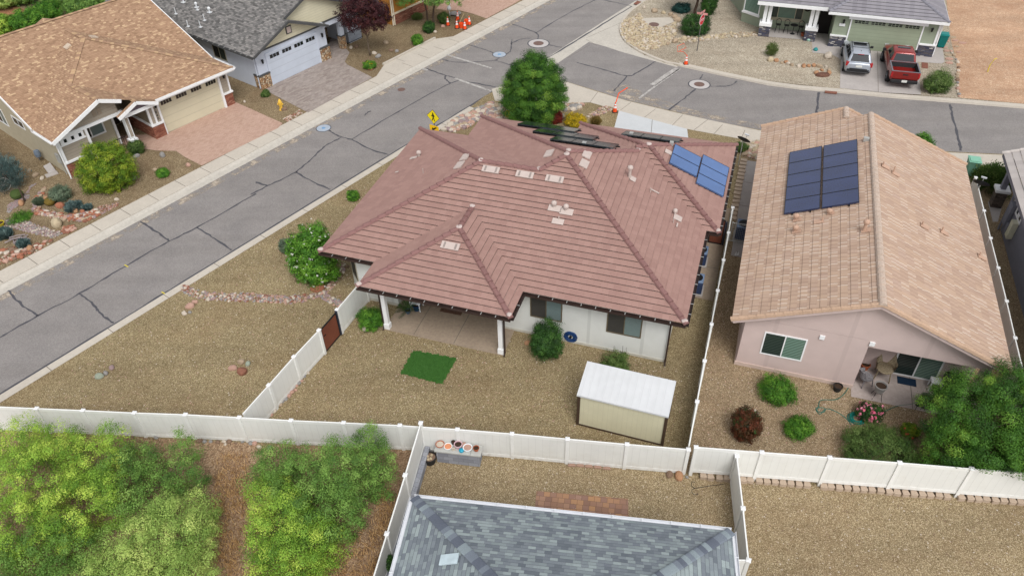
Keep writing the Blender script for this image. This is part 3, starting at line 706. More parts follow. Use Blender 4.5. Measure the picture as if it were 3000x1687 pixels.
for i, (x, y) in enumerate([(-11.7, 30.1), (-8.75, 30.15), (-7.7, 31.13), (-7.7, 31.5), (-4.33, 35.07), (-11.305, 25.9), (-11.305, 27.6), (-17.68, 24.12), (-14.82, 22.38), (-7.79, 22.38), (-.7, 24.13), (-.1, 30.88), (-4.78, 34.5)]):
    p = h3(x, y); b = MB(FA); b.rock(p+Vector((0, 0, .07)), .15, .15, .075, 100+i, i); b.build("mortar_joint", M_MORTAR, MH)
b = MB(FA); edgeboard(b, rf, [(-17.72, 24.08), (-14.87, 24.08), (-14.87, 22.33), (-7.74, 22.33), (-7.74, 24.08), (-.65, 24.08), (-.65, 30.83), (-.06, 30.83), (-.06, 39.32), (-8.9, 39.32), (-8.9, 38.5), (-14.75, 38.5), (-14.75, 36.1), (-17.72, 36.1), (-17.72, 24.08)], .16, .03, -.03, zz=3.0)
b.build("fascia", M_BRONZE, MH)
b = MB(FA)
gutter(b, [(-17.75, 24.05), (-14.9, 24.05)], 2.985); gutter(b, [(-14.9, 22.3), (-7.71, 22.3)], 2.985); gutter(b, [(-7.71, 22.3), (-7.71, 24.05)], 2.985); gutter(b, [(-7.62, 24.05), (-.62, 24.05)], 2.985)
gutter(b, [(-.62, 24.05), (-.62, 30.8)], 2.985); gutter(b, [(-.5, 30.8), (-.03, 30.8)], 2.985); gutter(b, [(-.03, 30.8), (-.03, 39.35)], 2.985)
b.build("gutter", [M_BRONZE, M_GALV], MH)
FOOT = [(-17.1, 25.45), (-16.25, 24.6), (-14.27, 24.6), (-14.27, 27.5), (-8.85, 27.5), (-8.85, 24.6), (-1.3, 24.6), (-1.3, 31.4), (-.7, 31.4), (-.7, 38.8), (-8.3, 38.8), (-8.3, 37.9), (-14.15, 37.9), (-14.15, 35.5), (-17.1, 35.5)]
b = MB(FA); b.prism(FOOT, -.1, 2.95); b.build("wall", m_groove("white_stucco_siding", S(226, 227, 222, .8), 2.44, False, .1, .85, .86), MH)
b = MB(FA)
for (x0, y0), (x1, y1) in zip(FOOT[:7], FOOT[1:8]):
    b.bar((x0, y0, .06), (x1, y1, .06), .05, .16)
b.build("stem_wall", m_plain("footing_concrete", S(206, 202, 190), .9), MH)
window(MH, FA, (-7.5, 24.6), (-6.1, 24.6), 1.2, 2.42, [M_SCREEN, M_BLIND], M_FRAME_B, .05, .03)
window(MH, FA, (-3.96, 24.6), (-2.5, 24.6), 1.2, 2.42, [M_SCREEN, M_BLIND], M_FRAME_B, .05, .03)
window(MH, FA, (-16.98, 25.33), (-16.37, 24.72), .95, 2.4, [M_SCREEN], M_FRAME_T, .06, .03, mull=())
window(MH, FA, (-12.6, 27.5), (-10.4, 27.5), .08, 2.15, [M_GLASS, M_BLIND], M_FRAME_T, .07, .03, name="patio_door")
for x in (-14.12, -8.45):
    b = MB(FA); b.cbox((x, 23.02, 1.45), .2, .2, 3.0); b.cbox((x, 23.02, .16), .27, .27, .34); b.build("patio_post", M_TRIM, MH)
b = MB(FA); b.box(-14.3, -8.3, 22.93, 23.1, 2.62, 2.93); b.build("patio_beam", M_STUCCO_W, MH)
for x, y, k in ((-8.26, 22.98, 0), (-1.24, 24.52, 1), (-14.28, 22.98, 0)):
    b = MB(FA); b.tube([(x+.3*(1-2*k)*0, 24.05-.06 if k else 22.24, 2.9), (x, y-.12, 2.72), (x, y-.03, 2.55), (x, y-.03, .14), (x+.02, y-.22, .06)], .045, 6); b.build("downspout", M_BRONZE, MH)
# vents, flashings and pipes on the roof
for px, py in ((1438.7, 499.8), (1538, 515), (1625, 527.7), (1320, 723)):
    b = MB(FA); c, x, y, n = pad(b, rf, FA, px, py, .86, .36, .07, .07)
    Q = Matrix((x, y, n)).transposed(); b.cur = 1
    for e in (-.27, .27): b.cbox(c+x*e+n*.037, .09, .29, .012, M=Q)
    b.build("roof_vent", [M_VENT, M_LOUV], MH)
for px, py in ((1364, 463.5), (1347, 487), (1609.5, 453), (1718, 456), (1710, 483)):
    b = MB(FA); c, x, y, n = pad(b, rf, FA, px, py, .62, .42, .06, .07)
    Q = Matrix((x, y, n)).transposed(); b.cur = 1
    for e in (-.2, .2): b.cbox(c+y*e*.7+n*.032, .5, .05, .012, M=Q)
    b.build("roof_vent", [M_VENT, M_VENT], MH)
for px, py, ph, pr, qx, qy, w_, l_ in ((1623, 609, .3, .07, 1626, 613, .62, .34), (1658, 619, .3, .07, 1660, 623, .62, .34), (1637, 646, .22, .03, 1635, 651, .55, .3), (1844, 522, .62, .075, 1853, 527, .34, .3), (1977, 629, .25, .06, 1984, 641, .4, .42), (1228, 459, .28, .07, 1213, 465, .22, .45), (1240, 509, .3, .018, 1164, 507, .1, .2), (1905, 566, .3, .02, 1916, 563, .08, .5), (1972, 655, .25, .02, 1982, 662, .3, .07)):
    b = MB(FA); pipe(b, rf, FA, px, py, ph, pr, cap=pr > .05); pad(b, rf, FA, qx, qy, w_, l_, .025, .06); b.build("vent_pipe", M_VENT, MH)
b = MB(FA); pad(b, rf, FA, 1960, 450, .34, .5, .03, .06); b.build("roof_flashing", M_VENT, MH)
for px, py in ((1711, 428), (1849, 399), (1967, 427)):
    b = MB(FA); c = rf.hit(FA, px, py); b.cbox(c+Vector((0, 0, .12)), .2, .2, .2); b.build("junction_box", M_GALV, MH)
# solar: rows of black panels on the street slopes, blue ones on the side slope
def roofquad(pxs, up): return [MR.hit(FA, px, py, up) for px, py in pxs]
def plane_rect(roof, x0, x1, y0, y1, up): return [Vector((x, y, roof.H(x, y)+up)) for x, y in ((x0, y0), (x1, y0), (x1, y1), (x0, y1))]
def blackrow(a, yeave, L=3.3, D=1.66):
    q = [Vector((a.x, a.y, 0)), Vector((a.x+L, a.y, 0)), Vector((a.x+L, a.y+D, 0)), Vector((a.x, a.y+D, 0))]
    for v in q: v.z = 3+.397*(yeave-v.y)+.2-(v.y-a.y)*.03
    panel(MH, FA, q, .06, M_SOLARK, M_BLACK, 1, 3)
    for e in (.25, 1.3): part_ = MB(FA); part_.bar((a.x-.04, a.y+e, q[0].z-e*.427-.1), (a.x+L+.1, a.y+e, q[0].z-e*.427-.1), .05, .08); part_.build("panel_rail", M_BLACK, MH)
    w_ = MB(FA); w_.bar((a.x, a.y+.05, q[0].z-.1), (a.x+L, a.y+.05, q[0].z-.1), .02, .12); w_.build("edge_shade_strip", M_BLACK, MH)  # black strip added to stand in for shade under the near panel edge
ys = []
for k, (px, py) in enumerate(((1507, 366), (1557, 385), (1611, 407))):
    a = rf.hit(FA, px, py, .2); ys.append(a)
y3 = ys[2].y
for k, a in enumerate(ys): blackrow(Vector((a.x, y3+(2-k)*1.69, 0)), 38.54)
a = rf.hit(FA, 1820, 393, .2); blackrow(a, 39.35, 3.1)
M_NAVYF = m_plain('navy_panel_frame', S(40, 48, 70), .4, .2)
t3 = lambda l: tl(1700, 300, .2795, l)
for quad, rows in ((t3([(930, 632), (1222, 782), (1275, 577), (992, 438)]), 2), (t3([(1213, 842), (1505, 990), (1562, 688), (1288, 540)]), 3)):
    q = roofquad(quad, .14); y0 = (q[0].y+q[1].y)/2; y1 = (q[2].y+q[3].y)/2; xu = (q[0].x+q[3].x)/2; xl = (q[1].x+q[2].x)/2
    q = [Vector((xu, y0, 0)), Vector((xl, y0, 0)), Vector((xl, y1, 0)), Vector((xu, y1, 0))]
    for v in q: v.z = 3+.397*(-.03-v.x)+.14
    panel(MH, FA, q, .05, M_SOLAR, M_NAVYF, rows, 1)
    for k in (.12, .88):
        b = MB(FA); p, r_ = q[0].lerp(q[3], k), q[1].lerp(q[2], k); z = Vector((0, 0, -.085)); b.bar(p+z, r_+z, .05, .07); b.build("panel_rail", M_BLACK, MH)
def ridgecaps(root, M, roof, lines, mat, seg=.4, w=.27, h=.11, lift=.04, z=.015, name="ridge_cap"):
    for p, q in lines:
        b = MB(M); caps(b, (p[0], p[1], roof.H(*p)+z), (q[0], q[1], roof.H(*q)+z), seg, w, h, lift); b.build(name, mat, root)
def walllight(root, M, p, n, mat=None):
    b = MB(M); p = Vector(p); n = Vector(n)
    b.tube([p, p+n*.1, p+n*.14+Vector((0, 0, .06))], .025, 6); b.lathe([(.02, -.26), (.07, -.2), (.075, -.05), (.1, .0), (.02, .09)], 10, p+n*.15); b.build("wall_lamp", mat or M_BLACK, root)
def part(root, M, name, mat, fn, **kw): b = MB(M); fn(b); return b.build(name, mat, root, **kw)
# ================================================================ pink stucco house with peach tile roof
M_PTILE = NT("peach_roof_tile")
def _pt(t):
    o = t.sep(t.tc("UV")); row = t.math('FLOOR', t.math('DIVIDE', o[1], .385)); rr = t.white(t.comb(row, 2.2, .7))
    u = t.math('ADD', t.math('DIVIDE', o[0], .27), t.math('MULTIPLY', rr, 7.0)); k = t.math('FLOOR', u); f = t.math('FRACT', u)
    cell = t.white(t.comb(k, row, .3)); c2 = t.white(t.comb(k, row, 5.1))
    c = t.ramp(cell, [(0, S(174, 146, 130)), (.35, S(188, 160, 140)), (.7, S(195, 166, 144)), (1, S(188, 162, 148))])
    st = t.noise(1.0, 4, vec=t.comb(t.math('MULTIPLY', o[0], 22), t.math('MULTIPLY', o[1], 1.1), 0))
    c = t.mix(.4, c, t.ramp(st, [(.3, S(168, 140, 122)), (.52, S(194, 166, 143)), (.72, S(220, 198, 178))]))
    lt = t.math('MULTIPLY', t.math('LESS_THAN', f, .2), t.math('GREATER_THAN', c2, .55)); c = t.mix(t.math('MULTIPLY', lt, .8), c, S(226, 208, 190))
    dk = t.math('MULTIPLY', t.math('GREATER_THAN', f, .88), t.math('LESS_THAN', c2, .7)); c = t.mix(t.math('MULTIPLY', dk, .6), c, S(134, 106, 92))
    t.bump(t.math('MULTIPLY_ADD', cell, .8, t.math('MULTIPLY', lt, .5)), .5, .02); return t.done(c, .85, 0, .2)
M_PTILE = _pt(M_PTILE)
M_PCAP = m_plain("peach_cap_tile", S(190, 160, 136), .8, var=.16, scale=1.8, fine=20)
M_PCAP2 = m_plain("whitened_ridge_tile", S(200, 180, 164), .85, var=.15, scale=1.2, fine=12)
M_PWALL = m_groove("dusty_pink_stucco", S(200, 180, 174, .88), 2.9, False, .1, .9, .93)
M_PFOOT = m_plain("pink_footing", S(206, 184, 172), .9)
PH = thing("house", "dusty pink stucco house with peach gable tile roof", "house", FA @ Vector((6.5, 33, 0)), R(-18.8618))
pr = Roof(2.9, .415, [(1.17, 11.8, 25.0, 40.9, "LR"), (1.17, 9.55, 30, 42.15, "LR")])
PR = pr
b = MB(FA); pr.mesh(b, .385, .026, nose=.03); b.build("roof", M_PTILE, PH)
ridgecaps(PH, FA, pr, [((6.485, 25.0), (6.485, 40.9))], M_PCAP2, .4, .34, .13, .03)
ridgecaps(PH, FA, pr, [((5.36, 41.0), (5.36, 42.15))], M_PCAP2, .4, .34, .13, .03)
ridgecaps(PH, FA, pr, [((1.17, 25.05), (6.485, 25.05)), ((11.8, 25.05), (6.485, 25.05)), ((11.8, 40.85), (6.485, 40.85)), ((1.17, 42.1), (5.36, 42.1)), ((9.5, 42.1), (5.36, 42.1))], M_PCAP, .36, .2, .16, .03, -.01, "rake_tile")
part(PH, FA, "fascia", M_PWALL, lambda b: [edgeboard(b, pr, [(1.22, 25.03), (6.485, 25.03), (11.75, 25.03)], .18, .05, -.03), edgeboard(b, pr, [(1.2, 25.03), (1.2, 42.1)], .15, .04, -.02), edgeboard(b, pr, [(11.77, 25.03), (11.77, 40.85)], .15, .04, -.02)])
part(PH, FA, "soffit", M_PWALL, lambda b: b.poly([(1.2, 25.4, 2.86), (1.2, 42, 2.86), (9.5, 42, 2.86), (11.77, 40.8, 2.86), (11.77, 25.4, 2.86)]))
part(PH, FA, "wall", M_PWALL, lambda b: [b.prism([(1.75, 25.4), (6.66, 25.4), (6.66, 26.8), (11.25, 26.8), (11.25, 40.4), (8.9, 40.4), (8.9, 41.6), (1.75, 41.6)], -.1, 2.85)])
part(PH, FA, "gable_wall", M_PWALL, lambda b: b.vprism([(1.75, 2.86), (6.66, 2.86), (6.66, 2.5), (11.25, 2.5), (11.25, 3.05), (6.485, 5.02), (1.75, 3.06)], 25.398, 25.6))
part(PH, FA, "patio_ceiling", M_PWALL, lambda b: b.box(6.7, 11.2, 25.6, 26.8, 2.52, 2.56))
part(PH, FA, "patio_post", M_PWALL, lambda b: b.box(10.95, 11.25, 25.41, 25.7, 0, 2.5))
part(PH, FA, "stem_wall", M_PFOOT, lambda b: [b.box(1.7, 6.66, 25.36, 25.4, -.05, .2), b.box(1.7, 1.75, 25.4, 41, -.05, .2)])
window(PH, FA, (2.68, 25.4), (4.3, 25.4), 1.02, 2.2, [M_BLINDD, M_BLINDG], M_TRIM, .06, .03)
window(PH, FA, (8.28, 26.8), (10.0, 26.8), .1, 2.1, [M_BLINDD, M_BLINDG], M_TRIM, .07, .03, name="patio_door")
for x, z in ((4.85, 2.55), (6.75, 2.72)): part(PH, FA, "wall_vent", M_TRIM, lambda b: (b.box(x-.1, x+.1, 25.34, 25.4, z-.1, z+.1)))
for x in (7.35, 9.9): walllight(PH, FA, (x, 26.5, 2.46), (0, 0, -.3), M_BLACK)
M_PPIPE = m_plain("peach_painted_pipe", S(196, 162, 140), .7)
for px, py, ph, w in ((2329.5, 646, .3, .3), (2327.5, 680, .3, .3), (2428, 627, .22, .25), (2530, 678, .55, .3)):
    b = MB(FA); c = pipe(b, pr, FA, px, py, ph, .075, cap=True); q, x, y, n = on_roof(pr, FA, c, w, w, .02, up=.05); b.cbox(q+y*.1, w, w*1.3, .03, M=Matrix((x, y, n)).transposed()); b.build("vent_pipe", M_PPIPE, PH)
for px, py, ph in ((2407, 650, .25), (2700, 662, .25), (2758, 680, .3), (2868, 752, .25), (2616, 508, .4), (2586, 487, .25)):
    b = MB(FA); c = pipe(b, pr, FA, px, py, ph, .03); q, x, y, n = on_roof(pr, FA, c, .3, .3, .02, up=.05); b.cbox(q-y*.12, .3, .42, .03, M=Matrix((x, y, n)).transposed()); b.build("vent_pipe", M_PPIPE, PH)
part(PH, FA, "junction_box", M_GALV, lambda b: b.cbox(pr.hit(FA, 2536, 414)+Vector((0, 0, .1)), .25, .2, .2))
q = [pr.hit(FA, x, y, .15) for x, y in ((2296.5, 627), (2517.6, 591), (2511.8, 408), (2312.8, 446.7))]
x0 = (q[0].x+q[3].x)/2; x1 = (q[1].x+q[2].x)/2; y0 = (q[0].y+q[1].y)/2; y1 = (q[2].y+q[3].y)/2
for i in range(2):
    xa = x0+(x1-x0)*i/2+(.03 if i else 0); xb = x0+(x1-x0)*(i+1)/2-(0 if i else .03)
    q = [Vector((x, y, 2.9+.415*(x-1.17)+.15)) for x, y in ((xa, y0), (xb, y0), (xb, y1), (xa, y1))]
    panel(PH, FA, q, .05, M_SOLARD, M_BLACK, 5, 1)
    for k in (.25, .75):
        part(PH, FA, "panel_rail", M_BLACK, lambda b: b.bar(q[0].lerp(q[1], k)+Vector((0, -.08, -.09)), q[3].lerp(q[2], k)+Vector((0, .05, -.09)), .05, .07))
# ================================================================ shingle roofs
def m_shingle(name, cols, w=.3, h=.145): return m_cells(name, cols, w, h, .4, .09, scale_c(cols[0], .72), .35, .9, jit=.6, fine=.3, vert=False)  # darker course lines paint the shadow line below each shingle row
M_SHG = m_shingle("blue_grey_shingles", [S(108, 115, 122), S(122, 129, 136), S(132, 140, 146), S(140, 150, 152), S(162, 173, 173), S(118, 124, 133)], .23, .145)
M_SHT = m_shingle("tan_shingles", [S(150, 119, 95), S(162, 130, 104), S(168, 135, 109), S(172, 139, 112), S(176, 143, 116), S(206, 175, 140)], .2, .13)
M_SHD = m_shingle("dark_grey_shingles", [S(90, 88, 86), S(110, 108, 106), S(122, 119, 117), S(134, 130, 127), S(150, 146, 142)], .26, .14)
M_GTILE = m_cells("grey_flat_tile", [S(136, 132, 138), S(148, 144, 150), S(160, 156, 161), S(142, 138, 144)], .33, 5, .5, .0, None, .1, .8, big=.3)
M_WGUT = m_plain("white_gutter", S(232, 234, 238), .4, var=.03)
# blue-grey shingle house at the bottom edge
GB = thing("house", "house with blue grey shingle hip roof and white gutter behind lower white fences", "house", FG @ Vector((-.4, 9, 0)), R(-8.55))
gr = Roof(2.8, .417, [(-5.7, 4.83, -4, 14.36, "LRB")])
part(GB, FG, "roof", M_SHG, lambda b: gr.mesh(b))
M_SHCAP = m_cells("hip_cap_shingles", [S(92, 98, 110), S(120, 126, 136), S(150, 160, 164), S(128, 134, 142)], .6, .145, .0, .1, S(84, 90, 100), .4, .9, vert=False)
capc = [m_plain("hip_cap_shingle_%s" % n, c, .9, var=.1, fine=40) for n, c in (("dark", S(100, 106, 118)), ("mid", S(122, 130, 140)), ("pale", S(142, 153, 158)))]
def shcaps(root, M, roof, p, q, mats, seg=.2, w=.34, seed=4):
    b = MB(M); rg = random.Random(seed)
    p = Vector((p[0], p[1], roof.H(*p)+.01)); q = Vector((q[0], q[1], roof.H(*q)+.01)); n = int((q-p).length/seg)
    for i in range(n):
        b.cur = rg.randrange(len(mats)); caps(b, p.lerp(q, i/n), p.lerp(q, (i+1)/n), 9, w, .03, .012)
    b.build("hip_cap", mats, root)
shcaps(GB, FG, gr, (-5.65, 14.31), (-.435, 9.095), capc); shcaps(GB, FG, gr, (4.78, 14.31), (-.435, 9.095), capc, seed=9)
part(GB, FG, "fascia", M_WGUT, lambda b: edgeboard(b, gr, [(-5.68, -3.9), (-5.68, 14.34), (4.81, 14.34), (4.81, -3.9)], .16, .04, -.02, zz=2.8))
def _g(b): gutter(b, [(4.83, 14.36), (-5.7, 14.36)], 2.79, .13, .1, .014, .9); gutter(b, [(4.83, -3.9), (4.83, 14.36)], 2.79, .13, .1, .014, .9); gutter(b, [(-5.7, 14.36), (-5.7, -3.9)], 2.79, .13, .1, .014, .9)
part(GB, FG, "gutter", [M_WGUT, M_WGUT], _g)
part(GB, FG, "wall", m_plain("grey_siding", S(150, 154, 158), .85), lambda b: b.box(-5.2, 4.35, -3.5, 13.85, -.1, 2.75))
b = MB(FG); pad(b, gr, FG, 1318, 1640, .34, .62, .05, .06); b.build("roof_vent", m_plain("pale_blue_vent", S(200, 216, 222), .5), GB)
# ================================================================ tan house with brown shingles (west side of the street)
M_TWALL = m_groove("taupe_lap_siding", S(168, 157, 142, .84), .2, True, .35, .8, .72)
M_TSTUC = m_plain("beige_stucco", S(190, 180, 156, .8), .9, var=.06, bump=.2)
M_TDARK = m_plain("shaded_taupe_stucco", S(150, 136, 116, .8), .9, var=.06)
M_LEDGE = m_cells("stacked_red_stone", [S(116, 66, 54), S(148, 92, 74), S(168, 112, 90), S(132, 80, 66), S(186, 136, 112)], .3, .07, .4, .12, S(80, 48, 40), .9, .9, jit=.7, big=.1)
M_GDOOR = m_groove("cream_garage_door", S(210, 202, 176, .86), .53, True, .25, .55, .86)
TH = thing("house", "tan house with brown shingle roof, white trim and brick paved driveway", "house", FT @ Vector((19.7, 52, 0)), R(50))
tr_ = Roof(2.75, .417, [(13.38, 26.0, 48.5, 63.2, "FB"), (13.38, 26.0, 46.1, 58, "LRF"), (13.38, 20.05, 46.05, 56, "LR"), (17.36, 20.05, 45.75, 52, "LR", 2.72)])
part(TH, FT, "roof", M_SHT, lambda b: tr_.mesh(b))
tcap = [m_plain("tan_cap_shingle_%s" % n, c, .9, var=.12) for n, c in (("a", S(168, 136, 110)), ("b", S(190, 158, 124)), ("c", S(160, 128, 104)))]
for p, q in (((25.95, 46.15), (19.69, 52.41)), ((16.72, 49.45), (19.69, 52.41)), ((19.69, 52.41), (19.69, 54.7)), ((16.715, 46.1), (16.715, 49.45)), ((18.705, 45.78), (18.705, 47.2)), ((13.4, 55.85), (25.98, 55.85))): shcaps(TH, FT, tr_, p, q, tcap, .22, .3)
part(TH, FT, "fascia", M_TRIM, lambda b: [edgeboard(b, tr_, [(20.05, 46.12), (25.98, 46.12), (25.98, 48.5)], .22, .05, -.02, zz=2.75)])
part(TH, FT, "fascia", M_TRIM, lambda b: edgeboard(b, tr_, [(13.4, 48.5), (13.4, 46.05)], .2, .05, -.01, zz=2.75))
part(TH, FT, "bargeboard", M_TRIM, lambda b: edgeboard(b, tr_, [(13.36, 46.03), (16.715, 46.03), (18.0, 46.03)], .22, .06, .02))
part(TH, FT, "bargeboard", M_TRIM, lambda b: edgeboard(b, tr_, [(17.36, 45.73), (18.705, 45.73), (20.05, 45.73)], .2, .06, .02))
part(TH, FT, "bargeboard", M_TRIM, lambda b: edgeboard(b, tr_, [(13.36, 48.6), (13.36, 55.85), (13.36, 63.1)], .2, .05, .02))
part(TH, FT, "bargeboard", M_TRIM, lambda b: edgeboard(b, tr_, [(26.02, 48.6), (26.02, 55.85), (26.02, 63.1)], .2, .05, .02))
def _g(b): gutter(b, [(20.1, 46.1), (26.0, 46.1)], 2.76, .13, .12, .015, .9); gutter(b, [(26.0, 46.1), (26.0, 48.5)], 2.76, .13, .12, .015, .9)
part(TH, FT, "gutter", [M_TRIM, M_TRIM], _g)
part(TH, FT, "gutter", [M_TRIM, M_TRIM], lambda b: gutter(b, [(13.38, 48.5), (13.38, 46.1)], 2.76, .12, .11, .015, .9))
part(TH, FT, "wall", M_TSTUC, lambda b: b.prism([(13.75, 46.72), (15.55, 46.72), (15.55, 48.0), (17.8, 48.0), (17.8, 50.6), (19.6, 50.6), (19.6, 48.2), (20.12, 46.8), (25.62, 46.8), (25.62, 62.8), (13.75, 62.8)], -.1, 2.7))
part(TH, FT, "gable_wall", M_TSTUC, lambda b: [b.add([(13.75, y, z) for y, z in ((48.9, 2.7), (62.5, 2.7), (55.85, 5.5))], [(0, 1, 2)]), b.add([(25.62, y, z) for y, z in ((48.9, 2.7), (62.5, 2.7), (55.85, 5.5))], [(0, 2, 1)])])
part(TH, FT, "siding", M_TWALL, lambda b: b.box(13.78, 15.52, 46.66, 46.72, .95, 2.7))
part(TH, FT, "gable_siding", M_TWALL, lambda b: b.vprism([(13.75, 2.72), (17.8, 2.72), (17.8, 3.6), (16.715, 4.0), (13.85, 2.83)], 46.6, 46.74))
part(TH, FT, "header_beam", M_TRIM, lambda b: b.box(13.78, 18.05, 46.55, 46.75, 2.5, 2.7))
part(TH, FT, "header_beam", M_TRIM, lambda b: b.box(17.8, 20.1, 45.95, 46.1, 2.45, 2.68))
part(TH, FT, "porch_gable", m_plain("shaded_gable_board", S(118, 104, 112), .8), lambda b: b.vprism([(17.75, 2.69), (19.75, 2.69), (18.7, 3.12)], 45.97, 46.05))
part(TH, FT, "wainscot", M_LEDGE, lambda b: b.box(13.72, 15.6, 46.6, 46.73, -.05, .92))
part(TH, FT, "wainscot", M_LEDGE, lambda b: [b.box(19.5, 20.3, 46.55, 46.85, -.05, .92), b.box(19.5, 19.62, 46.85, 50.5, -.05, .92)])
part(TH, FT, "wainscot", M_LEDGE, lambda b: b.box(24.98, 25.72, 46.64, 46.82, -.05, .92))
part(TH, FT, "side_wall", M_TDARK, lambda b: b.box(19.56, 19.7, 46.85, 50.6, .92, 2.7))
part(TH, FT, "porch_pier", M_TWALL, lambda b: b.box(19.52, 20.28, 46.62, 46.82, .95, 2.7))
part(TH, FT, "garage_pier", M_TWALL, lambda b: b.box(25.0, 25.68, 46.7, 46.84, .95, 2.7))
for bx in ((13.7, 15.64, 46.54, 46.76, .9, 1.02), (19.46, 20.36, 46.5, 46.86, .9, 1.02), (19.46, 19.64, 46.86, 50.4, .9, 1.02), (24.95, 25.78, 46.58, 46.86, .9, 1.02)): part(TH, FT, "stone_cap", M_TRIM, lambda b: b.box(*bx))
for bx in ((13.74, 13.88, 46.58, 46.74, 1.02, 2.5), (15.5, 15.64, 46.56, 46.76, .1, 2.5), (17.72, 17.86, 47.9, 48.04, 0, 2.5), (19.5, 19.64, 46.58, 46.7, 1.02, 2.6), (19.86, 19.98, 46.58, 46.7, 1.02, 2.6), (20.26, 20.4, 46.6, 46.86, 0, 2.6), (24.9, 25.04, 46.6, 46.84, 0, 2.6), (25.58, 25.7, 46.64, 46.8, 1.02, 2.6)): part(TH, FT, "corner_trim", M_TRIM, lambda b: b.box(*bx))
part(TH, FT, "garage_header", M_TRIM, lambda b: b.box(20.26, 25.04, 46.6, 46.82, 2.3, 2.52))
gd = part(TH, FT, "garage_door", M_GDOOR, lambda b: b.box(20.4, 24.9, 46.74, 46.82, 0.01, 2.3))
for i in range(4):
    c = 20.62+i*1.13
    for k in range(4): part(gd, FT, "window", M_GLASS, lambda b: b.box(c+k*.2, c+k*.2+.17, 46.725, 46.745, 1.93, 2.2))
part(TH, FT, "porch_column", M_TRIM, lambda b: [b.cbox((17.95, 46.35, 1.6), .3, .3, 1.8), b.cbox((17.95, 46.35, .8), .5, .5, .14)])
part(TH, FT, "column_panel", M_TWALL, lambda b: b.cbox((17.95, 46.19, 1.75), .17, .02, 1.4))
part(TH, FT, "column_base", M_LEDGE, lambda b: b.cbox((17.95, 46.35, .37), .42, .42, .74))
fr = part(TH, FT, "window_surround", M_TRIM, lambda b: [b.box(13.95, 15.4, 46.6, 46.665, 2.06, 2.5), b.box(13.88, 15.47, 46.59, 46.66, 2.0, 2.08)])
for c in (14.16, 14.62, 15.08): part(fr, FT, "pane", M_GLASS, lambda b: b.box(c, c+.17, 46.588, 46.602, 2.18, 2.4))
window(TH, FT, (15.85, 48.0), (17.1, 48.0), 1.2, 2.3, [M_GLASS, M_BLIND], M_TRIM, .1, .03, mull=(.35,))
part(TH, FT, "front_door", m_plain("dark_door", S(44, 34, 30), .5), lambda b: b.box(18.2, 19.2, 50.54, 50.6, .05, 2.1))
for c in (16.3, 16.62): part(TH, FT, "gable_vent", m_groove("taupe_louvre", S(170, 154, 136), .06, True, .6, .8, .5), lambda b: b.box(c, c+.24, 46.57, 46.6, 3.0, 3.4))
part(TH, FT, "gate_rails", M_BLACK, lambda b: [b.bar((15.7, 46.8, .95), (17.75, 46.8, .95), .04, .04), b.bar((15.7, 46.8, .15), (17.75, 46.8, .15), .04, .04)]+[b.bar((15.75+i*.13, 46.8, .1), (15.75+i*.13, 46.8, .98), .02, .02) for i in range(16)])
for c, z in ((20.1, 2.3), (25.35, 2.3)): walllight(TH, FT, (c, 46.6 if c < 22 else 46.7, z), (0, -1, 0))
part(TH, FT, "downspout", M_TRIM, lambda b: b.tube([(13.55, 46.35, 2.7), (13.68, 46.62, 2.5), (13.68, 46.62, .12), (13.6, 46.4, .05)], .05, 6))
def textobj(parent, M, txt, p, size, mat, up=(0, 0, 1), right=(1, 0, 0), name="lettering", align='CENTER', ext=.006):
    cu = bpy.data.curves.new(name, 'FONT'); cu.body = txt; cu.size = size; cu.extrude = ext; cu.align_x = align; cu.align_y = 'CENTER'
    tmp = bpy.data.objects.new("t", cu); COL.objects.link(tmp); bpy.context.view_layer.update()
    dg = bpy.context.evaluated_depsgraph_get(); me = bpy.data.meshes.new_from_object(tmp.evaluated_get(dg)); bpy.data.objects.remove(tmp)
    x = Vector(right).normalized(); y = Vector(up).normalized(); z = x.cross(y); Q = Matrix((x, y, z)).transposed()
    b = MB(M); b.add([Q @ v.co+Vector(p) for v in me.vertices], [tuple(f.vertices) for f in me.polygons]); bpy.data.meshes.remove(me)
    return b.build(name, mat, parent)
for i, ch in enumerate("1840"): textobj(TH, FT, ch, (20.08, 46.6, 1.92-i*.22), .24, M_BLACK, name="house_number")
for px, py in ((274, 111), (199, 139)):
    b = MB(FT); pad(b, tr_, FT, px, py, .42, .42, .09, .06); b.build("roof_vent", m_plain("tan_vent_metal", S(204, 186, 166), .5), TH)
part(TH, FT, "utility_meter", M_GALV, lambda b: [b.cbox((13.62, 47.1, 1.2), .12, .35, .6), b.tube([(13.68, 47.1, .9), (13.68, 47.1, .05)], .03, 6)])
gm = part(TH, FT, "gas_meter", m_plain("grey_blue_meter", S(112, 124, 138), .5), lambda b: [b.lathe([(.05, .3), (.17, .36), (.2, .55), (.16, .78), (.04, .82)], 12, (13.45, 50.0, 0)), b.tube([(13.45, 50, .4), (13.5, 50.35, .5), (13.7, 50.4, .35)], .035, 6), b.tube([(13.45, 50, .4), (13.5, 50.3, .1), (13.5, 50.3, 0)], .035, 6)])
window(TH, FT, (13.75, 52.6), (13.75, 51.2), 1.75, 2.2, [M_GLASS, M_GLASS], M_TRIM, .07, .03)
window(TH, FT, (13.75, 55.4), (13.75, 54.2), 1.0, 2.1, [M_GLASS, M_BLIND], M_TRIM, .07, .03)
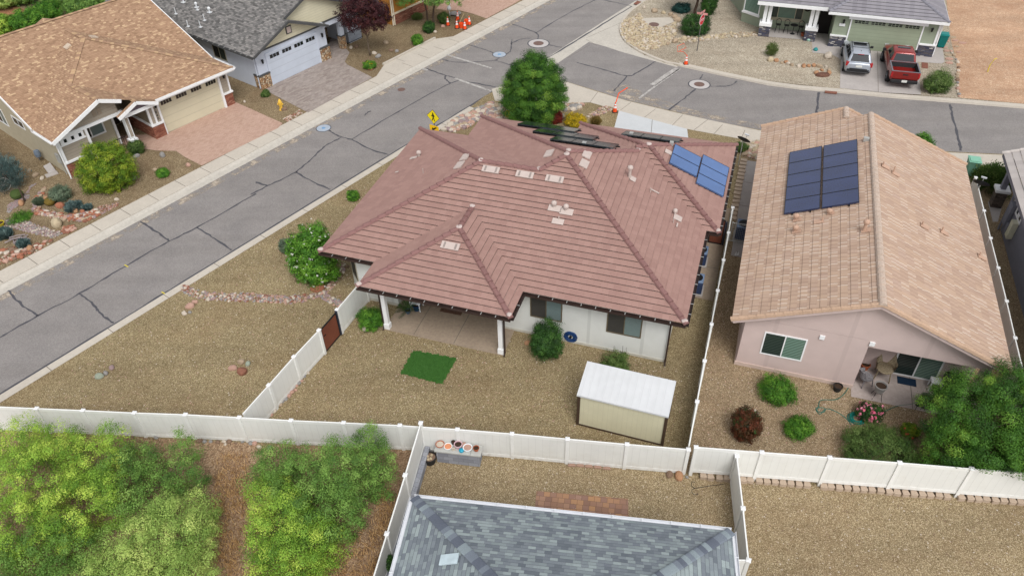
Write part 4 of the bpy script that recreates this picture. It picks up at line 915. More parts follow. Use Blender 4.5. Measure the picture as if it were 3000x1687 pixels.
# ================================================================ pale blue house with charcoal shingles
M_BWALL = m_plain("pale_blue_stucco", S(204, 210, 222, .85), .9, var=.04, bump=.2)
M_CREAM = m_groove("cream_lap_siding", S(222, 214, 186, .8), .19, True, .3, .8, .78)
M_RIVER = m_stone("river_rock_veneer", [S(150, 110, 78), S(190, 150, 110), S(206, 176, 140), S(176, 160, 140), S(220, 200, 170), S(140, 120, 104)], 5.5, S(96, 72, 52))
M_DTRIM = m_plain("charcoal_trim", S(84, 84, 84), .6)
BH = thing("house", "pale blue house with charcoal shingle roof and cream gable siding", "house", FB @ Vector((33, 52, 0)), R(52))
br_ = Roof(2.8, .417, [(29.3, 41.1, 45.75, 64, "LR"), (29.3, 36.3, 45.2, 52, "LR")])
part(BH, FB, "roof", M_SHD, lambda b: br_.mesh(b))
part(BH, FB, "bargeboard", M_DTRIM, lambda b: edgeboard(b, br_, [(29.3, 45.18), (32.8, 45.18), (36.3, 45.18)], .18, .06, .02))
part(BH, FB, "bargeboard", M_DTRIM, lambda b: edgeboard(b, br_, [(32.9, 45.73), (35.2, 45.73), (41.1, 45.73)], .18, .06, .02))
def _g(b): gutter(b, [(29.3, 64), (29.3, 45.2)], 2.8, .13, .12, .015, .62);
part(BH, FB, "gutter", [M_DTRIM, M_GALV], _g)
part(BH, FB, "gutter", [M_DTRIM, M_GALV], lambda b: gutter(b, [(41.1, 45.75), (41.1, 64)], 2.8, .13, .12, .015, .9))
part(BH, FB, "wall", M_BWALL, lambda b: b.prism([(29.85, 45.85), (36.4, 45.85), (36.4, 49.2), (39.2, 49.2), (39.2, 46.6), (40.6, 46.6), (40.6, 63), (29.85, 63)], -.1, 2.76))
part(BH, FB, "gable_siding", M_CREAM, lambda b: b.vprism([(29.7, 2.78), (36.0, 2.78), (36.2, 2.8), (32.8, 4.2), (29.7, 2.92)], 45.8, 45.9))
part(BH, FB, "gable_siding", M_CREAM, lambda b: b.vprism([(34.5, 2.78), (40.8, 2.78), (40.8, 2.9), (35.2, 5.2), (32.5, 4.08)], 46.1, 46.2))
part(BH, FB, "belt_trim", M_DTRIM, lambda b: b.box(29.8, 36.45, 45.78, 45.86, 2.66, 2.78))
part(BH, FB, "belt_trim", M_DTRIM, lambda b: b.box(36.46, 40.9, 46.05, 46.2, 2.66, 2.78))
part(BH, FB, "porch_beam", M_BWALL, lambda b: b.box(36.4, 40.7, 46.08, 46.3, 2.3, 2.66))
gd = part(BH, FB, "garage_door", m_groove("pale_blue_garage_door", S(200, 207, 219, .85), .53, True, .25, .6, .88), lambda b: b.box(30.86, 35.39, 45.81, 45.87, .01, 2.28))
for i in range(4):
    for k in range(3): part(gd, FB, "window", M_GLASS, lambda b: b.box(31.06+i*1.13+k*.29, 31.06+i*1.13+k*.29+.25, 45.795, 45.812, 1.92, 2.18))
part(BH, FB, "garage_surround", M_BWALL, lambda b: [b.box(30.7, 30.86, 45.78, 45.86, 0, 2.4), b.box(35.39, 35.55, 45.78, 45.86, 0, 2.4), b.box(30.86, 35.39, 45.78, 45.86, 2.28, 2.4)])
for bx in ((29.78, 30.72, 45.74, 45.9, -.05, 1.0), (29.78, 29.86, 45.9, 46.4, -.05, 1.0), (35.53, 36.5, 45.74, 45.9, -.05, 1.0), (36.4, 36.52, 45.9, 49.2, -.05, 1.0), (36.6, 39.2, 49.06, 49.2, -.05, 1.0)): part(BH, FB, "stone_wainscot", M_RIVER, lambda b: b.box(*bx))
for bx in ((29.74, 30.74, 45.7, 45.92, 1.0, 1.09), (29.74, 29.86, 45.92, 46.4, 1.0, 1.09), (35.5, 36.56, 45.7, 45.92, 1.0, 1.09), (36.6, 39.2, 49.02, 49.2, 1.0, 1.09)): part(BH, FB, "stone_cap", M_DTRIM, lambda b: b.box(*bx))
part(BH, FB, "porch_column", M_BWALL, lambda b: b.cbox((38.35, 46.4, 1.75), .36, .36, 1.4))
part(BH, FB, "column_base", M_RIVER, lambda b: b.cbox((38.35, 46.4, .5), .46, .46, 1.0))
part(BH, FB, "stone_cap", M_DTRIM, lambda b: b.cbox((38.35, 46.4, 1.04), .52, .52, .08))
part(BH, FB, "porch_railing", M_BLACK, lambda b: [b.bar((38.6, 46.5, .95), (40.6, 46.5, .95), .04, .04), b.bar((38.6, 46.5, .12), (40.6, 46.5, .12), .04, .04)]+[b.bar((38.65+i*.12, 46.5, .1), (38.65+i*.12, 46.5, .95), .02, .02) for i in range(17)])
lv = part(BH, FB, "gable_louvre", M_DTRIM, lambda b: b.box(32.86, 33.36, 45.75, 45.8, 3.1, 3.66))
part(lv, FB, "louvre_panel", m_groove("pink_white_louvre", S(226, 206, 198), .06, True, .6, .8, .6), lambda b: b.box(32.93, 33.29, 45.735, 45.752, 3.17, 3.59))
for c in (30.3, 35.95): walllight(BH, FB, (c, 45.84, 2.1), (0, -1, 0))
window(BH, FB, (29.85, 50.85), (29.85, 49.45), 1.3, 2.4, [M_GLASS, M_BLINDD], M_FRAME_T, .06, .03)
part(BH, FB, "downspout", M_BWALL, lambda b: b.tube([(29.4, 45.5, 2.7), (29.78, 45.95, 2.45), (29.78, 45.95, .1)], .045, 6))
part(BH, FB, "front_window", M_TRIM, lambda b: b.box(37.2, 38.3, 49.12, 49.19, 1.2, 2.2))
M_PVENT = m_plain("white_roof_pipe", S(226, 228, 230), .5)
for x, y, k in tl(420, 0, .20704, [(570, 30, )[:2], (755, 85), (940, 165)]) and [(538, 5, 1), (577, 20, 1), (615, 34, 1)]:
    b = MB(FB); c = pipe(b, br_, FB, x, y+4, .35, .06, cap=True); b.cbox(c+Vector((0, 0, .03)), .3, .3, .05); b.build("vent_pipe", M_PVENT, BH)
for x, y in ((516, 43), (579, 31), (552, 80), (588, 82), (600, 62)):
    b = MB(FB); c = pipe(b, br_, FB, x, y, .5, .03); b.cbox(c+Vector((0, 0, .03)), .2, .2, .05); b.build("vent_pipe", M_PVENT, BH)
# ================================================================ ochre house at the top edge
M_OCH = m_plain("ochre_stucco", S(186, 128, 58, .8), .9, var=.06)
OH = thing("house", "ochre stucco house with cream downspout and red brick base", "house", FS @ Vector((48, 52, 0)), R(52.2))
orf = Roof(3.6, .417, [(43.5, 56, 45.6, 60, "LRFB")])
part(OH, FS, "roof", M_SHT, lambda b: orf.mesh(b))
part(OH, FS, "wall", M_OCH, lambda b: b.prism([(44.1, 46.1), (48.3, 46.1), (48.3, 47.5), (55.5, 47.5), (55.5, 59), (44.1, 59)], -.1, 3.55))
part(OH, FS, "wainscot", M_LEDGE, lambda b: [b.box(44.06, 48.36, 46.02, 46.1, -.05, .88)])
part(OH, FS, "stone_cap", m_plain("cream_cap", S(236, 222, 196), .6), lambda b: b.box(44.02, 48.4, 45.98, 46.1, .88, 1.0))
part(OH, FS, "downspout", m_plain("cream_downspout", S(232, 220, 198), .5), lambda b: [b.tube([(44.0, 46.0, 3.5), (44.0, 46.0, .05)], .06, 8), b.tube([(44.15, 45.95, 3.5), (44.15, 45.95, .05)], .05, 8)])
part(OH, FS, "utility_box", m_plain("grey_utility_box", S(120, 122, 120), .5), lambda b: [b.cbox((44.03, 47.0, 1.3), .16, .35, .7), b.cbox((44.03, 47.8, 1.0), .1, .7, 1.6), b.tube([(44.0, 47.0, 1.0), (44.0, 47.0, .1)], .03, 6)])
# ================================================================ sage green house (north east corner)
M_SAGE = m_plain("sage_green_stucco", S(158, 167, 146, .8), .9, var=.05, bump=.2)
M_SLATE = m_cells("slate_ledger_stone", [S(58, 60, 74), S(78, 80, 94), S(90, 90, 104), S(66, 66, 82), S(104, 96, 92), S(72, 74, 88), S(210, 204, 196)], .26, .07, .4, .12, S(44, 44, 54), .9, .85, jit=.7)
GHs = thing("house", "sage green house with grey tile roof and dark stone piers", "house", FA @ Vector((6, 68, 0)), R(-18.8618))
sr_ = Roof(2.85, .4, [(4.7, 12.98, 61.35, 78, "LRF"), (-.5, 12, 62.2, 80, "F"), (-6, 4, 66.5, 80, "LF")])
SR2 = Roof(2.85, .4, [(4.7, 12.98, 61.35, 78, "LRF"), (-.5, 8, 62.2, 78, "F", 2.82)])
part(GHs, FA, "roof", M_GTILE, lambda b: SR2.mesh(b, .36, .04))
ridgecaps(GHs, FA, SR2, [((4.72, 61.37), (8.8, 65.45)), ((12.96, 61.37), (8.88, 65.45)), ((8.84, 65.5), (8.84, 77.9))], m_plain("grey_hip_tile", S(140, 138, 146), .8, var=.1), .38, .26)
part(GHs, FA, "fascia", M_TRIM, lambda b: edgeboard(b, SR2, [(4.7, 61.33), (13.0, 61.33), (13.0, 77)], .2, .05, -.01, zz=2.85))
part(GHs, FA, "fascia", M_TRIM, lambda b: edgeboard(b, SR2, [(-.52, 62.18), (4.7, 62.18)], .26, .06, .0, zz=2.82))
part(GHs, FA, "wall", M_SAGE, lambda b: b.prism([(5.3, 61.92), (12.6, 61.92), (12.6, 77), (-6, 77), (-1.65, 66.6), (-1.65, 65.2), (-.2, 64.3), (5.3, 64.3)], -.1, 2.8))
part(GHs, FA, "porch_ceiling", M_SAGE, lambda b: b.box(-.4, 5.2, 62.25, 64.3, 2.6, 2.66))
gd = part(GHs, FA, "garage_door", m_groove("sage_garage_door", S(160, 169, 145, .8), .27, True, .3, .6, .85), lambda b: b.box(6.52, 11.45, 61.85, 61.93, .01, 2.3))
for i in range(4):
    w = part(gd, FA, "window", M_GLASS, lambda b: b.box(6.7+i*1.18, 7.68+i*1.18, 61.83, 61.852, 2.0, 2.2))
    part(w, FA, "grille", M_SAGE, lambda b: [b.box(6.68+i*1.18, 7.7+i*1.18, 61.82, 61.832, 2.085, 2.115)]+[b.box(6.68+i*1.18+k*.25, 6.72+i*1.18+k*.25, 61.818, 61.83, 1.99, 2.21) for k in range(5)])
part(GHs, FA, "garage_trim", M_TRIM, lambda b: [b.box(6.42, 6.52, 61.82, 61.93, 0, 2.3), b.box(11.45, 11.55, 61.82, 61.93, 0, 2.3), b.box(6.25, 11.75, 61.68, 61.93, 2.3, 2.56)])
for bx in ((5.24, 6.42, 61.84, 61.94, -.05, .85), (11.55, 12.7, 61.8, 61.94, -.05, .85), (12.58, 12.7, 61.94, 62.6, -.05, .85)): part(GHs, FA, "stone_wainscot", M_SLATE, lambda b: b.box(*bx))
for bx in ((5.22, 6.42, 61.8, 61.95, .85, .95), (11.55, 12.74, 61.76, 61.95, .85, .95)): part(GHs, FA, "stone_cap", M_TRIM, lambda b: b.box(*bx))
part(GHs, FA, "corner_trim", M_TRIM, lambda b: [b.box(12.5, 12.64, 61.88, 61.93, .95, 2.8), b.tube([(12.72, 61.9, 2.7), (12.72, 61.9, .1)], .05, 6)])
for x0 in (-.06, 3.42):
    part(GHs, FA, "pier", M_SLATE, lambda b: b.box(x0, x0+.84, 62.42, 63.2, -.05, .85))
    part(GHs, FA, "pier_cap", M_TRIM, lambda b: [b.box(x0-.05, x0+.89, 62.37, 63.25, .85, 1.08)])
    for e in (.12, .46): part(GHs, FA, "porch_column", M_TRIM, lambda b: b.box(x0+e, x0+e+.26, 62.66, 62.92, 1.08, 2.62))
window(GHs, FA, (.62, 64.3), (3.0, 64.3), .95, 2.15, [M_BLINDD, M_BLINDG, M_BLINDD], M_FRAME_T, .07, .03, mull=(.22, .78), sill=.16)
window(GHs, FA, (-1.5, 65.1), (-.35, 64.38), 1.0, 2.4, [M_BLINDG], M_TRIM, .08, .03, mull=(), sill=.14)
part(GHs, FA, "front_door", m_plain("dark_brown_door", S(34, 28, 28), .5), lambda b: b.box(4.3, 5.25, 64.22, 64.3, .05, 2.3))
for x in (5.95, 12.1): walllight(GHs, FA, (x, 61.9, 2.15), (0, -1, 0))
part(GHs, FA, "wall_plaque", M_TRIM, lambda b: b.cbox((5.9, 61.87, 1.75), .42, .03, .2))
part(GHs, FA, "wall_wreath", m_plain("dark_wreath", S(60, 50, 46), .9), lambda b: b.tube([(3.3+.2*math.cos(a), 64.2, 1.9+.2*math.sin(a)) for a in np.linspace(0, 6.1, 14)], .06, 6))
# ================================================================ grey house at the right edge, and the corner of one at the left edge
M_GREYW = m_plain("blue_grey_stucco", S(128, 128, 138, .85), .9, var=.05, bump=.2)
RG = thing("house", "blue grey house with pale tile roof at the right edge", "house", FA @ Vector((17, 36, 0)), R(-18.8618))
rr_ = Roof(2.9, .4, [(13.87, 23, 20, 42.7, "LR")])
part(RG, FA, "roof", m_cells("pale_grey_tile", [S(176, 168, 164), S(190, 182, 178), S(200, 192, 187)], .4, 5, .5, 0, None, .1, .85, big=.4), lambda b: rr_.mesh(b, .38, .04))
ridgecaps(RG, FA, rr_, [((13.87, 42.65), (18.4, 42.65))], m_plain("pale_rake_tile", S(204, 196, 190), .8), .42, .2, .16, .03, -.01, "rake_tile")
part(RG, FA, "fascia", M_GREYW, lambda b: edgeboard(b, rr_, [(13.9, 20), (13.9, 42.65)], .18, .05, -.02))
part(RG, FA, "wall", M_GREYW, lambda b: b.prism([(14.37, 20.5), (22.5, 20.5), (22.5, 42), (17.5, 42), (17.5, 39.7), (14.37, 39.7)], -.1, 2.85))
for y in (39.9-.45, 39.0-.3, 38.4-.3): window(RG, FA, (14.37, y), (14.37, y-.3), 1.75, 2.05, [M_GLASS], M_TRIM, .12, .03, mull=())
part(RG, FA, "porch_column", M_GREYW, lambda b: b.cbox((14.4, 42.0, 2.0), .26, .26, 1.8))
part(RG, FA, "pier", m_cells("brown_ledger_stone", [S(70, 62, 56), S(96, 86, 78), S(110, 98, 88)], .3, .08, .4, .1, S(50, 44, 40), .9, .9), lambda b: b.cbox((14.4, 42.0, .5), .55, .55, 1.05))
part(RG, FA, "pier_cap", M_TRIM, lambda b: b.cbox((14.4, 42.0, 1.08), .72, .72, .14))
part(RG, FA, "meter_box", m_plain("cream_meter_box", S(212, 208, 184), .5), lambda b: b.cbox((14.22, 37.9, 1.2), .26, .42, .95))
part(RG, FA, "electric_panel", M_GREYW, lambda b: [b.cbox((14.26, 39.2, 1.3), .18, .5, 1.3), b.tube([(14.22, 39.55, .05), (14.22, 39.55, 2.0), (14.22, 39.6, 2.4)], .06, 8), b.cbox((14.26, 38.6, .8), .14, .3, .5)])
SH = thing("house", "red tiled porch corner with white arch and terracotta post at left edge", "house", P(-40, 520), R(50))
b = MB(LM(P(-40, 520), R(50))); b.add([(-4, -1.1, 2.2), (1.05, -1.1, 2.2), (1.05, 2, 3.2), (-4, 2, 3.2), (-4, -1.1, 2.1), (1.05, -1.1, 2.1), (1.05, 2, 3.0), (-4, 2, 3.0)], [(0, 1, 2, 3), (4, 7, 6, 5), (0, 4, 5, 1), (1, 5, 6, 2)]); b.build("roof", m_plain("salmon_tile", S(196, 142, 130), .8, fine=6), SH)
b = MB(LM(P(-40, 520), R(50))); b.bar((-4, -1.08, 2.0), (1.03, -1.08, 2.0), .06, .2); b.bar((1.03, -1.08, 2.0), (1.03, 2, 2.85), .06, .2); b.build("fascia", M_TRIM, SH)
b = MB(LM(P(-40, 520), R(50))); b.cbox((.85, -.9, 1.0), .3, .3, 2.0); b.build("porch_post", m_plain("terracotta_post", S(186, 116, 84), .8), SH)
# ---------------------------------------------------------------- white vinyl fences
def splash(m):                                        # dried mud splash on the lowest part of the vinyl
    t = m.node_tree; bs = t.nodes["Principled BSDF"]; src = bs.inputs["Base Color"].links[0].from_socket
    w = NT.__new__(NT); w.m = m; w.t = t; w.b = bs; w._tc = None
    z = w.sep(w.tc())[2]; f = w.math('MULTIPLY', w.math('SUBTRACT', 1.0, w.math('MULTIPLY', z, 2.2)), w.ramp(w.noise(5, 5, rough=.75), [(.4, (0, 0, 0)), (.75, (1, 1, 1))]))
    f = w.n("Clamp").outputs[0] if False else w.math('MULTIPLY', w.math('MAXIMUM', f, 0.0), .55)
    c = w.mix(f, src, S(160, 136, 108)); c = w.mix(w.math('MULTIPLY', w.ramp(w.noise(1.3, 5, rough=.7), [(.5, (0, 0, 0)), (.8, (1, 1, 1))]), .22), c, S(196, 188, 172)); w.l(c, bs.inputs["Base Color"]); return m
M_VINYL = m_groove("white_vinyl_boards", S(234, 234, 229, .84), .28, False, .35, .45, .9, .03)
M_VINYLP = m_plain("white_vinyl_post", S(240, 240, 236, .86), .4, var=.04)
splash(M_VINYL); splash(M_VINYLP)
def fence(label, M, pts, z0=0.0, h=1.5, skip=(), ends=(True, True), loc=None, panelmat=None):
    w0 = M @ Vector((*pts[len(pts)//2], 0)); t = thing("vinyl_fence", label, "fence", w0)
    n = len(pts); V = [Vector((p[0], p[1], 0)) for p in pts]
    for i, p in enumerate(V):
        if (i == 0 and not ends[0]) or (i == n-1 and not ends[1]): continue
        d = (V[min(i+1, n-1)]-V[max(i-1, 0)]).normalized(); rz = math.atan2(d.y, d.x)
        b = MB(M); b.cbox(p+Vector((0, 0, (z0+h)/2-.01)), .127, .127, h+z0+.02, rz); o = b.build("post", M_VINYLP, t)
        b = MB(M); Q = Matrix.Rotation(rz, 3, 'Z'); z = z0+h
        vs = [Q @ Vector((a*.085, c*.085, 0))+p+Vector((0, 0, z)) for a, c in ((-1, -1), (1, -1), (1, 1), (-1, 1))]+[Q @ Vector((a*.085, c*.085, 0))+p+Vector((0, 0, z+.035)) for a, c in ((-1, -1), (1, -1), (1, 1), (-1, 1))]+[p+Vector((0, 0, z+.07))]
        b.add(vs, [(3, 2, 1, 0), (0, 1, 5, 4), (1, 2, 6, 5), (2, 3, 7, 6), (3, 0, 4, 7), (4, 5, 8), (5, 6, 8), (6, 7, 8), (7, 4, 8)]); b.build("cap", M_TRIM, o)
    for i in range(n-1):
        if i in skip: continue
        p, q = V[i], V[i+1]; d = (q-p).normalized()
        a, c = p+d*.06, q-d*.06; Z = lambda z: Vector((0, 0, z))
        b = MB(M); b.bar(a+Z(z0+.1+(h-.16)/2), c+Z(z0+.1+(h-.16)/2), .03, h-.2); o = b.build("panel", M_VINYL, t)
        b = MB(M); b.bar(a+Z(z0+h-.06), c+Z(z0+h-.06), .05, .14); b.build("top_rail", M_VINYLP, o)
        b = MB(M); b.bar(a+Z(z0+.11), c+Z(z0+.11), .05, .17); b.build("bottom_rail", M_VINYLP, o)
    return t
REAR = [(-29.2, 12.15), (-27.05, 12.67), (-24.95, 13.19), (-23.06, 13.66), (-20.97, 14.17), (-18.94, 14.7), (-16.78, 15.21), (-14.72, 15.68), (-12.67, 16.19), (-10.49, 16.72), (-8.26, 17.2), (-6.17, 17.62), (-4.06, 18.01), (-1.84, 18.43), (.41, 18.87)]
fence("long white vinyl fence between the gravel yard and the green wash", FA, REAR)
GF = [(-16.75, 15.35), (-16.57, 17.07), (-16.41, 18.82), (-16.18, 20.6), (-16.05, 22.06), (-15.86, 24.5)]
fence("short white vinyl fence with brown slat gate running to house corner", FA, GF, skip=(3,), ends=(False, True))
fence("white vinyl fence in the narrow alley between rose and peach roofs", FA, [(.41, 35.41), (.43, 33.08), (.43, 30.76), (.42, 28.39), (.42, 26.02), (.41, 23.67), (.41, 21.33), (.41, 19.0)], ends=(True, False))
fence("white vinyl fence on tan edging blocks behind the pink house yard", FA, [(.665, 18.9), (3.02, 19.38), (5.41, 19.87), (7.83, 20.37), (10.28, 20.85), (12.7, 21.35), (15.1, 21.85), (17.5, 22.3)], .17, 1.53)
fence("white vinyl fence along left side of the blue grey shingle roof", FA, [(-9.67, 16.93), (-9.26, 14.53), (-8.88, 12.15), (-8.5, 9.8), (-8.1, 7.4)], .2, 1.5)
fence("white vinyl fence right of blue grey shingle roof with short return", FA, [(2.17, 19.1), (2.59, 16.89), (2.94, 14.93), (2.4, 14.78)], ends=(True, False))
fence("white vinyl fence between the peach roof and the grey house", FA, [(12.93, 42.11), (12.94, 38.8), (12.93, 36.32), (12.95, 33.88), (12.96, 31.4), (12.94, 28.91), (12.94, 26.45), (12.94, 24.0), (12.94, 21.5)])
# gates
M_REDW = m_groove("red_brown_slats", S(128, 74, 56), .105, False, .8, .7, .45, .15)
def gate(label, M, p, q, h, z0=.06):
    w0 = M @ Vector((*p, 0)); t = thing("gate", label, "gate", w0); p, q = Vector((*p, 0)), Vector((*q, 0)); d = (q-p).normalized(); Z = lambda z: Vector((0, 0, z))
    b = MB(M); b.bar(p+d*.13+Z(z0+h/2), q-d*.2+Z(z0+h/2), .025, h-.08); b.build("slat_panel", M_REDW, t)
    b = MB(M)
    for a, c in ((p+d*.1+Z(z0), p+d*.1+Z(z0+h)), (q-d*.18+Z(z0), q-d*.18+Z(z0+h))): b.bar(a, c, .05, .05, up=d)
    for z in (z0, z0+h): b.bar(p+d*.1+Z(z), q-d*.18+Z(z), .05, .05)
    b.build("frame", M_BLACK, t)
    b = MB(M); b.cbox(q-d*.1+Z(.75), .09, .09, 1.5, math.atan2(d.y, d.x)); b.build("hinge_post", m_plain("dark_blue_grey_post", S(52, 56, 70), .5), t)
    b = MB(M); b.bar(p+d*.2+Z(.95), p+d*.34+Z(.95), .08, .03); b.build("latch", M_BLACK, t)
gate("red brown slat gate with dark frame in the white fence", FA, (-16.18, 20.6), (-16.05, 22.06), 1.36)
gate("dark red side gate between house eave and alley fence", FA, (-.6, 34.0), (.36, 34.0), 1.5)
wf = thing("wire_fence", "thin wire mesh fence across the alley beside peach roof", "fence", FA @ Vector((1.1, 34.4, 0)))
part(wf, FA, "rail", M_GALV, lambda b: [b.tube([(.5, 34.4, 1.25), (1.75, 34.4, 1.25)], .02, 6)])
part(wf, FA, "rail", M_GALV, lambda b: [b.tube([(.5, 34.4, .1), (1.75, 34.4, .1)], .02, 6)])
for x in (.55, 1.7): part(wf, FA, "post", M_GALV, lambda b: b.tube([(x, 34.42, 0), (x, 34.42, 1.3)], .025, 6))
part(wf, FA, "mesh", M_GALV, lambda b: [b.tube([(.6+i*.09, 34.4, .1), (.6+i*.09, 34.4, 1.25)], .004, 4) for i in range(13)]+[b.tube([(.55, 34.405, .2+i*.12), (1.7, 34.405, .2+i*.12)], .004, 4) for i in range(9)])
# low block walls and edging
M_BLOCK = m_cells("grey_cinder_block", [S(138, 140, 148), S(152, 154, 162), S(164, 166, 172), S(146, 148, 156)], .4, .2, .5, .05, S(110, 110, 114), .4, .9)
t = tag(MB(FA).bar((-9.5, 16.9, .16), (-8.0, 7.4, .16), .2, .4).build("block_wall", M_BLOCK, loc=FA @ Vector((-9, 13, 0))), "low grey block wall under the left white fence", "wall")
t = tag(MB(FS).box(38, 44, 41.3, 41.46, -.05, .14).build("kerb_wall", M_CONC, loc=fsp(41, 41.4)), "low concrete retaining kerb behind the widened ramp sidewalk", "wall")
M_EDGE = m_plain("tan_edging_block", S(186, 166, 146), .85, var=.14, scale=6, bump=.3, fine=30)
M_EDGE2 = m_plain("red_edging_block", S(170, 138, 120), .85, var=.14, scale=6, bump=.3, fine=30)
def row(name, label, cat, group, M, pts, step, size, mat, seed, jit=.02, skipp=0):
    rg = random.Random(seed); pts = [Vector((*p, 0)) for p in pts]; proto = None
    for p, q in zip(pts[:-1], pts[1:]):
        d = (q-p).normalized(); n = int((q-p).length/step)
        for i in range(n):
            if rg.random() < skipp: continue
            c = M @ (p+d*(i+.5)*step+Vector((0, 0, 0))); dw = M.to_3x3() @ d; rz = math.atan2(dw.y, dw.x)+rg.uniform(-.12, .12)
            c += Vector((rg.uniform(-jit, jit), rg.uniform(-jit, jit), 0))
            if proto is None:
                b = MB(LM((0, 0, 0))); sx, sy, sz = size; prof = [(-sx/2, -sy*.5), (-sx*.36, -sy*.62), (sx*.36, -sy*.62), (sx/2, -sy*.5), (sx*.4, sy/2), (-sx*.4, sy/2)]
                b.prism(prof, -.02, sz); proto = b.build(name, mat, bevel=.012); o = proto
            else: o = proto.copy(); COL.objects.link(o)
            o.location = c; o.rotation_euler = (0, 0, rz); tag(o, label, cat, group)
row("edging_block", "tan trapezoid edging block in the row under white fence", "block", "edging blocks under the pink yard fence", FA, [(1.0, 18.87), (5.4, 19.78), (10.3, 20.77), (15, 21.75)], .3, (.27, .2, .17), M_EDGE, 5)
row("border_brick", "flat reddish border brick along foot of white fence", "brick", "border bricks at the lower yard fence", FA, [(-4.0, 17.93), (-2.0, 18.32)], .34, (.32, .1, .07), M_EDGE2, 6)
row("stepping_paver", "small tan paver in the row beside peach roof walkway", "paver", "row of pavers beside the walkway", FA, [(.52, 36.4), (.55, 43.3)], .42, (.3, .36, .1), M_EDGE, 7)
# ---------------------------------------------------------------- foliage
def leaf_mesh(name, C, Nn, T, ln, wd, tint, mat, parent, org):
    """C centres, Nn normals, T long axis, each (N,3): folded diamond leaves with a per-vertex tint"""
    N = len(C); B = np.cross(Nn, T); ln = ln[:, None]; wd = wd[:, None]
    v = np.empty((N, 4, 3), dtype=np.float32)
    v[:, 0] = C-T*ln*.5; v[:, 1] = C+B*wd*.5+Nn*wd*.12; v[:, 2] = C+T*ln*.5; v[:, 3] = C-B*wd*.5+Nn*wd*.12
    v -= np.array(org, dtype=np.float32)
    me = bpy.data.meshes.new(name); me.vertices.add(4*N); me.vertices.foreach_set("co", v.reshape(-1))
    me.loops.add(4*N); me.loops.foreach_set("vertex_index", np.arange(4*N, dtype=np.int32))
    me.polygons.add(N); me.polygons.foreach_set("loop_start", np.arange(0, 4*N, 4, dtype=np.int32))
    me.update(calc_edges=True); at = me.attributes.new("tint", 'FLOAT', 'POINT'); at.data.foreach_set("value", np.repeat(tint, 4).astype(np.float32))
    me.materials.append(mat); o = bpy.data.objects.new(name, me); COL.objects.link(o)
    if parent is not None: o.parent = parent
    else: o.location = org
    return o
def unit(a): return a/np.maximum(np.linalg.norm(a, axis=1, keepdims=True), 1e-6)
def foliage(name, mat, parent, org, ells, ncl, rcl, per, leaf, seed, shell=.55, out=.6, up=.3, asp=.5, droop=0, tvar=.3, tshift=0.0, flat=.8, zmin=.03, needle=False, keepf=None, sep=.62):
    rg = np.random.default_rng(seed); E = np.array(ells, dtype=float)
    w = (E[:, 3]*E[:, 4]*E[:, 5])**(2/3); idx = rg.choice(len(E), ncl*5, p=w/w.sum())
    d = unit(rg.normal(size=(ncl*5, 3))); r = shell+(1-shell)*rg.random(ncl*5)**.6
    r *= 1+.1*rg.normal(size=ncl*5)
    c = E[idx, :3]+d*E[idx, 3:6]*r[:, None]
    keep = np.ones(len(c), bool)
    for k, e in enumerate(E):
        q = np.sqrt((((c-e[:3])/e[3:6])**2).sum(1)); keep &= ~((q < shell*.8) & (idx != k))
    keep &= c[:, 2] > zmin
    c = c[keep]; dn = d[keep]; sel = []; md = (rcl*sep)**2
    for i in range(len(c)):                          # spaced-out clumps, so that the crown keeps bumps and gaps
        if len(sel) >= ncl: break
        if not sel or (((c[sel]-c[i])**2).sum(1)).min() > md: sel.append(i)
    c = c[sel]; dn = dn[sel]; n = len(c)
    size = rcl*(.65+.7*rg.random(n)); tint = np.clip(.5+tvar*rg.normal(size=n)+tshift, 0, 1)
    ci = np.repeat(np.arange(n), per); m = len(ci)
    off = unit(rg.normal(size=(m, 3)))*(rg.random((m, 1))**.45)*(.8+.25*rg.random((m, 1))); off[:, 2] *= flat; L = c[ci]+off*size[ci][:, None]
    L[:, 2] -= droop*(off**2).sum(1)*size[ci]
    ok = L[:, 2] > zmin
    if keepf is not None: ok &= keepf(L)
    L = L[ok]; ci = ci[ok]; off = off[ok]; m = len(L)
    rn = unit(rg.normal(size=(m, 3)))
    nn = unit(rn*.35+dn[ci]*out*.6+np.array([0, 0, up])+1.0*off)
    if needle:
        T = unit(dn[ci]*.7+np.array([0, 0, .9])+.45*rn); nn = unit(np.cross(T, rn))
    else: T = unit(np.cross(nn, unit(rg.normal(size=(m, 3)))))
    s = leaf*(.6+.8*rg.random(m))
    return leaf_mesh(name, L, nn, T, s, s*asp, np.clip(tint[ci]+.07*rg.normal(size=m), 0, 1), mat, parent, org)
K = .62
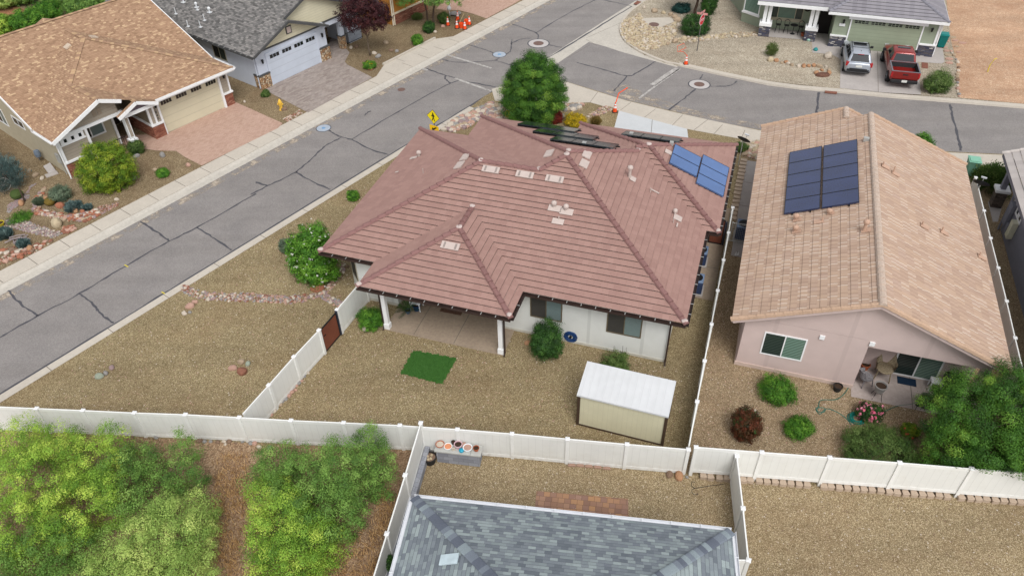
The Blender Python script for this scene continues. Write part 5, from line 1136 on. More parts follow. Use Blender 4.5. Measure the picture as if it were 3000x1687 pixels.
LF = dict(
 green=m_leaf("ash_leaf", [S(22, 50, 14, .66), S(50, 92, 26, .66), S(78, 128, 40, .66), S(112, 160, 56, .66), S(160, 196, 76, .66)]),
 deep=m_leaf("deep_green_leaf", [S(24, 48, 20, .8), S(44, 78, 30, .8), S(62, 104, 42, .8), S(88, 128, 54, .8)]),
 bright=m_leaf("bright_green_leaf", [S(34, 72, 16, .8), S(66, 118, 30, .8), S(98, 150, 44, .8), S(136, 182, 66, .8)]),
 lime=m_leaf("mesquite_lime_leaf", [S(70, 102, 32, 1), S(108, 148, 50, 1), S(146, 180, 66, 1), S(192, 208, 90, 1)]),
 olive=m_leaf("mesquite_olive_leaf", [S(92, 122, 54, 1), S(128, 158, 74, 1), S(160, 184, 94, 1), S(196, 208, 118, 1)]),
 mid=m_leaf("mesquite_green_leaf", [S(56, 84, 36, 1.0), S(86, 122, 52, 1.0), S(116, 152, 68, 1.0), S(150, 180, 92, 1.0)]),
 purple=m_leaf("plum_leaf", [S(44, 20, 26, K), S(62, 28, 34, K), S(84, 38, 42, K), S(110, 56, 54, K)]),
 yellowg=m_leaf("golden_boxwood_leaf", [S(52, 84, 18, .8), S(96, 132, 30, .8), S(136, 160, 42, .8), S(182, 186, 62, .8)]),
 sage=m_leaf("sage_leaf", [S(84, 104, 84, K), S(120, 140, 112, K), S(150, 166, 136, K)]),
 blue=m_leaf("blue_juniper_needle", [S(60, 84, 84, K), S(92, 120, 118, K), S(124, 150, 146, K), S(152, 176, 170, K)]),
 bluedeep=m_leaf("teal_juniper_needle", [S(30, 66, 62, K), S(44, 92, 86, K), S(66, 116, 106, K)]),
 boxw=m_leaf("clipped_shrub_leaf", [S(34, 56, 22, 1.0), S(58, 84, 34, 1.0), S(84, 108, 50, 1.0), S(112, 132, 72, 1.0)]),
 yellow=m_leaf("yellow_flower", [S(150, 140, 20, K), S(210, 176, 30, .8), S(236, 206, 44, .8)]),
 red=m_leaf("red_barberry_leaf", [S(90, 30, 24, K), S(136, 44, 34, K), S(168, 66, 44, K)]),
 redg=m_leaf("nandina_leaf", [S(44, 48, 22, K), S(78, 60, 28, K), S(112, 58, 34, K), S(140, 74, 44, K)]),
 straw=m_leaf("dry_grass_blade", [S(164, 128, 86, 1), S(190, 154, 108, 1), S(210, 178, 130, 1)]),
 gold=m_leaf("golden_grass_blade", [S(140, 112, 60, K), S(176, 146, 88, K), S(150, 140, 70, K)]),
 white=m_leaf("white_oleander_flower", [S(236, 234, 226, .85), S(250, 248, 240, .85)], trans=.15),
 pink=m_leaf("pink_rose", [S(206, 84, 116, .85), S(230, 120, 146, .85), S(244, 168, 186, .85)], trans=.1),
 coral=m_leaf("coral_rose", [S(220, 70, 64, .85), S(236, 100, 84, .85)], trans=.1),
 turf=m_leaf("artificial_turf_blade", [S(62, 108, 46, 1), S(74, 124, 54, 1), S(96, 146, 70, 1)], trans=.3),
 wgrass=m_leaf("soft_grass_blade", [S(92, 120, 60, K), S(124, 146, 80, K), S(150, 164, 100, K)]),
)
M_BARK = m_plain("grey_brown_bark", S(110, 96, 82), .9, var=.25, scale=6, bump=.5)
M_BARKD = m_plain("dark_bark", S(74, 60, 50), .9, var=.25, scale=6, bump=.5)
def limb(b, p, q, r0, r1, rg, n=5, wob=.06):
    p, q = Vector(p), Vector(q); L = (q-p).length
    pts = [p.lerp(q, i/n)+Vector((rg.uniform(-1, 1), rg.uniform(-1, 1), rg.uniform(-.5, .5)))*wob*L*(0 if i in (0, n) else 1) for i in range(n+1)]
    b.tube(pts, r0, 7, r1)
def plant(name, label, cat, base, ells, mat, ncl, rcl, per, leaf, seed, trunk=None, group=None, extra=(), bark=None, foliage_name="foliage", stems=4, **kw):
    """ells relative to base (metres).  trunk=(radius, list of limb ends) else a few stems"""
    base = Vector(base); t = thing(name, label, cat, base, 0, group); E = [(base.x+e[0], base.y+e[1], base.z+e[2], e[3], e[4], e[5]) for e in ells]
    foliage(foliage_name, LF[mat] if isinstance(mat, str) else mat, t, base, E, ncl, rcl, per, leaf, seed, zmin=base.z+.02, **kw)
    rg = random.Random(seed)
    if trunk:
        b = MB(LM(base)); r, h, ends = trunk
        for e0 in (h if isinstance(h, list) else [(0, 0, h)]):
            limb(b, (e0[3], e0[4], -.05) if len(e0) > 3 else (0, 0, -.05), e0[:3], r, r*.6, rg, 5, .03)
        for a, e in ends: limb(b, a, e, r*.55, r*.12, rg, 5, .05)
        b.build("trunk", bark or M_BARK, t, smooth=True)
    elif stems:
        b = MB(LM(base)); top = max(e[2] for e in ells)
        for i in range(stems):
            a = rg.uniform(0, 6.3); rr = ells[0][3]*rg.uniform(.2, .6); limb(b, (0, 0, -.04), (rr*math.cos(a), rr*math.sin(a), top*rg.uniform(.8, 1.2)), .025, .008, rg)
        b.build("stem", bark or M_BARKD, t)
    for nm, m, cn, rc, pr_, lf, kw2 in extra: foliage(nm, LF[m], t, base, E, cn, rc, pr_, lf, seed+50, zmin=base.z+.05, **kw2)
    return t
def bush(name, label, px, py, wpx, h=None, top=None, mat="deep", seed=1, dens=1.0, cat="shrub", leaf=.06, rx=1.0, bz=None, lop=.25, group=None, extra=(), shell=.6, **kw):
    """a shrub whose foot is at photo point (px,py), wpx photo pixels wide, h metres high (or top = photo y of its top)"""
    base = P(px, py); s = mpp(base); r = wpx*s/2
    if h is None: h = max(.15, solve_h(base, top)*.93)
    rz = h*.56; g = random.Random(seed*3+1); e = [(g.uniform(-lop, lop)*r, g.uniform(-lop, lop)*r, h-rz, r*g.uniform(.86, 1), r*rx*g.uniform(.86, 1), rz)]
    for k in range(4): a = k*1.57+g.random()*1.4; e.append((r*.45*math.cos(a), r*.45*math.sin(a), h*g.uniform(.34, .66), r*g.uniform(.45, .65), r*g.uniform(.45, .65)*rx, h*g.uniform(.3, .42)))
    area_ = 4*math.pi*((r*r*rx+2*r*rz)/3)
    rc = max(.09, min(.26, r*.3)); ncl = max(14, int(area_/(rc*rc)*1.5*dens)); per = int(max(26, min(120, 34*(rc/leaf)**1.25*.45)))
    return plant(name, label, cat, base, e, mat, ncl, rc, per, leaf, seed, group=group, extra=extra, shell=shell, **kw)
FAinv = np.array(FA.to_3x3()).T
def fence_y(x): return np.interp(x, [-29.2, -16.78, -8.26, .41, 3.02, 7.83, 12.7, 17.5], [12.15, 15.21, 17.2, 18.8, 19.38, 20.37, 21.35, 22.3])
def south_side(L): q = L @ FAinv.T; return (q[:, 1] < fence_y(q[:, 0])-.12) & (q[:, 0] < -9.75+(16.93-q[:, 1])*.168)
def north_side(L): q = L @ FAinv.T; return (q[:, 1] > fence_y(q[:, 0])+.12) | (L[:, 2] > 1.72)
# --- trees
b0 = P(1562, 356)
plant("ash_tree", "dense bright green tree on the street corner behind rose roof", "tree", b0, [(0, 0, 2.1, 1.95, 1.7, 1.9), (.75, .2, 1.7, 1.3, 1.3, 1.3), (-.85, 0, 1.6, 1.3, 1.3, 1.4), (.15, -.1, 3.4, 1.2, 1.2, 1.2), (-.7, .2, 3.0, 1.0, 1.0, 1.1), (.8, .1, 2.9, 1.05, 1.05, 1.1), (0, -.7, 1.2, 1.5, 1.1, 1.0), (-1.0, .1, 3.6, .4, .4, .7), (-.1, .1, 4.3, .5, .5, .5), (.8, .1, 3.8, .5, .5, .6)], "green", 420, .4, 420, .07, 11, trunk=(.12, .8, [((0, 0, .7), (.6, .2, 2)), ((0, 0, .7), (-.6, .1, 2)), ((0, 0, .7), (.1, 0, 3))]), out=.5, tvar=.22, tshift=.0, shell=.6, sep=.6)
b0 = FA @ Vector((10.9, 22.85, 0))
plant("ash_tree", "big rounded green tree leaning over the white fence bottom right", "tree", b0, [(0, 0, 2.1, 2.0, 1.9, 1.7), (-1.1, .5, 2.1, 1.2, 1.3, 1.2), (1.6, .2, 2.1, 1.7, 1.6, 1.6), (-.1, -1.1, 1.8, 1.5, 1.2, 1.1), (.9, .5, 3.0, 1.5, 1.4, 1.1), (-.7, .6, 2.8, 1.2, 1.2, 1.0), (1.7, -1.0, 1.8, 1.4, 1.1, 1.1), (-1.3, -.5, 1.2, 1.0, .9, .9), (3.0, .2, 2.1, 1.5, 1.5, 1.5), (.2, .3, 3.6, .6, .6, .5)], "green", 520, .37, 420, .052, 12, keepf=north_side, trunk=(.12, .9, [((0, 0, .8), (1.0, .2, 2.1)), ((0, 0, .8), (-.9, .2, 2.0)), ((0, 0, .8), (.1, .4, 2.6))]), out=.45, tvar=.24, tshift=.0, shell=.62, sep=.66)
b0 = P(1084, 163)
plant("plum_tree", "purple leaved plum tree with slim trunk by the pale blue house", "tree", b0, [(0, 0, 3.3, 1.75, 1.6, 1.35), (.8, .2, 3.0, 1.3, 1.2, 1.0), (-.9, 0, 3.2, 1.3, 1.2, 1.1), (-.2, .2, 4.1, 1.1, 1.0, .7)], "purple", 300, .34, 65, .11, 13, trunk=(.075, 1.5, [((0, 0, 1.45), (-.8, 0, 3.2)), ((0, 0, 1.4), (.8, .2, 3.2)), ((0, 0, 1.5), (.1, .1, 3.8)), ((0, 0, 1.3), (-.4, -.2, 2.6))]), shell=.35, tvar=.25)
b0 = P(1264, 88)
plant("locust_tree", "leaning green tree with two dark trunks beside the ochre house", "tree", b0, [(-.2, .3, 3.0, 2.1, 1.8, 1.0), (1.5, .5, 2.9, 1.8, 1.5, 1.0), (-1.9, .5, 2.9, 1.3, 1.3, .9), (.4, .8, 4.1, 2.0, 1.8, 1.2)], "mid", 300, .42, 55, .13, 14, trunk=(.1, [(-.3, .3, 2.5, -.3, 0), (.5, .3, 2.8, .15, -.05)], [((-.3, .3, 2.4), (-1.6, .6, 3.9)), ((.5, .3, 2.7), (1.8, .6, 4.1)), ((.5, .3, 2.7), (.3, .6, 4.6)), ((-.3, .3, 2.4), (-.2, .5, 4.2))]), shell=.3, bark=M_BARKD)
b0 = P(2036, 45)
plant("shade_tree", "dark green tree standing behind the stop sign shrub", "tree", b0, [(0, .2, 3.2, 1.9, 1.9, 1.5), (-.9, .4, 2.7, 1.2, 1.2, .9), (1.0, .6, 3.2, 1.4, 1.4, 1.2)], "deep", 220, .38, 60, .12, 15, trunk=(.14, 2.2, [((0, 0, 2), (-.9, .3, 3)), ((0, 0, 2), (.9, .4, 3.2))]), bark=M_BARKD)
# --- mesquite thicket in the wash
def wash(name, label, spec, mat, seed, dens=1.0, leaf=.075, **kw):
    es = []
    for px, py, hc, rp, rz in spec:
        w = P(px, py, hc); r = rp*mpp(w); es.append((w, r, rz))
    c = sum((e[0] for e in es), Vector())/len(es); base = Vector((c.x, c.y, 0))
    ells = [(w.x-base.x, w.y-base.y, w.z, r, r, rz) for w, r, rz in es]
    A = sum(r*r for _, r, _ in es)*9; ends = [((0, 0, .15), (e[0], e[1], e[2])) for e in ells]
    plant(name, label, "shrub", base, ells, mat, int(A/.16*dens*.72), .34, 190, leaf*.8, seed, trunk=(.06, .3, ends), group=None, shell=.55, out=.35, flat=.75, droop=.15, asp=.42, sep=.85, bark=M_BARK, keepf=south_side, **kw)
wash("mesquite_bush", "yellow green mesquite thicket at the far left below the fence", [(110, 1400, 1.7, 150, 1.5), (270, 1350, 1.3, 100, 1.1), (30, 1530, 1.6, 140, 1.5), (230, 1480, 1.5, 120, 1.4), (60, 1300, 1.4, 90, 1.2), (190, 1300, 1.2, 60, 1.0), (330, 1290, 1.5, 40, 1.0)], "lime", 21, tvar=.3, tshift=.12)
wash("mesquite_bush", "darker green mesquite with wispy upright shoots near bare soil", [(430, 1440, 1.2, 110, 1.2), (500, 1370, 1.0, 85, .9), (350, 1400, 1.1, 90, 1.0), (545, 1310, 1.3, 34, .9), (400, 1340, .9, 60, .8), (560, 1410, 1.0, 50, .9)], "mid", 22, .8, tvar=.3)
wash("mesquite_bush", "pale olive fine leaved mesquite left of the dry grass strip", [(500, 1570, 1.4, 125, 1.3), (570, 1510, 1.1, 65, 1.0), (420, 1630, 1.4, 120, 1.3), (520, 1670, 1.2, 105, 1.1), (330, 1700, 1.2, 110, 1.1)], "olive", 23, 1.1, leaf=.07, tvar=.25)
wash("mesquite_bush", "tall green mesquite leaning on the long white fence", [(1000, 1390, 1.6, 110, 1.5), (1080, 1340, 1.4, 70, 1.1), (900, 1420, 1.4, 120, 1.3), (1100, 1400, 1.0, 60, .9), (960, 1490, 1.5, 110, 1.4), (810, 1375, 1.1, 85, 1.0), (1080, 1290, 1.5, 36, 1.0)], "mid", 24, 1.1, tvar=.28, tshift=.05)
wash("mesquite_bush", "lime tinted mesquite between dry grass strip and tall mesquite", [(820, 1530, 1.3, 100, 1.3), (860, 1610, 1.3, 110, 1.2), (790, 1640, 1.2, 80, 1.1), (930, 1590, 1.0, 80, 1.0), (840, 1700, 1.1, 110, 1.0), (790, 1450, 1.0, 70, .9)], "lime", 25, 1.0, tvar=.3, tshift=.08)
wash("mesquite_bush", "shaded mesquite in the very bottom left corner", [(90, 1640, 1.0, 110, 1.1), (220, 1590, 1.0, 80, 1.0), (20, 1720, 1.0, 120, 1.0), (200, 1720, .9, 110, .9)], "mid", 26, .8, tvar=.25)
# dry grass in the wash (uncountable)
def grass(name, areas, n, hgt, mat, seed, w=.025):
    rg = np.random.default_rng(seed); per = n//len(areas); C = []
    for (x0, y0, x1, y1) in areas:
        q = [P(x0+(x1-x0)*a, y0+(y1-y0)*c) for a, c in rg.random((per//14, 2))]
        for p in q:
            for _ in range(14): C.append((p.x+rg.normal()*.12, p.y+rg.normal()*.12, 0))
    C = np.array(C); m = len(C); T = unit(np.column_stack([rg.normal(size=m)*.5, rg.normal(size=m)*.5, np.ones(m)])); h = hgt*(.4+.8*rg.random(m)); C[:, 2] = h*.45*T[:, 2]
    nn = unit(np.cross(T, unit(rg.normal(size=(m, 3))))); o = leaf_mesh(name, C, nn, T, h, np.full(m, w), rg.random(m), LF[mat], None, Vector((0, 0, 0)))
    return tag(o, kind="stuff")
grass("dry_grass", [(630, 1330, 720, 1500), (620, 1480, 700, 1690), (1000, 1560, 1120, 1690), (1100, 1440, 1170, 1560), (900, 1600, 1010, 1690), (640, 1400, 760, 1690)], 5600, .26, "straw", 31)
# --- shrubs of the middle lot
bush("oleander", "large white flowering oleander beside the rose roof corner", 926, 818, 138, top=655, mat="bright", seed=41, leaf=.09, extra=(("flower", "white", 120, .07, 7, .07, dict(shell=.98, tvar=.3, sep=1.6)),), tshift=.05)
bush("sage_bush", "small grey green sage bush left of the oleander", 846, 738, 40, h=.85, mat="sage", seed=42, leaf=.05)
bush("shrub", "small bright green shrub on gravel beside the ribbon kerb", 1036, 583, 34, h=.55, mat="bright", seed=43, leaf=.06)
bush("shrub", "leafy green shrub by the left patio post", 1090, 950, 74, h=.85, mat="bright", seed=44, leaf=.06, tshift=-.15)
bush("shrub", "rounded green shrub with pale tips under the left rear window", 1600, 1035, 94, top=944, mat="deep", seed=45, leaf=.06, tshift=.05)
bush("sprawling_shrub", "airy olive green shrub with thin stalks behind the shed", 1812, 1080, 80, h=.75, mat="boxw", seed=46, leaf=.055, dens=.7, tshift=.2, shell=.3)
b = MB(); 
for a, c in (((1795, 1060), (1790, 998)), ((1820, 1060), (1822, 1000)), ((1830, 1065), (1836, 1040))):
    p = P(*a); b.tube([p, p+Vector((.02, .05, .5)), p+Vector((.0, .02, 1.0))], .008, 5)
tag(b.build("flower_stalk", M_BARKD, loc=P(1812, 1060)), "thin bare flower stalks rising from the airy shrub", "plant")
# --- pink house yard
bush("shrub", "rounded green shrub below the pink house window", 2282, 1160, 104, h=.75, mat="bright", seed=51, leaf=.055, tshift=-.05)
bush("nandina", "red and green nandina bush in the pink house yard", 2175, 1272, 84, top=1203, mat="redg", seed=52, leaf=.06, extra=(("base_leaves", "deep", 30, .14, 40, .06, dict(shell=.5)),))
bush("shrub", "small loose green shrub right of the nandina bush", 2340, 1262, 82, h=.55, mat="bright", seed=53, leaf=.05, tshift=-.1)
bush("boxwood", "large clipped dome shrub against the white fence", 2573, 1345, 205, h=1.0, mat="boxw", seed=54, leaf=.05, lop=.03, up=.6, keepf=north_side, shell=.85, tshift=.1)
bush("rose_bush", "rose bush covered in pink blooms at patio edge", 2544, 1222, 66, h=.7, mat="deep", seed=55, leaf=.05, extra=(("flower", "pink", 70, .06, 16, .085, dict(shell=1.0, sep=1.2)),), tshift=-.2)
bush("rose_bush", "small rose bush with coral and yellow blooms by big tree", 2664, 1272, 50, h=.5, mat="yellowg", seed=56, leaf=.05, extra=(("flower", "coral", 6, .06, 22, .08, dict(shell=.8)),))
# --- north yard
bush("round_shrub", "dense dark round shrub behind the stop sign", 2036, 95, 74, top=42, mat="deep", seed=61, leaf=.08, shell=.85, tshift=-.15)
bush("tall_shrub", "tall upright green shrub right of the shade tree", 2074, 42, 44, h=1.9, mat="deep", seed=62, leaf=.08, tshift=.05)
bush("juniper", "low spreading teal juniper left of the shade tree", 1999, 34, 50, h=.55, mat="bluedeep", seed=63, leaf=.09)
bush("grass_clump", "wispy pale green grass clump above the rock row", 2259, 164, 36, h=1.0, mat="wgrass", seed=64, leaf=.12, asp=.12, dens=.8, needle=True, shell=.2)
bush("shrub", "bushy green shrub right of the red pickup", 2738, 268, 72, h=1.45, mat="boxw", seed=65, leaf=.07, tshift=.15, rx=.9)
# --- in front of the middle house
bush("barberry", "dark red barberry under the corner tree", 1628, 356, 42, h=.75, mat="red", seed=71, leaf=.07)
bush("brittlebush", "yellow flowering bush right of the red barberry", 1682, 364, 58, h=.7, mat="yellow", seed=72, leaf=.06, extra=(("leaves", "boxw", 30, .18, 30, .07, dict(shell=.6)),))
bush("grass_clump", "golden dry grass clump near the yellow bush", 1744, 366, 30, h=.6, mat="gold", seed=73, leaf=.14, asp=.1, needle=True, shell=.2)
bush("shrub", "small yellow flowered shrub left of the corner tree", 1492, 345, 24, h=.5, mat="yellow", seed=74, leaf=.06)
bush("shrub", "low dark shrub by the dish at the roof corner", 2170, 442, 40, h=.5, mat="boxw", seed=75, leaf=.06)
bush("shrub", "green shrub peeking over the far edge of peach roof", 2690, 452, 64, h=1.3, mat="bright", seed=76, leaf=.07)
bush("desert_broom", "wide green desert broom beside the grey porch pier", 2905, 548, 120, h=1.3, mat="boxw", seed=77, leaf=.08, needle=True, tshift=.1)
# --- west side yards
bush("golden_shrub", "large round yellow green shrub before tan house porch", 318, 545, 144, top=425, mat="yellowg", seed=81, leaf=.075, shell=.82)
bush("juniper", "tall blue juniper at the left edge of the photo", 40, 545, 96, top=458, mat="blue", seed=82, leaf=.16, asp=.16, needle=True, shell=.5)
bush("shrub", "small vivid green shrub near brick driveway edge", 479, 514, 38, h=.4, mat="bright", seed=83, leaf=.05)
bush("shrub", "wispy dark green shrub at the porch gate", 404, 446, 46, h=.85, mat="boxw", seed=84, leaf=.06)
bush("groundcover", "flat mat of bright green groundcover in the rock garden", 60, 640, 66, h=.16, mat="bright", seed=85, leaf=.05)
bush("agave", "blue green agave near the left photo edge", 20, 694, 36, h=.4, mat="blue", seed=86, leaf=.34, asp=.14, needle=True, shell=.15, stems=0)
bush("agave", "low blue green agave beside the grey driftwood", 73, 722, 28, h=.32, mat="blue", seed=87, leaf=.3, asp=.2, needle=True, shell=.15, stems=0)
bush("lavender_bush", "loose grey green bush on the red rock mound", 178, 582, 62, h=.8, mat="sage", seed=88, leaf=.06, dens=.8)
bush("succulent", "blue grey succulent clump on the red rock mound", 216, 612, 46, h=.35, mat="blue", seed=89, leaf=.14, asp=.25, needle=True, shell=.3, stems=0)
bush("succulent", "silvery succulent at the right end of mound", 258, 612, 26, h=.28, mat="blue", seed=90, leaf=.1, asp=.3, needle=True, shell=.3, stems=0)
bush("succulent", "green succulent at the left end of mound", 120, 598, 28, h=.45, mat="sage", seed=91, leaf=.12, asp=.2, needle=True, shell=.3, stems=0)
bush("shrub", "tiny dark shrub left of the stamped driveway", 778, 283, 24, h=.45, mat="boxw", seed=92, leaf=.06)
bush("shrub", "small yellow flecked green shrub beside stamped driveway", 1085, 200, 36, h=.5, mat="bright", seed=93, leaf=.06, extra=(("flower", "yellow", 10, .08, 20, .06, dict(shell=.9)),))
bush("round_shrub", "round green shrub above the ramp sidewalk", 1223, 130, 32, h=.7, mat="bright", seed=94, leaf=.06, shell=.8)
bush("shrub", "dark shrub at the foot of the leaning trunks", 1258, 94, 34, h=.8, mat="deep", seed=95, leaf=.07)
bush("shrub", "dull green shrub behind the left traffic cone", 1300, 68, 30, h=.9, mat="boxw", seed=96, leaf=.07)
bush("fern", "drooping pale green plant near ochre house base", 1222, 58, 30, h=.5, mat="wgrass", seed=97, leaf=.12, asp=.15, needle=True, shell=.2)
for i, (x, y, w_, h_, m_, l_) in enumerate([(250, 40, 120, 1.6, "mid", "wide olive bush on the hillside behind brown roof"), (330, 20, 110, 1.6, "mid", "second bush on hillside nearest the roof ridge"), (150, 60, 90, 1.5, "bright", "bright green bush just over the brown roof edge"), (95, 90, 100, 1.6, "bright", "vivid green bush at left over the brown roof edge"), (20, 20, 110, 1.5, "olive", "pale bush in the top left corner"), (0, 100, 90, 1.6, "lime", "lime bush touching the left photo edge behind roof"), (80, 5, 110, 1.5, "mid", "dull bush at the top edge near left corner"), (190, 5, 100, 1.5, "olive", "olive bush at the top edge behind the roof")]):
    bush("hillside_bush", l_, x, y, w_, h=h_, mat=m_, seed=120+i, leaf=.11, cat="shrub", group=None, tshift=-.05)
bush("shrub", "dark leafy plant between white fence and blue grey roof", 1138, 1668, 40, h=.9, mat="deep", seed=98, leaf=.06)
# lawn patch: artificial turf blades
L0 = [Vector((-12.36, 21.97, 0)), Vector((-10.28, 22.07, 0)), Vector((-10.33, 20.43, 0)), Vector((-12.34, 20.5, 0))]
rg = np.random.default_rng(5); m = 42000; u = rg.random((m, 2))
C = np.array([L0[0]])*((1-u[:, :1])*(1-u[:, 1:]))+np.array([L0[1]])*(u[:, :1]*(1-u[:, 1:]))+np.array([L0[2]])*(u[:, :1]*u[:, 1:])+np.array([L0[3]])*((1-u[:, :1])*u[:, 1:])
C[:, 0] += .03*np.sin(C[:, 1]*17)+.03*np.sin(C[:, 1]*41); C[:, 1] += .03*np.sin(C[:, 0]*15)+.025*np.sin(C[:, 0]*37)
C = C @ np.array(FA.to_3x3()).T
T = unit(np.column_stack([rg.normal(size=m)*1.0, rg.normal(size=m)*1.0, .7*np.ones(m)])); h = .05*(.7+.6*rg.random(m)); C[:, 2] = .012+h*.42
o = leaf_mesh("lawn", C, unit(np.cross(T, unit(rg.normal(size=(m, 3))))), T, h, np.full(m, .022), rg.random(m), LF["turf"], None, Vector((0, 0, 0))); tag(o, kind="stuff")
sheet("lawn_base", [FA @ Vector(q) for q in ((-12.34, 21.95, 0), (-10.3, 22.05, 0), (-10.35, 20.45, 0), (-12.32, 20.52, 0))], .012, m_plain("turf_backing", S(52, 112, 36, .8), .9))
# ---------------------------------------------------------------- stones
def m_rock(name, c): return m_plain(name, scale_c(c, .82), .9, var=.22, scale=7, bump=.5, fine=45)
RK = dict(tan=m_rock("tan_rock", S(192, 170, 144)), pink=m_rock("pinkish_rock", S(206, 166, 148)), grey=m_rock("grey_rock", S(164, 160, 156)), pale=m_rock("pale_rock", S(220, 206, 188)), red=m_rock("red_sandstone", S(178, 116, 90)), orange=m_rock("orange_sandstone", S(194, 148, 112)), brown=m_rock("brown_rock", S(148, 122, 102)), cream=m_rock("cream_limestone", S(208, 190, 158)), green=m_rock("greenish_rock", S(170, 178, 160)), purple=m_rock("mauve_rock", S(170, 146, 144)), rust=m_rock("rusty_brick_rock", S(158, 108, 88)))
def inpoly(x, y, poly):
    c = False; n = len(poly)
    for i in range(n):
        (x1, y1), (x2, y2) = poly[i], poly[(i+1) % n]
        if (y1 > y) != (y2 > y) and x < (x2-x1)*(y-y1)/(y2-y1)+x1: c = not c
    return c
def cobbles(name, poly, n, s0, s1, mats, seed, z=0.0):
    rg = random.Random(seed); b = MB(); xs = [p[0] for p in poly]; ys = [p[1] for p in poly]; k = 0
    c0 = P(sum(xs)/len(xs), sum(ys)/len(ys))
    while k < n:
        x, y = rg.uniform(min(xs), max(xs)), rg.uniform(min(ys), max(ys))
        if not inpoly(x, y, poly): continue
        p = P(x, y, z); s = s0+(s1-s0)*rg.random()**2.2; b.cur = rg.randrange(len(mats))
        b.rock(p+Vector((0, 0, s*.2)), s*rg.uniform(.7, 1.2), s*rg.uniform(.7, 1.1), s*rg.uniform(.4, .7), rg.randrange(10**6), rg.uniform(0, 3), 1); k += 1
    return tag(b.build(name, [RK[m] for m in mats], loc=c0), kind="stuff")
def band(pts, w):                                    # photo polyline -> polygon w photo px wide
    L, Q = [], []
    for i, p in enumerate(pts):
        a, c = pts[max(i-1, 0)], pts[min(i+1, len(pts)-1)]; d = math.hypot(c[0]-a[0], c[1]-a[1]); nx, ny = -(c[1]-a[1])/d*w/2, (c[0]-a[0])/d*w/2
        L.append((p[0]+nx, p[1]+ny)); Q.append((p[0]-nx, p[1]-ny))
    return L+Q[::-1]
RSEED = [0]
def rock(label, px, py, w, h=None, mat="tan", cat="boulder", group=None, name="boulder", asp=.8, rot=None, sub=2):
    RSEED[0] += 1; rg = random.Random(900+RSEED[0]); p = P(px, py); r = w*mpp(p)/2; hh = h or r*.75
    b = MB(LM(p)); b.rock((0, 0, hh*.35), r, r*asp, hh, 300+RSEED[0], rg.uniform(0, 3.1) if rot is None else rot, sub)
    return tag(b.build(name, RK[mat], loc=p, smooth=False), label, cat, group)
t2c = lambda l: tl(1300, 300, .207, l)
cobbles("corner_cobbles", t2c([(650, 0), (860, 60), (960, 170), (930, 260), (540, 215), (400, 330), (150, 420), (0, 400), (120, 280), (400, 120)]), 620, .09, .34, ["pale", "pink", "grey", "tan", "purple", "pale"], 1)
cobbles("corner_cobbles", t2c([(1670, 60), (1930, 20), (1960, 90), (1700, 130)])+[], 110, .1, .34, ["pale", "pink", "grey", "tan"], 2)
cobbles("corner_cobbles", tl(1500, 0, SA, [(560, 880), (700, 800), (790, 820), (600, 900)]), 120, .06, .16, ["pale", "pink", "purple", "tan"], 3)
cobbles("side_yard_cobbles", tl(1500, 0, SA, [(1740, 1070), (1870, 1080), (1850, 1200), (1760, 1180)]), 120, .1, .34, ["pale", "tan", "cream", "pink"], 4)
cobbles("yellow_cobbles", tl(1500, 0, SA, [(830, 170), (960, 100), (990, 150), (1050, 210), (1130, 210), (1235, 170), (1250, 230), (1210, 320), (1100, 365), (980, 385), (880, 330), (825, 260)]), 1700, .06, .2, ["cream", "cream", "cream", "tan", "pale"], 5)
cobbles("yellow_cobbles", tl(1500, 0, SA, [(1200, 300), (1330, 285), (1600, 255), (1860, 245), (1860, 275), (1600, 290), (1400, 315), (1250, 330)]), 330, .06, .2, ["cream", "cream", "tan", "pale"], 6)
cobbles("cobble_path", band([(530, 841), (566, 858), (600, 868), (680, 871), (750, 872), (850, 878), (905, 873)], 24), 700, .04, .11, ["purple", "pale", "pink", "grey", "rust"], 7)
cobbles("cobble_path", band([(905, 873), (945, 860), (968, 840), (990, 810), (1012, 775)], 16), 200, .04, .13, ["purple", "pale", "pink", "brown"], 8)
cobbles("cobble_path", band([(945, 866), (970, 880), (1002, 894)], 18), 110, .04, .12, ["purple", "pale", "pink", "grey"], 9)
t4l = lambda l: tl(0, 420, .2623, l)
cobbles("red_rock_edging", t4l([(480, 490), (520, 500), (440, 640), (450, 740), (640, 780), (820, 800), (1000, 760), (1090, 740), (1130, 800), (960, 870), (700, 870), (480, 810), (360, 780), (370, 650)]), 420, .06, .2, ["rust", "pink", "red", "tan", "purple", "pale"], 10)
cobbles("mauve_gravel_path", t4l([(80, 850), (330, 880), (560, 960), (720, 1000), (600, 1060), (330, 1000), (100, 930), (-60, 1000), (-60, 900)]), 700, .04, .1, ["purple", "pale", "grey", "purple"], 11)
cobbles("mauve_gravel_path", t4l([(80, 700), (330, 520), (420, 440), (330, 480), (330, 600), (180, 720), (90, 780)]), 350, .04, .09, ["purple", "grey", "purple"], 12)
cobbles("red_rock_edging", t4l([(0, 1190), (190, 1150), (380, 1130), (560, 1080), (600, 1100), (380, 1230), (160, 1300), (0, 1360)]), 150, .06, .2, ["rust", "red", "pink", "brown", "pale"], 13)
cobbles("red_rock_edging", t4l([(700, 940), (830, 920), (850, 950), (760, 1010), (690, 990)]), 70, .08, .18, ["rust", "red", "pink"], 14)
cobbles("kerb_gravel", t4l([(1060, 720), (1330, 660), (1330, 690), (1130, 800)]), 160, .03, .08, ["purple", "rust", "pink"], 15)
cobbles("kerb_gravel", tl(750, 0, SA, [(200, 900), (330, 830), (350, 860), (240, 920)]), 120, .04, .1, ["rust", "pale", "pink"], 16)
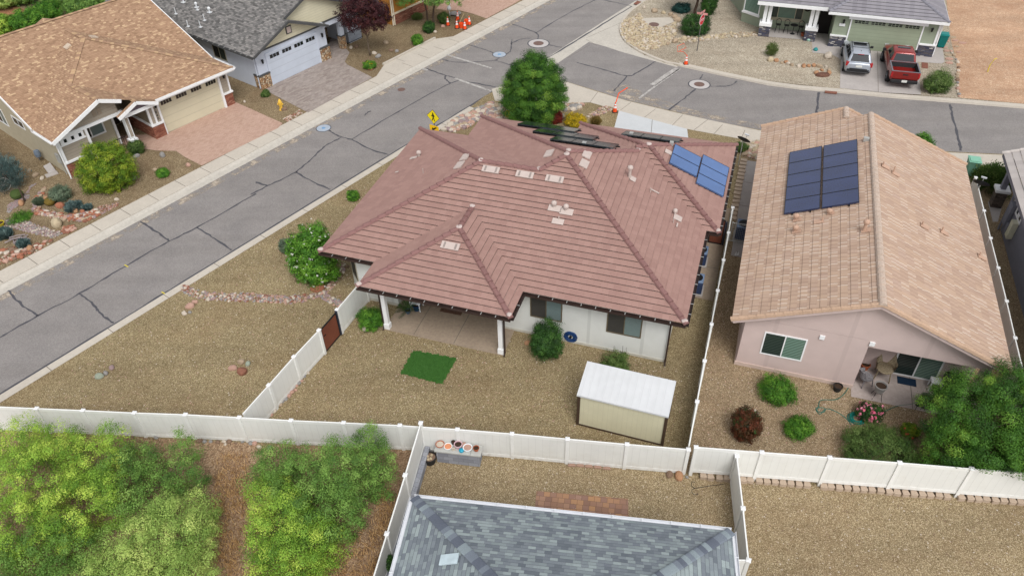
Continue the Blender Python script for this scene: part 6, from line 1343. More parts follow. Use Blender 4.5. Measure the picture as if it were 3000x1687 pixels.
for l, x, y, w, m in (("red sandstone slab upright on the rock mound, left one", 142, 577, 22, "red"), ("orange sandstone chunk behind the barrel cactus", 143, 590, 36, "orange"), ("broad red sandstone slab in the centre of mound", 178, 606, 30, "red"), ("orange slab near the front of the rock mound", 222, 620, 24, "orange"), ("leaning red slab right of the succulents", 243, 622, 20, "red"), ("dark red slab behind the loose bush on mound", 186, 572, 26, "rust")): rock(l, x, y, w, None, m, "rock", name="sandstone_rock", asp=.7)
for l, x, y, w, m in (("long cream boulder between the mauve path and rock mound", 170, 660, 50, "cream"), ("tan boulder at the sidewalk edge in the left rock garden", 89, 730, 28, "orange"), ("white block shaped rock beside the sidewalk tan boulder", 66, 731, 18, "pale"), ("pale boulder in the row leading to the blue juniper", 88, 503, 18, "tan"), ("wide tan boulder in the row by blue juniper", 106, 516, 24, "tan"), ("pale boulder at the row end near the gas meter", 124, 524, 18, "pale"), ("flat pale stone on bare soil above the sidewalk", 343, 586, 16, "pale"), ("flat grey stone right of the golden shrub", 392, 524, 24, "grey"), ("slim grey stone near the porch gate", 400, 460, 22, "grey"), ("flat stone above the vivid green shrub", 477, 457, 26, "grey"), ("tan stone beside the vivid green shrub", 455, 500, 18, "tan"), ("pinkish stone by the driveway corner", 551, 486, 20, "pink"), ("orange rock leaning on the cactus stump", 64, 598, 28, "orange"), ("pale stone on the west gravel by the blue wall", 717, 300, 12, "pale")): rock(l, x, y, w, None, m, asp=.65)
# loose larger pebbles that break up the gravel (uncountable)
def pebbles(poly, n, seed, mats):
    rg = np.random.default_rng(seed); xs = [p[0] for p in poly]; ys = [p[1] for p in poly]; C = []
    while len(C) < n:
        x, y = rg.uniform(min(xs), max(xs)), rg.uniform(min(ys), max(ys))
        if inpoly(x, y, poly): C.append((x, y))
    b = MB(FA); oc = [(1, 0, 0), (0, 1, 0), (-1, 0, 0), (0, -1, 0), (0, 0, 1)]; fc = [(0, 1, 4), (1, 2, 4), (2, 3, 4), (3, 0, 4)]
    for x, y in C:
        s_ = .014+.026*rg.random()**2; a = rg.random()*6.3; ca, sa = math.cos(a)*s_, math.sin(a)*s_; k = .6+.6*rg.random(); b.cur = int(rg.integers(len(mats)))
        b.add([(x+ca*u-sa*v*k, y+sa*u+ca*v*k, .006+w*s_*.8) for u, v, w in oc], fc)
    tag(b.build("pebbles", [RK[m] for m in mats]), kind="stuff")
pebbles([(-27, 13.6), (-.5, 19), (.2, 24.5), (-17, 24.5), (-17.5, 37), (-20.5, 36), (-26, 22)], 9000, 1, ["pale", "tan", "brown", "pink", "cream"])
pebbles([(.6, 19.2), (11.5, 21.3), (11.5, 24.7), (1.6, 25.2), (.6, 33)], 2600, 2, ["pale", "tan", "brown", "pink"])
pebbles([(-9.3, 16.8), (0, 18.6), (14, 21.2), (14, 12), (-7, 13)], 5200, 3, ["pale", "tan", "brown", "cream"])
# boulders on the middle gravel
for l, x, y, w, m in (("large pinkish tan boulder uppermost in the kerbside pair", 572, 886, 20, "pink"), ("pinkish tan boulder under the uppermost kerbside one", 557, 899, 28, "pink"), ("grey white boulder leftmost in the kerbside cluster", 541, 919, 20, "pale"), ("small grey boulder by the kerbside cluster foot", 557, 916, 14, "grey"),
    ("pale green boulder leftmost of the cluster near the rear fence", 291, 1104, 28, "green"), ("narrow grey upright boulder in the near fence cluster", 310, 1094, 20, "grey"), ("pinkish grey boulder at right of near fence cluster", 328, 1078, 20, "purple"), ("tiny tan stone at the left foot of the near fence cluster", 277, 1104, 10, "tan"),
    ("tan boulder at top of the middle gravel trio", 706, 1061, 26, "tan"), ("reddish boulder at left of the middle gravel trio", 682, 1080, 28, "pink"), ("big rose boulder at bottom of the middle gravel trio", 711, 1091, 36, "rust"), ("thin grey slab behind the middle gravel trio", 727, 1067, 20, "green"),
    ("smooth orange boulder at foot of the lower fence corner", 1988, 1396, 36, "orange"), ("dark mossy boulder beside the smooth orange one", 1961, 1391, 28, "brown"), ("small grey stone right of the orange boulder", 2012, 1398, 12, "grey"), ("orange tan rock left of the window shrub", 1545, 1006, 20, "orange"), ("white stone in the pink house gravel", 2212, 1203, 11, "pale"), ("pale stones at foot of the shrub by the patio post", 1072, 964, 26, "pale"), ("grey boulder between barberry and yellow bush", 1652, 346, 24, "grey"), ("big pale boulder near the walkway of the sage house", 2424, 168, 34, "pale"), ("cream boulder at left end of the rock row", 2257, 178, 24, "cream"), ("split orange boulder second in the rock row", 2274, 180, 18, "orange"), ("flat pale stone at top of the north corner yard", 1887, 24, 16, "pale"), ("brown hedge stone in the plum tree yard", 1146, 150, 16, "brown"), ("grey hedge stone in the plum tree yard", 1163, 152, 14, "grey"), ("white stone right of the plum trunk", 1097, 158, 16, "pale"), ("pale stone lying below the plum trunk", 1108, 168, 20, "grey"), ("white stone left of the plum tree near porch rail", 1029, 142, 14, "pale"), ("brown stone left of plum tree near the porch rail", 1044, 139, 16, "brown"), ("red stone under the yellow flecked shrub", 1087, 204, 18, "red"), ("tan stone pair at top of the plum yard", 1131, 128, 18, "tan"), ("pale stone under the leaning tree", 1275, 95, 12, "pale"), ("flat pink stone near the traffic cones", 1297, 80, 14, "pink"), ("stone at the hydrant foot", 834, 322, 22, "brown")): rock(l, x, y, w, None, m, asp=.8)
def rocks(label, group, pts, w, mats, name="edge_stone", cat="stone", z=0):
    rg = random.Random(len(pts)*7+int(pts[0][0]))
    for x, y in pts: rock(label, x, y, w*rg.uniform(.7, 1.2), None, rg.choice(mats), cat, group, name, rg.uniform(.65, 1), None, 2)
rocks("rounded pale stone in the row along the short gate fence", "stones along the short gate fence", tl(750, 1124, SB, [(305, 15), (300, 48), (272, 65), (252, 92), (228, 118), (205, 135), (182, 160), (136, 207), (112, 236)])+tl(750, 562, SA, [(395, 1370), (365, 1395), (345, 1428), (322, 1447)]), 15, ["pink", "pale", "grey", "tan"])
rocks("rounded stone just inside the long white fence", "stones inside the long white fence", [(x, y+34) for x, y in tl(1200, 1220, .1553, [(40, 165), (130, 175), (330, 178), (400, 182), (500, 195), (620, 205), (780, 222), (990, 235), (1150, 248), (1300, 250), (1430, 265), (1620, 285)])], 24, ["pink", "grey", "tan", "pale", "purple"])
rocks("rough pale stone at the outer foot of long white fence", "stones outside the long white fence", tl(0, 1124, SB, [(760, 380), (860, 388), (910, 394), (1000, 398), (1180, 405), (1510, 432), (1545, 436), (1590, 437), (1640, 443), (1690, 437), (1730, 437), (1700, 458), (1780, 450), (1830, 440), (1890, 450), (1920, 452)])+[(760, 1310), (790, 1312), (840, 1315)], 15, ["pale", "grey", "pink", "brown"])
rocks("tan limestone in the curved row above the culvert", "limestone row by the culvert", tl(2150, 0, .1808, [(770, 1030), (845, 1020), (880, 1040), (940, 1065), (1050, 1085), (1130, 1085), (1210, 1080), (1290, 1075), (1380, 1085), (1490, 1095), (1340, 1195), (1420, 1150), (1540, 1150), (1440, 1235), (1360, 1225), (1540, 1200)]), 17, ["cream", "tan", "pale", "orange"])
rocks("weathered stone in the border beside the dirt lot", "stones bordering the dirt lot", g3([(1760, 790), (1790, 850), (1810, 890), (1825, 965), (1820, 1010), (1810, 1060), (1810, 1100), (1810, 1140), (1810, 1180), (1815, 1220), (1815, 1260), (1815, 1300), (1830, 1340), (1830, 1370), (1730, 760), (1720, 730), (1680, 590), (1660, 560), (1640, 530)]), 13, ["grey", "tan", "pale", "brown", "pink"])
rocks("large boulder behind the drain pad cobbles", "boulders round the drain pad", tl(1780, 0, .207, [(660, 170), (790, 195), (890, 220), (950, 250), (990, 300), (1000, 370), (940, 470), (850, 630), (960, 600), (1420, 540), (1080, 560)]), 22, ["cream", "tan", "pale"])
for i, (x, y, w, l) in enumerate([(1730, 535, 120, "long flat flagstone at the bin corner, upper"), (1780, 580, 90, "flat flagstone second from the bin corner"), (1880, 615, 110, "flagstone lying on the dirt right of the bin"), (1630, 635, 80, "square flagstone touching the bin pad"), (1640, 680, 80, "flagstone below the square one by the pad"), (1660, 725, 90, "reddish flagstone midway along the pad"), (1680, 785, 110, "wide pale flagstone below the reddish one"), (1690, 840, 130, "broad flagstone at the pad end"), (1700, 895, 110, "pale triangular flagstone last in the row"), (1800, 668, 70, "small flagstone on the dirt near stone border"), (1830, 745, 70, "small tan flagstone by the stone border")]):
    p = P(*g3([(x, y)])[0]); r = w*SF*mpp(p)/2; g = random.Random(i); b = MB(LM(p)); n = 7
    b.prism([(r*(.8+.35*g.random())*math.cos(k*6.283/n), r*.7*(.8+.35*g.random())*math.sin(k*6.283/n)) for k in range(n)], -.01, .05); tag(b.build("flagstone", RK["pink" if i % 3 else "tan"], loc=p), l, "flagstone")
# ---------------------------------------------------------------- vehicles
def loft(b, secs):                                   # secs: list of (y, [(x, z)...half profile from bottom centre to top centre])
    m = len(secs[0][1]); rows = []
    for y, pr_ in secs: rows.append([(x, y, z) for x, z in pr_]+[(-x, y, z) for x, z in pr_[-2:0:-1]])
    n = len(rows[0]); vs = [v for r_ in rows for v in r_]
    fs = [(i*n+k, i*n+(k+1) % n, (i+1)*n+(k+1) % n, (i+1)*n+k) for i in range(len(rows)-1) for k in range(n)]
    fs = [f[::-1] for f in fs]
    fs += [tuple(range(n)), tuple(range((len(rows)-1)*n, len(rows)*n))[::-1]]
    return b.add(vs, fs)
def m_paint(name, c, metal=.3, rough=.28):
    t = NT(name); t.b.inputs["Coat Weight"].default_value = .6; t.b.inputs["Coat Roughness"].default_value = .08
    return t.done(t.ramp(t.noise(2, 3), [(.3, scale_c(c, .95)), (.7, scale_c(c, 1.05))]), rough, metal, .5)
M_SILVER = m_paint("silver_car_paint", S(186, 192, 202, .8)); M_REDP = m_paint("red_car_paint", S(150, 32, 26, .75), .2)
M_TYRE = m_plain("tyre_rubber", S(40, 40, 42), .85); M_RIM = m_plain("alloy_rim", S(160, 162, 166), .35, .6); M_TAIL = m_plain("red_tail_lamp", S(176, 30, 34, .8), .2, spec=.6)
M_CARGLASS = m_glass("tinted_car_glass", (.01, .012, .016, 1), .05); M_DPLAST = m_plain("dark_plastic", S(44, 44, 46), .6); M_PLATE = m_plain("licence_plate", S(226, 226, 220), .5); M_LAMPW = m_glass("clear_lamp", (.5, .52, .55, 1), .1)
def wheels(t, M, ys, x, r, w):
    for y in ys:
        for s in (-1, 1):
            b = MB(M); n = 20; prof = [(r*.55, -w/2), (r*.93, -w/2), (r, -w*.3), (r, w*.3), (r*.93, w/2), (r*.55, w/2)]
            vs = [(s*x+q, y+rr*math.cos(2*math.pi*k/n), r+rr*math.sin(2*math.pi*k/n)) for rr, q in prof for k in range(n)]
            b.add(vs, [(i*n+k, i*n+(k+1) % n, (i+1)*n+(k+1) % n, (i+1)*n+k) for i in range(5) for k in range(n)]); wh = b.build("wheel", M_TYRE, t)
            b = MB(M); b.add([(s*x+s*w*.42, y+r*.62*math.cos(2*math.pi*k/n), r+r*.62*math.sin(2*math.pi*k/n)) for k in range(n)], [tuple(range(n)) if s > 0 else tuple(range(n))[::-1]])
            for k in range(5): a = k*1.2566; b.bar((s*(x+w*.44), y, r), (s*(x+w*.44), y+r*.58*math.cos(a), r+r*.58*math.sin(a)), .03, .07, up=(1, 0, 0))
            b.build("rim", M_RIM, wh)
def facequad(b, quad, e=.006):
    a, c, d, f = [Vector(q) for q in quad]; n = (c-a).cross(f-a).normalized(); b.add([v+n*e for v in (a, c, d, f)]+[v-n*.01 for v in (a, c, d, f)], [(0, 1, 2, 3), (7, 6, 5, 4), (0, 4, 5, 1), (1, 5, 6, 2), (2, 6, 7, 3), (3, 7, 4, 0)])
def lerpq(A, B_, C_, D_, u0, u1, v0, v1):            # sub-rectangle of a quad A(bl) B(br) C(tr) D(tl)
    A, B_, C_, D_ = map(Vector, (A, B_, C_, D_)); f = lambda u, v: (A*(1-u)+B_*u)*(1-v)+(D_*(1-u)+C_*u)*v
    return [f(u0, v0), f(u1, v0), f(u1, v1), f(u0, v1)]
def prof(w, zb, zm, zt, crown=.03): return [(0, zb), (w-.12, zb), (w-.02, zb+.14), (w, (zb+zm)/2+.05), (w-.02, zm-.03), (w-.1, zt-.015), (0, zt+crown)]
# silver SUV
base = P(2507, 227); c0 = to(FA, base); base = FA @ Vector((c0.x, c0.y+.02, 0)); M = Matrix.Translation(base) @ Matrix.Rotation(R(-18.86+2), 4, 'Z')
t = thing("suv", "silver suv with roof rails and sunroof parked facing the garage", "car", base, R(-16.86)); MW[t.name] = M
b = MB(M); loft(b, [(0, prof(.76, .42, .95, .98, .01)), (.07, prof(.85, .34, 1.0, 1.03, .02)), (.3, prof(.9, .27, 1.02, 1.05)), (1.2, prof(.9, .24, 1.0, 1.03)), (3.1, prof(.9, .24, .98, 1.03)), (3.75, prof(.89, .26, .93, .98)), (4.3, prof(.84, .3, .84, .88)), (4.52, prof(.72, .38, .72, .76))]); b.build("body", M_SILVER, t, smooth=True)
cb = [(-.83, .1, 1.0), (.83, .1, 1.0), (.85, 3.35, 1.0), (-.85, 3.35, 1.0)]; ct = [(-.62, .5, 1.6), (.62, .5, 1.6), (.62, 2.45, 1.62), (-.62, 2.45, 1.62)]
b = MB(M); b.add(cb+ct, [(3, 2, 1, 0), (4, 5, 6, 7), (0, 1, 5, 4), (1, 2, 6, 5), (2, 3, 7, 6), (3, 0, 4, 7)]); b.build("cabin", M_SILVER, t, bevel=.09, smooth=True)
b = MB(M); facequad(b, lerpq(cb[0], cb[1], ct[1], ct[0], .1, .9, .16, .86), .012); b.build("rear_window", M_CARGLASS, t)
b = MB(M); facequad(b, lerpq(cb[2], cb[3], ct[3], ct[2], .08, .92, .1, .9), .012); b.build("windscreen", M_CARGLASS, t)
for q in ((cb[1], cb[2], ct[2], ct[1]), (cb[3], cb[0], ct[0], ct[3])):
    for u0, u1 in ((.08, .33), (.36, .6), (.63, .88)) if q[0] == cb[1] else ((.12, .37), (.4, .64), (.67, .92)): b = MB(M); facequad(b, lerpq(*q, u0, u1, .18, .82), .01); b.build("side_window", M_CARGLASS, t)
b = MB(M); b.box(-.45, .45, 1.75, 2.35, 1.622, 1.63); b.build("sunroof", M_CARGLASS, t, bevel=.01)
for s in (-1, 1):
    b = MB(M); b.tube([(s*.58, .6, 1.62), (s*.58, .7, 1.68), (s*.58, 2.3, 1.69), (s*.58, 2.42, 1.63)], .022, 6); b.build("roof_rail", M_DPLAST, t)
    b = MB(M); b.cbox((s*.8, .08, .93), .2, .14, .3); b.cbox((s*.84, .2, .97), .1, .2, .18); b.build("tail_light", M_TAIL, t, bevel=.03)
    b = MB(M); b.cbox((s*.68, 4.35, .78), .3, .2, .16); b.build("headlight", M_LAMPW, t, bevel=.03)
    b = MB(M); b.cbox((s*1.0, 3.0, 1.08), .2, .13, .15); b.bar((s*.84, 3.02, 1.02), (s*.95, 3.0, 1.06), .05, .05); b.build("wing_mirror", M_DPLAST, t, bevel=.02)
for y in (1.25, 2.1): b = MB(M); b.tube([(-.56, y, 1.7), (.56, y, 1.7)], .018, 6); b.build("roof_bar", M_DPLAST, t)
b = MB(M); b.cbox((0, .03, .5), 1.5, .16, .2); b.cbox((0, .0, .62), 1.2, .14, .07); b.build("rear_bumper", M_DPLAST, t, bevel=.03)
b = MB(M); b.cbox((0, -.015, .82), .42, .02, .15); b.build("licence_plate", M_PLATE, t)
b = MB(M); b.cbox((0, .43, 1.58), 1.1, .16, .04); b.build("spoiler", M_SILVER, t, bevel=.015)
b = MB(M); b.cbox((0, .34, 1.565), .4, .03, .03); b.build("brake_light", M_TAIL, t)
b = MB(M); b.lathe([(.03, 0), (.03, .02), (.008, .07)], 8, (0, .85, 1.6)); b.build("antenna", M_DPLAST, t)
wheels(t, M, (.88, 3.55), .82, .34, .22)
# red pickup
base = P(2640, 260); c0 = to(FA, base); base = FA @ Vector((c0.x, c0.y, 0)); M = Matrix.Translation(base) @ Matrix.Rotation(R(-18.86+3), 4, 'Z')
t = thing("pickup_truck", "red crew cab pickup with empty black bed parked beside silver suv", "pickup", base, R(-15.86)); MW[t.name] = M
b = MB(M); loft(b, [(.05, prof(.9, .5, .78, .8, 0)), (.3, prof(.95, .45, .8, .82, 0)), (1.7, prof(.95, .42, .84, .86, 0)), (3.9, prof(.95, .42, 1.06, 1.1)), (4.6, prof(.94, .42, 1.06, 1.12)), (5.1, prof(.9, .45, .98, 1.05)), (5.35, prof(.76, .5, .85, .9))]); b.build("body", M_REDP, t, smooth=True)
b = MB(M)
for s in (-1, 1): b.box(s*.86 if s > 0 else -.95, .95 if s > 0 else -.86, .1, 1.72, .7, 1.22)
b.box(-.86, .86, 1.66, 1.74, .75, 1.22); b.build("bed_walls", M_REDP, t, bevel=.02)
b = MB(M)
for s in (-1, 1): b.box(s*.85 if s > 0 else -.94, .94 if s > 0 else -.85, .1, 1.72, 1.221, 1.245)
b.box(-.85, .85, 1.655, 1.735, 1.221, 1.245); b.box(-.94, .94, .0, .08, 1.221, 1.245); b.build("bed_rail_cap", m_plain("grey_bed_rail", S(120, 120, 126), .5), t)
b = MB(M); b.box(-.855, .855, .09, 1.655, .8, .83); b.add([(-.855, .09, .83), (-.855, 1.655, .83), (-.855, 1.655, 1.2), (-.855, .09, 1.2)], [(0, 1, 2, 3)]); b.add([(.855, .09, .83), (.855, 1.655, .83), (.855, 1.655, 1.2), (.855, .09, 1.2)], [(3, 2, 1, 0)]); b.add([(-.855, 1.65, .83), (.855, 1.65, .83), (.855, 1.65, 1.2), (-.855, 1.65, 1.2)], [(0, 1, 2, 3)]); b.build("bed_liner", m_plain("black_bed_liner", S(52, 52, 54), .85, var=.2, scale=12), t)
b = MB(M); b.box(-.84, .84, 0.0, .075, .68, 1.22); b.build("tailgate", M_REDP, t, bevel=.02)
b = MB(M); b.cbox((0, -.01, 1.02), .34, .02, .08); b.build("tailgate_badge", M_DPLAST, t)
cb = [(-.9, 1.74, 1.0), (.9, 1.74, 1.0), (.9, 4.15, 1.08), (-.9, 4.15, 1.08)]; ct = [(-.68, 2.05, 1.76), (.68, 2.05, 1.76), (.66, 3.35, 1.76), (-.66, 3.35, 1.76)]
b = MB(M); b.add(cb+ct, [(3, 2, 1, 0), (4, 5, 6, 7), (0, 1, 5, 4), (1, 2, 6, 5), (2, 3, 7, 6), (3, 0, 4, 7)]); b.build("cabin", M_REDP, t, bevel=.09, smooth=True)
b = MB(M); facequad(b, lerpq(cb[0], cb[1], ct[1], ct[0], .09, .91, .3, .88), .012); b.build("rear_window", M_CARGLASS, t)
b = MB(M); facequad(b, lerpq(cb[2], cb[3], ct[3], ct[2], .08, .92, .1, .9), .012); b.build("windscreen", M_CARGLASS, t)
for q in ((cb[1], cb[2], ct[2], ct[1]), (cb[3], cb[0], ct[0], ct[3])):
    for u0, u1 in ((.1, .42), (.47, .82)) if q[0] == cb[1] else ((.18, .53), (.58, .9)): b = MB(M); facequad(b, lerpq(*q, u0, u1, .25, .86), .01); b.build("side_window", M_CARGLASS, t)
b = MB(M); b.box(-.42, .42, 2.75, 3.1, 1.762, 1.772); b.build("sunroof", M_CARGLASS, t)
for s in (-1, 1):
    b = MB(M); b.cbox((s*.88, .03, .98), .13, .1, .36); b.build("tail_light", M_TAIL, t, bevel=.02)
    b = MB(M); b.cbox((s*.7, 5.2, .92), .3, .2, .18); b.build("headlight", M_LAMPW, t, bevel=.03)
    b = MB(M); b.cbox((s*1.08, 3.75, 1.2), .22, .12, .2); b.bar((s*.9, 3.78, 1.1), (s*1.02, 3.75, 1.16), .05, .05); b.build("wing_mirror", M_DPLAST, t, bevel=.02)
b = MB(M); b.cbox((0, -.08, .56), 1.75, .2, .2); b.build("rear_bumper", M_DPLAST, t, bevel=.03)
b = MB(M); b.cbox((0, -.19, .62), .34, .02, .16); b.build("licence_plate", M_PLATE, t)
wheels(t, M, (1.0, 4.45), .87, .4, .26)
# ---------------------------------------------------------------- bins, cones, signs, hydrant
def bin_(label, px, py, c, rz=-18.86):
    p = P(px, py); M = LM(p, R(rz)); t = thing("wheelie_bin", label, "bin", p, R(rz)); m = m_plain("bin_plastic", c, .5)
    b = MB(M); b.add([(-.24, -.26, .06), (.24, -.26, .06), (.24, .26, .06), (-.24, .26, .06), (-.32, -.36, .98), (.32, -.36, .98), (.32, .38, .98), (-.32, .38, .98)], [(3, 2, 1, 0), (4, 5, 6, 7), (0, 1, 5, 4), (1, 2, 6, 5), (2, 3, 7, 6), (3, 0, 4, 7)]); b.build("body", m, t, bevel=.04)
    b = MB(M); b.box(-.34, .34, -.39, .4, .99, 1.05); b.box(-.28, .28, -.3, .3, 1.05, 1.09); b.build("lid", scale_mat(m, "bin_lid", c), t, bevel=.03)
    b = MB(M); b.tube([(-.25, .46, .95), (.25, .46, .95)], .02, 6); b.build("handle", m, t)
    for s in (-1, 1): b = MB(M); b.tube([(s*.27, .28, .12), (s*.33, .28, .12)], .12, 12); b.build("wheel", M_TYRE, t)
    return t
def scale_mat(m, name, c): return m_plain(name, scale_c(c, 1.35), .45)
bin_("teal wheeled rubbish bin beside the sage green garage wall", 2754, 138, S(20, 116, 112))
bin_("pale green wheeled bin behind the peach roof edge", 2838, 512, S(120, 170, 148))
M_CONE = m_plain("orange_cone", S(240, 84, 36, .85), .5, var=.05); M_CONEW = m_plain("white_reflective_band", S(240, 236, 236, .85), .4); M_CONEB = m_plain("black_cone_base", S(60, 44, 40), .7)
def cone(label, px, py, h=.72, lean=(0, 0)):
    p = P(px, py); M = LM(p) @ Matrix.Rotation(lean[0], 4, 'X') @ Matrix.Rotation(lean[1], 4, 'Y'); t = thing("traffic_cone", label, "traffic cone", p, 0); k = h/.72
    b = MB(M); b.box(-.19*k, .19*k, -.19*k, .19*k, 0, .04*k); b.build("base", M_CONEB, t, bevel=.02)
    r = lambda z: (.155-.125*z/.72)*k
    for z0, z1, m, n in ((.03, .3, M_CONE, "body"), (.3, .44, M_CONEW, "band"), (.44, .5, M_CONE, "body"), (.5, .6, M_CONEW, "band"), (.6, .72, M_CONE, "tip")): b = MB(M); b.lathe([(r(z0), z0*k), (r(z1), z1*k)], 14); b.build(n, m, t)
    return t
cone("orange and white traffic cone by the north kerb with tangled tape", 2009, 189)
cone("orange and white traffic cone at the white driveway corner", 1801, 328)
cone("leftmost traffic cone by the dull green shrub", 1312.5, 75)
cone("traffic cone farthest back beside the white crane ornament", 1341, 58)
cone("traffic cone at the left front of the dug hole", 1339, 83)
cone("all orange traffic cone at the sidewalk edge of the hole", 1362, 86)
cone("rightmost traffic cone behind the orange bucket", 1375.5, 73)
b = MB(); p = P(2003, 172); b.tube([P(2009, 189)+Vector((0, 0, .72)), p+Vector((-.1, 0, .55)), p+Vector((-.5, .1, .5)), p+Vector((-.55, .2, .9)), p+Vector((-.1, .2, 1.1)), p+Vector((.1, .1, .8)), p+Vector((-.4, 0, .6))], .02, 6); tag(b.build("barrier_tape", M_CONE, loc=p), "loop of orange tape hanging off the north kerb cone", "tape")
b = MB(); p = P(1801, 328); b.tube([p+Vector((.05, .05, .7)), p+Vector((.25, .5, 1.1)), p+Vector((.9, 1.0, 1.25))], .035, 6); tag(b.build("marker_pole", M_CONE, loc=p), "bent orange marker pole stuck in the driveway cone", "pole")
for l, x, y in (("orange bucket lying beside the dug hole", 1352, 82), ("orange bucket standing right of the dug hole", 1368, 72)):
    p = P(x, y); b = MB(LM(p)); b.lathe([(.16, 0), (.2, .36), (.215, .36), (.215, .4), (.18, .4), (.15, .1)], 14); tag(b.build("bucket", M_CONE, loc=p), l, "bucket")
p = P(1347, 70); b = MB(LM(p)); b.rock((0, 0, .02), .5, .32, .1, 5, 0, 2); tag(b.build("dirt_hole", m_plain("dug_soil", S(70, 50, 38), .95), loc=p), "dark heap of dug soil among the traffic cones", "soil heap")
b = MB(); a = P(1343, 74); b.tube([a, a+Vector((.5, .6, .75))], .02, 6); tag(b.build("shovel_handle", m_plain("wood_handle", S(206, 176, 130), .7), loc=a), "pale wooden shovel handle leaning over the hole", "shovel")
p = P(1317, 48); b = MB(LM(p)); b.lathe([(.0, .5), (.16, .55), (.2, .7), (.1, .85), (.03, .9)], 10); b.tube([(.05, 0, .8), (.12, 0, 1.05), (.05, 0, 1.25), (-.12, 0, 1.28), (-.2, 0, 1.15)], .04, 6); b.tube([(0, .04, .55), (0, .04, 0)], .015, 5); b.tube([(.05, -.04, .55), (.05, -.04, 0)], .015, 5); tag(b.build("crane_ornament", M_TRIM, loc=p), "white crane shaped garden ornament near the cones", "ornament")
p = P(1334, 44); b = MB(LM(p)); b.lathe([(.2, 0), (.42, .1), (.44, .16), (.3, .18), (.1, .12)], 16, sx=1.2); tag(b.build("bird_bath", RK["grey"], loc=p), "low grey stone basin beside the crane ornament", "basin")
# stop sign
M_STOP = m_plain("stop_red", S(200, 36, 48, .85), .4, var=.03); M_POST = m_plain("galvanised_post", S(110, 108, 106), .5, .3)
p = P(2042, 150); t = thing("stop_sign", "red stop sign on a thin post with street name blades", "sign", p)
nrm = Vector((math.cos(R(-38)), math.sin(R(-38)), 0)); rt = Vector((-nrm.y, nrm.x, 0)); hc = 2.45
M = LM(p); b = MB(M); b.tube([(0, 0, -.1), (0, 0, 3.1)], .035, 8); b.build("post", M_POST, t)
def disc(b, c, r, n, e, th=.01, off=0): b.add([c+nrm*e+rt*r*math.cos(off+2*math.pi*k/n)+Vector((0, 0, r*math.sin(off+2*math.pi*k/n))) for k in range(n)]+[c+nrm*(e-th)+rt*r*math.cos(off+2*math.pi*k/n)+Vector((0, 0, r*math.sin(off+2*math.pi*k/n))) for k in range(n)], [tuple(range(n)), tuple(range(2*n-1, n-1, -1))]+[(k, n+k, n+(k+1) % n, (k+1) % n) for k in range(n)])
b = MB(M); disc(b, Vector((0, 0, hc)), .42, 8, .05, .012, R(22.5)); pl = b.build("sign_plate", M_TRIM, t)
b = MB(M); disc(b, Vector((0, 0, hc)), .39, 8, .054, .003, R(22.5)); b.build("red_face", M_STOP, pl)
textobj(pl, M, "STOP", Vector((0, 0, hc))+nrm*.058, .27, M_TRIM, right=rt, ext=.002)
for k, (dd, z) in enumerate(((Vector((math.cos(R(52)), math.sin(R(52)), 0)), 3.02), (Vector((math.cos(R(-25)), math.sin(R(-25)), 0)), 2.9))): b = MB(M); b.bar(Vector((0, 0, z))-dd*.4, Vector((0, 0, z))+dd*.4, .02, .16); b.build("name_blade", m_plain("red_white_blade", S(214, 150, 144), .5), t)
# pedestrian crossing sign
M_SIGNY = m_plain("yellow_green_sign", S(246, 222, 30, .9), .4, var=.03); M_SIGNO = m_plain("amber_sign", S(246, 196, 20, .9), .4, var=.03); M_INK = m_plain("black_sign_ink", S(24, 24, 22), .5)
p = P(1277, 415); c = None; hc = solve_h(p, 342); L_, R_ = P(1249.4, 338.3, hc), P(1283, 348.6, hc); rt = (R_-L_); rt.z = 0; half = rt.length/2; rt.normalize(); nrm = Vector((rt.y, -rt.x, 0)); M = LM(p)
t = thing("pedestrian_sign", "yellow diamond pedestrian crossing sign with arrow plate below it", "sign", p)
b = MB(M); b.tube([(0, 0, -.1), (0, 0, hc+half)], .03, 8); b.build("post", M_POST, t)
ctr = Vector((0, 0, hc)); half = .5
b = MB(M); disc(b, ctr, half, 4, .045, .012); d0 = b.build("diamond_plate", M_INK, t)
b = MB(M); disc(b, ctr, half-.03, 4, .049, .003); b.build("diamond_face", M_SIGNY, d0)
at = lambda x, z: ctr+nrm*.053+rt*x+Vector((0, 0, z))
b = MB(M); sg = lambda a, c_, w: b.bar(at(*a), at(*c_), w, .004, up=nrm)
b.add([at(.0+.055*math.cos(k*.628), .24+.055*math.sin(k*.628)) for k in range(10)], [tuple(range(10))])
sg((.0, .18), (.01, -.02), .12); sg((.01, -.02), (-.1, -.28), .06); sg((.01, -.02), (.1, -.28), .06); sg((-.02, .15), (-.13, .02), .045); sg((.03, .15), (.13, .04), .045); b.build("walking_figure", M_INK, d0)
ctr = Vector((0, 0, hc-.82)); b = MB(M); q = [(-.36, -.2), (.36, -.2), (.36, .2), (-.36, .2)]
b.add([ctr+nrm*.045+rt*x+Vector((0, 0, z)) for x, z in q]+[ctr+nrm*.033+rt*x+Vector((0, 0, z)) for x, z in q], [(0, 1, 2, 3), (7, 6, 5, 4), (0, 4, 5, 1), (1, 5, 6, 2), (2, 6, 7, 3), (3, 7, 4, 0)]); d1 = b.build("arrow_plate", M_SIGNO, t)
b = MB(M); sg((.18, .1), (-.06, -.06), .09); b.add([at(-.2, -.14), at(.02, -.12), at(-.12, .06)], [(0, 1, 2)]); b.build("arrow", M_INK, d1)
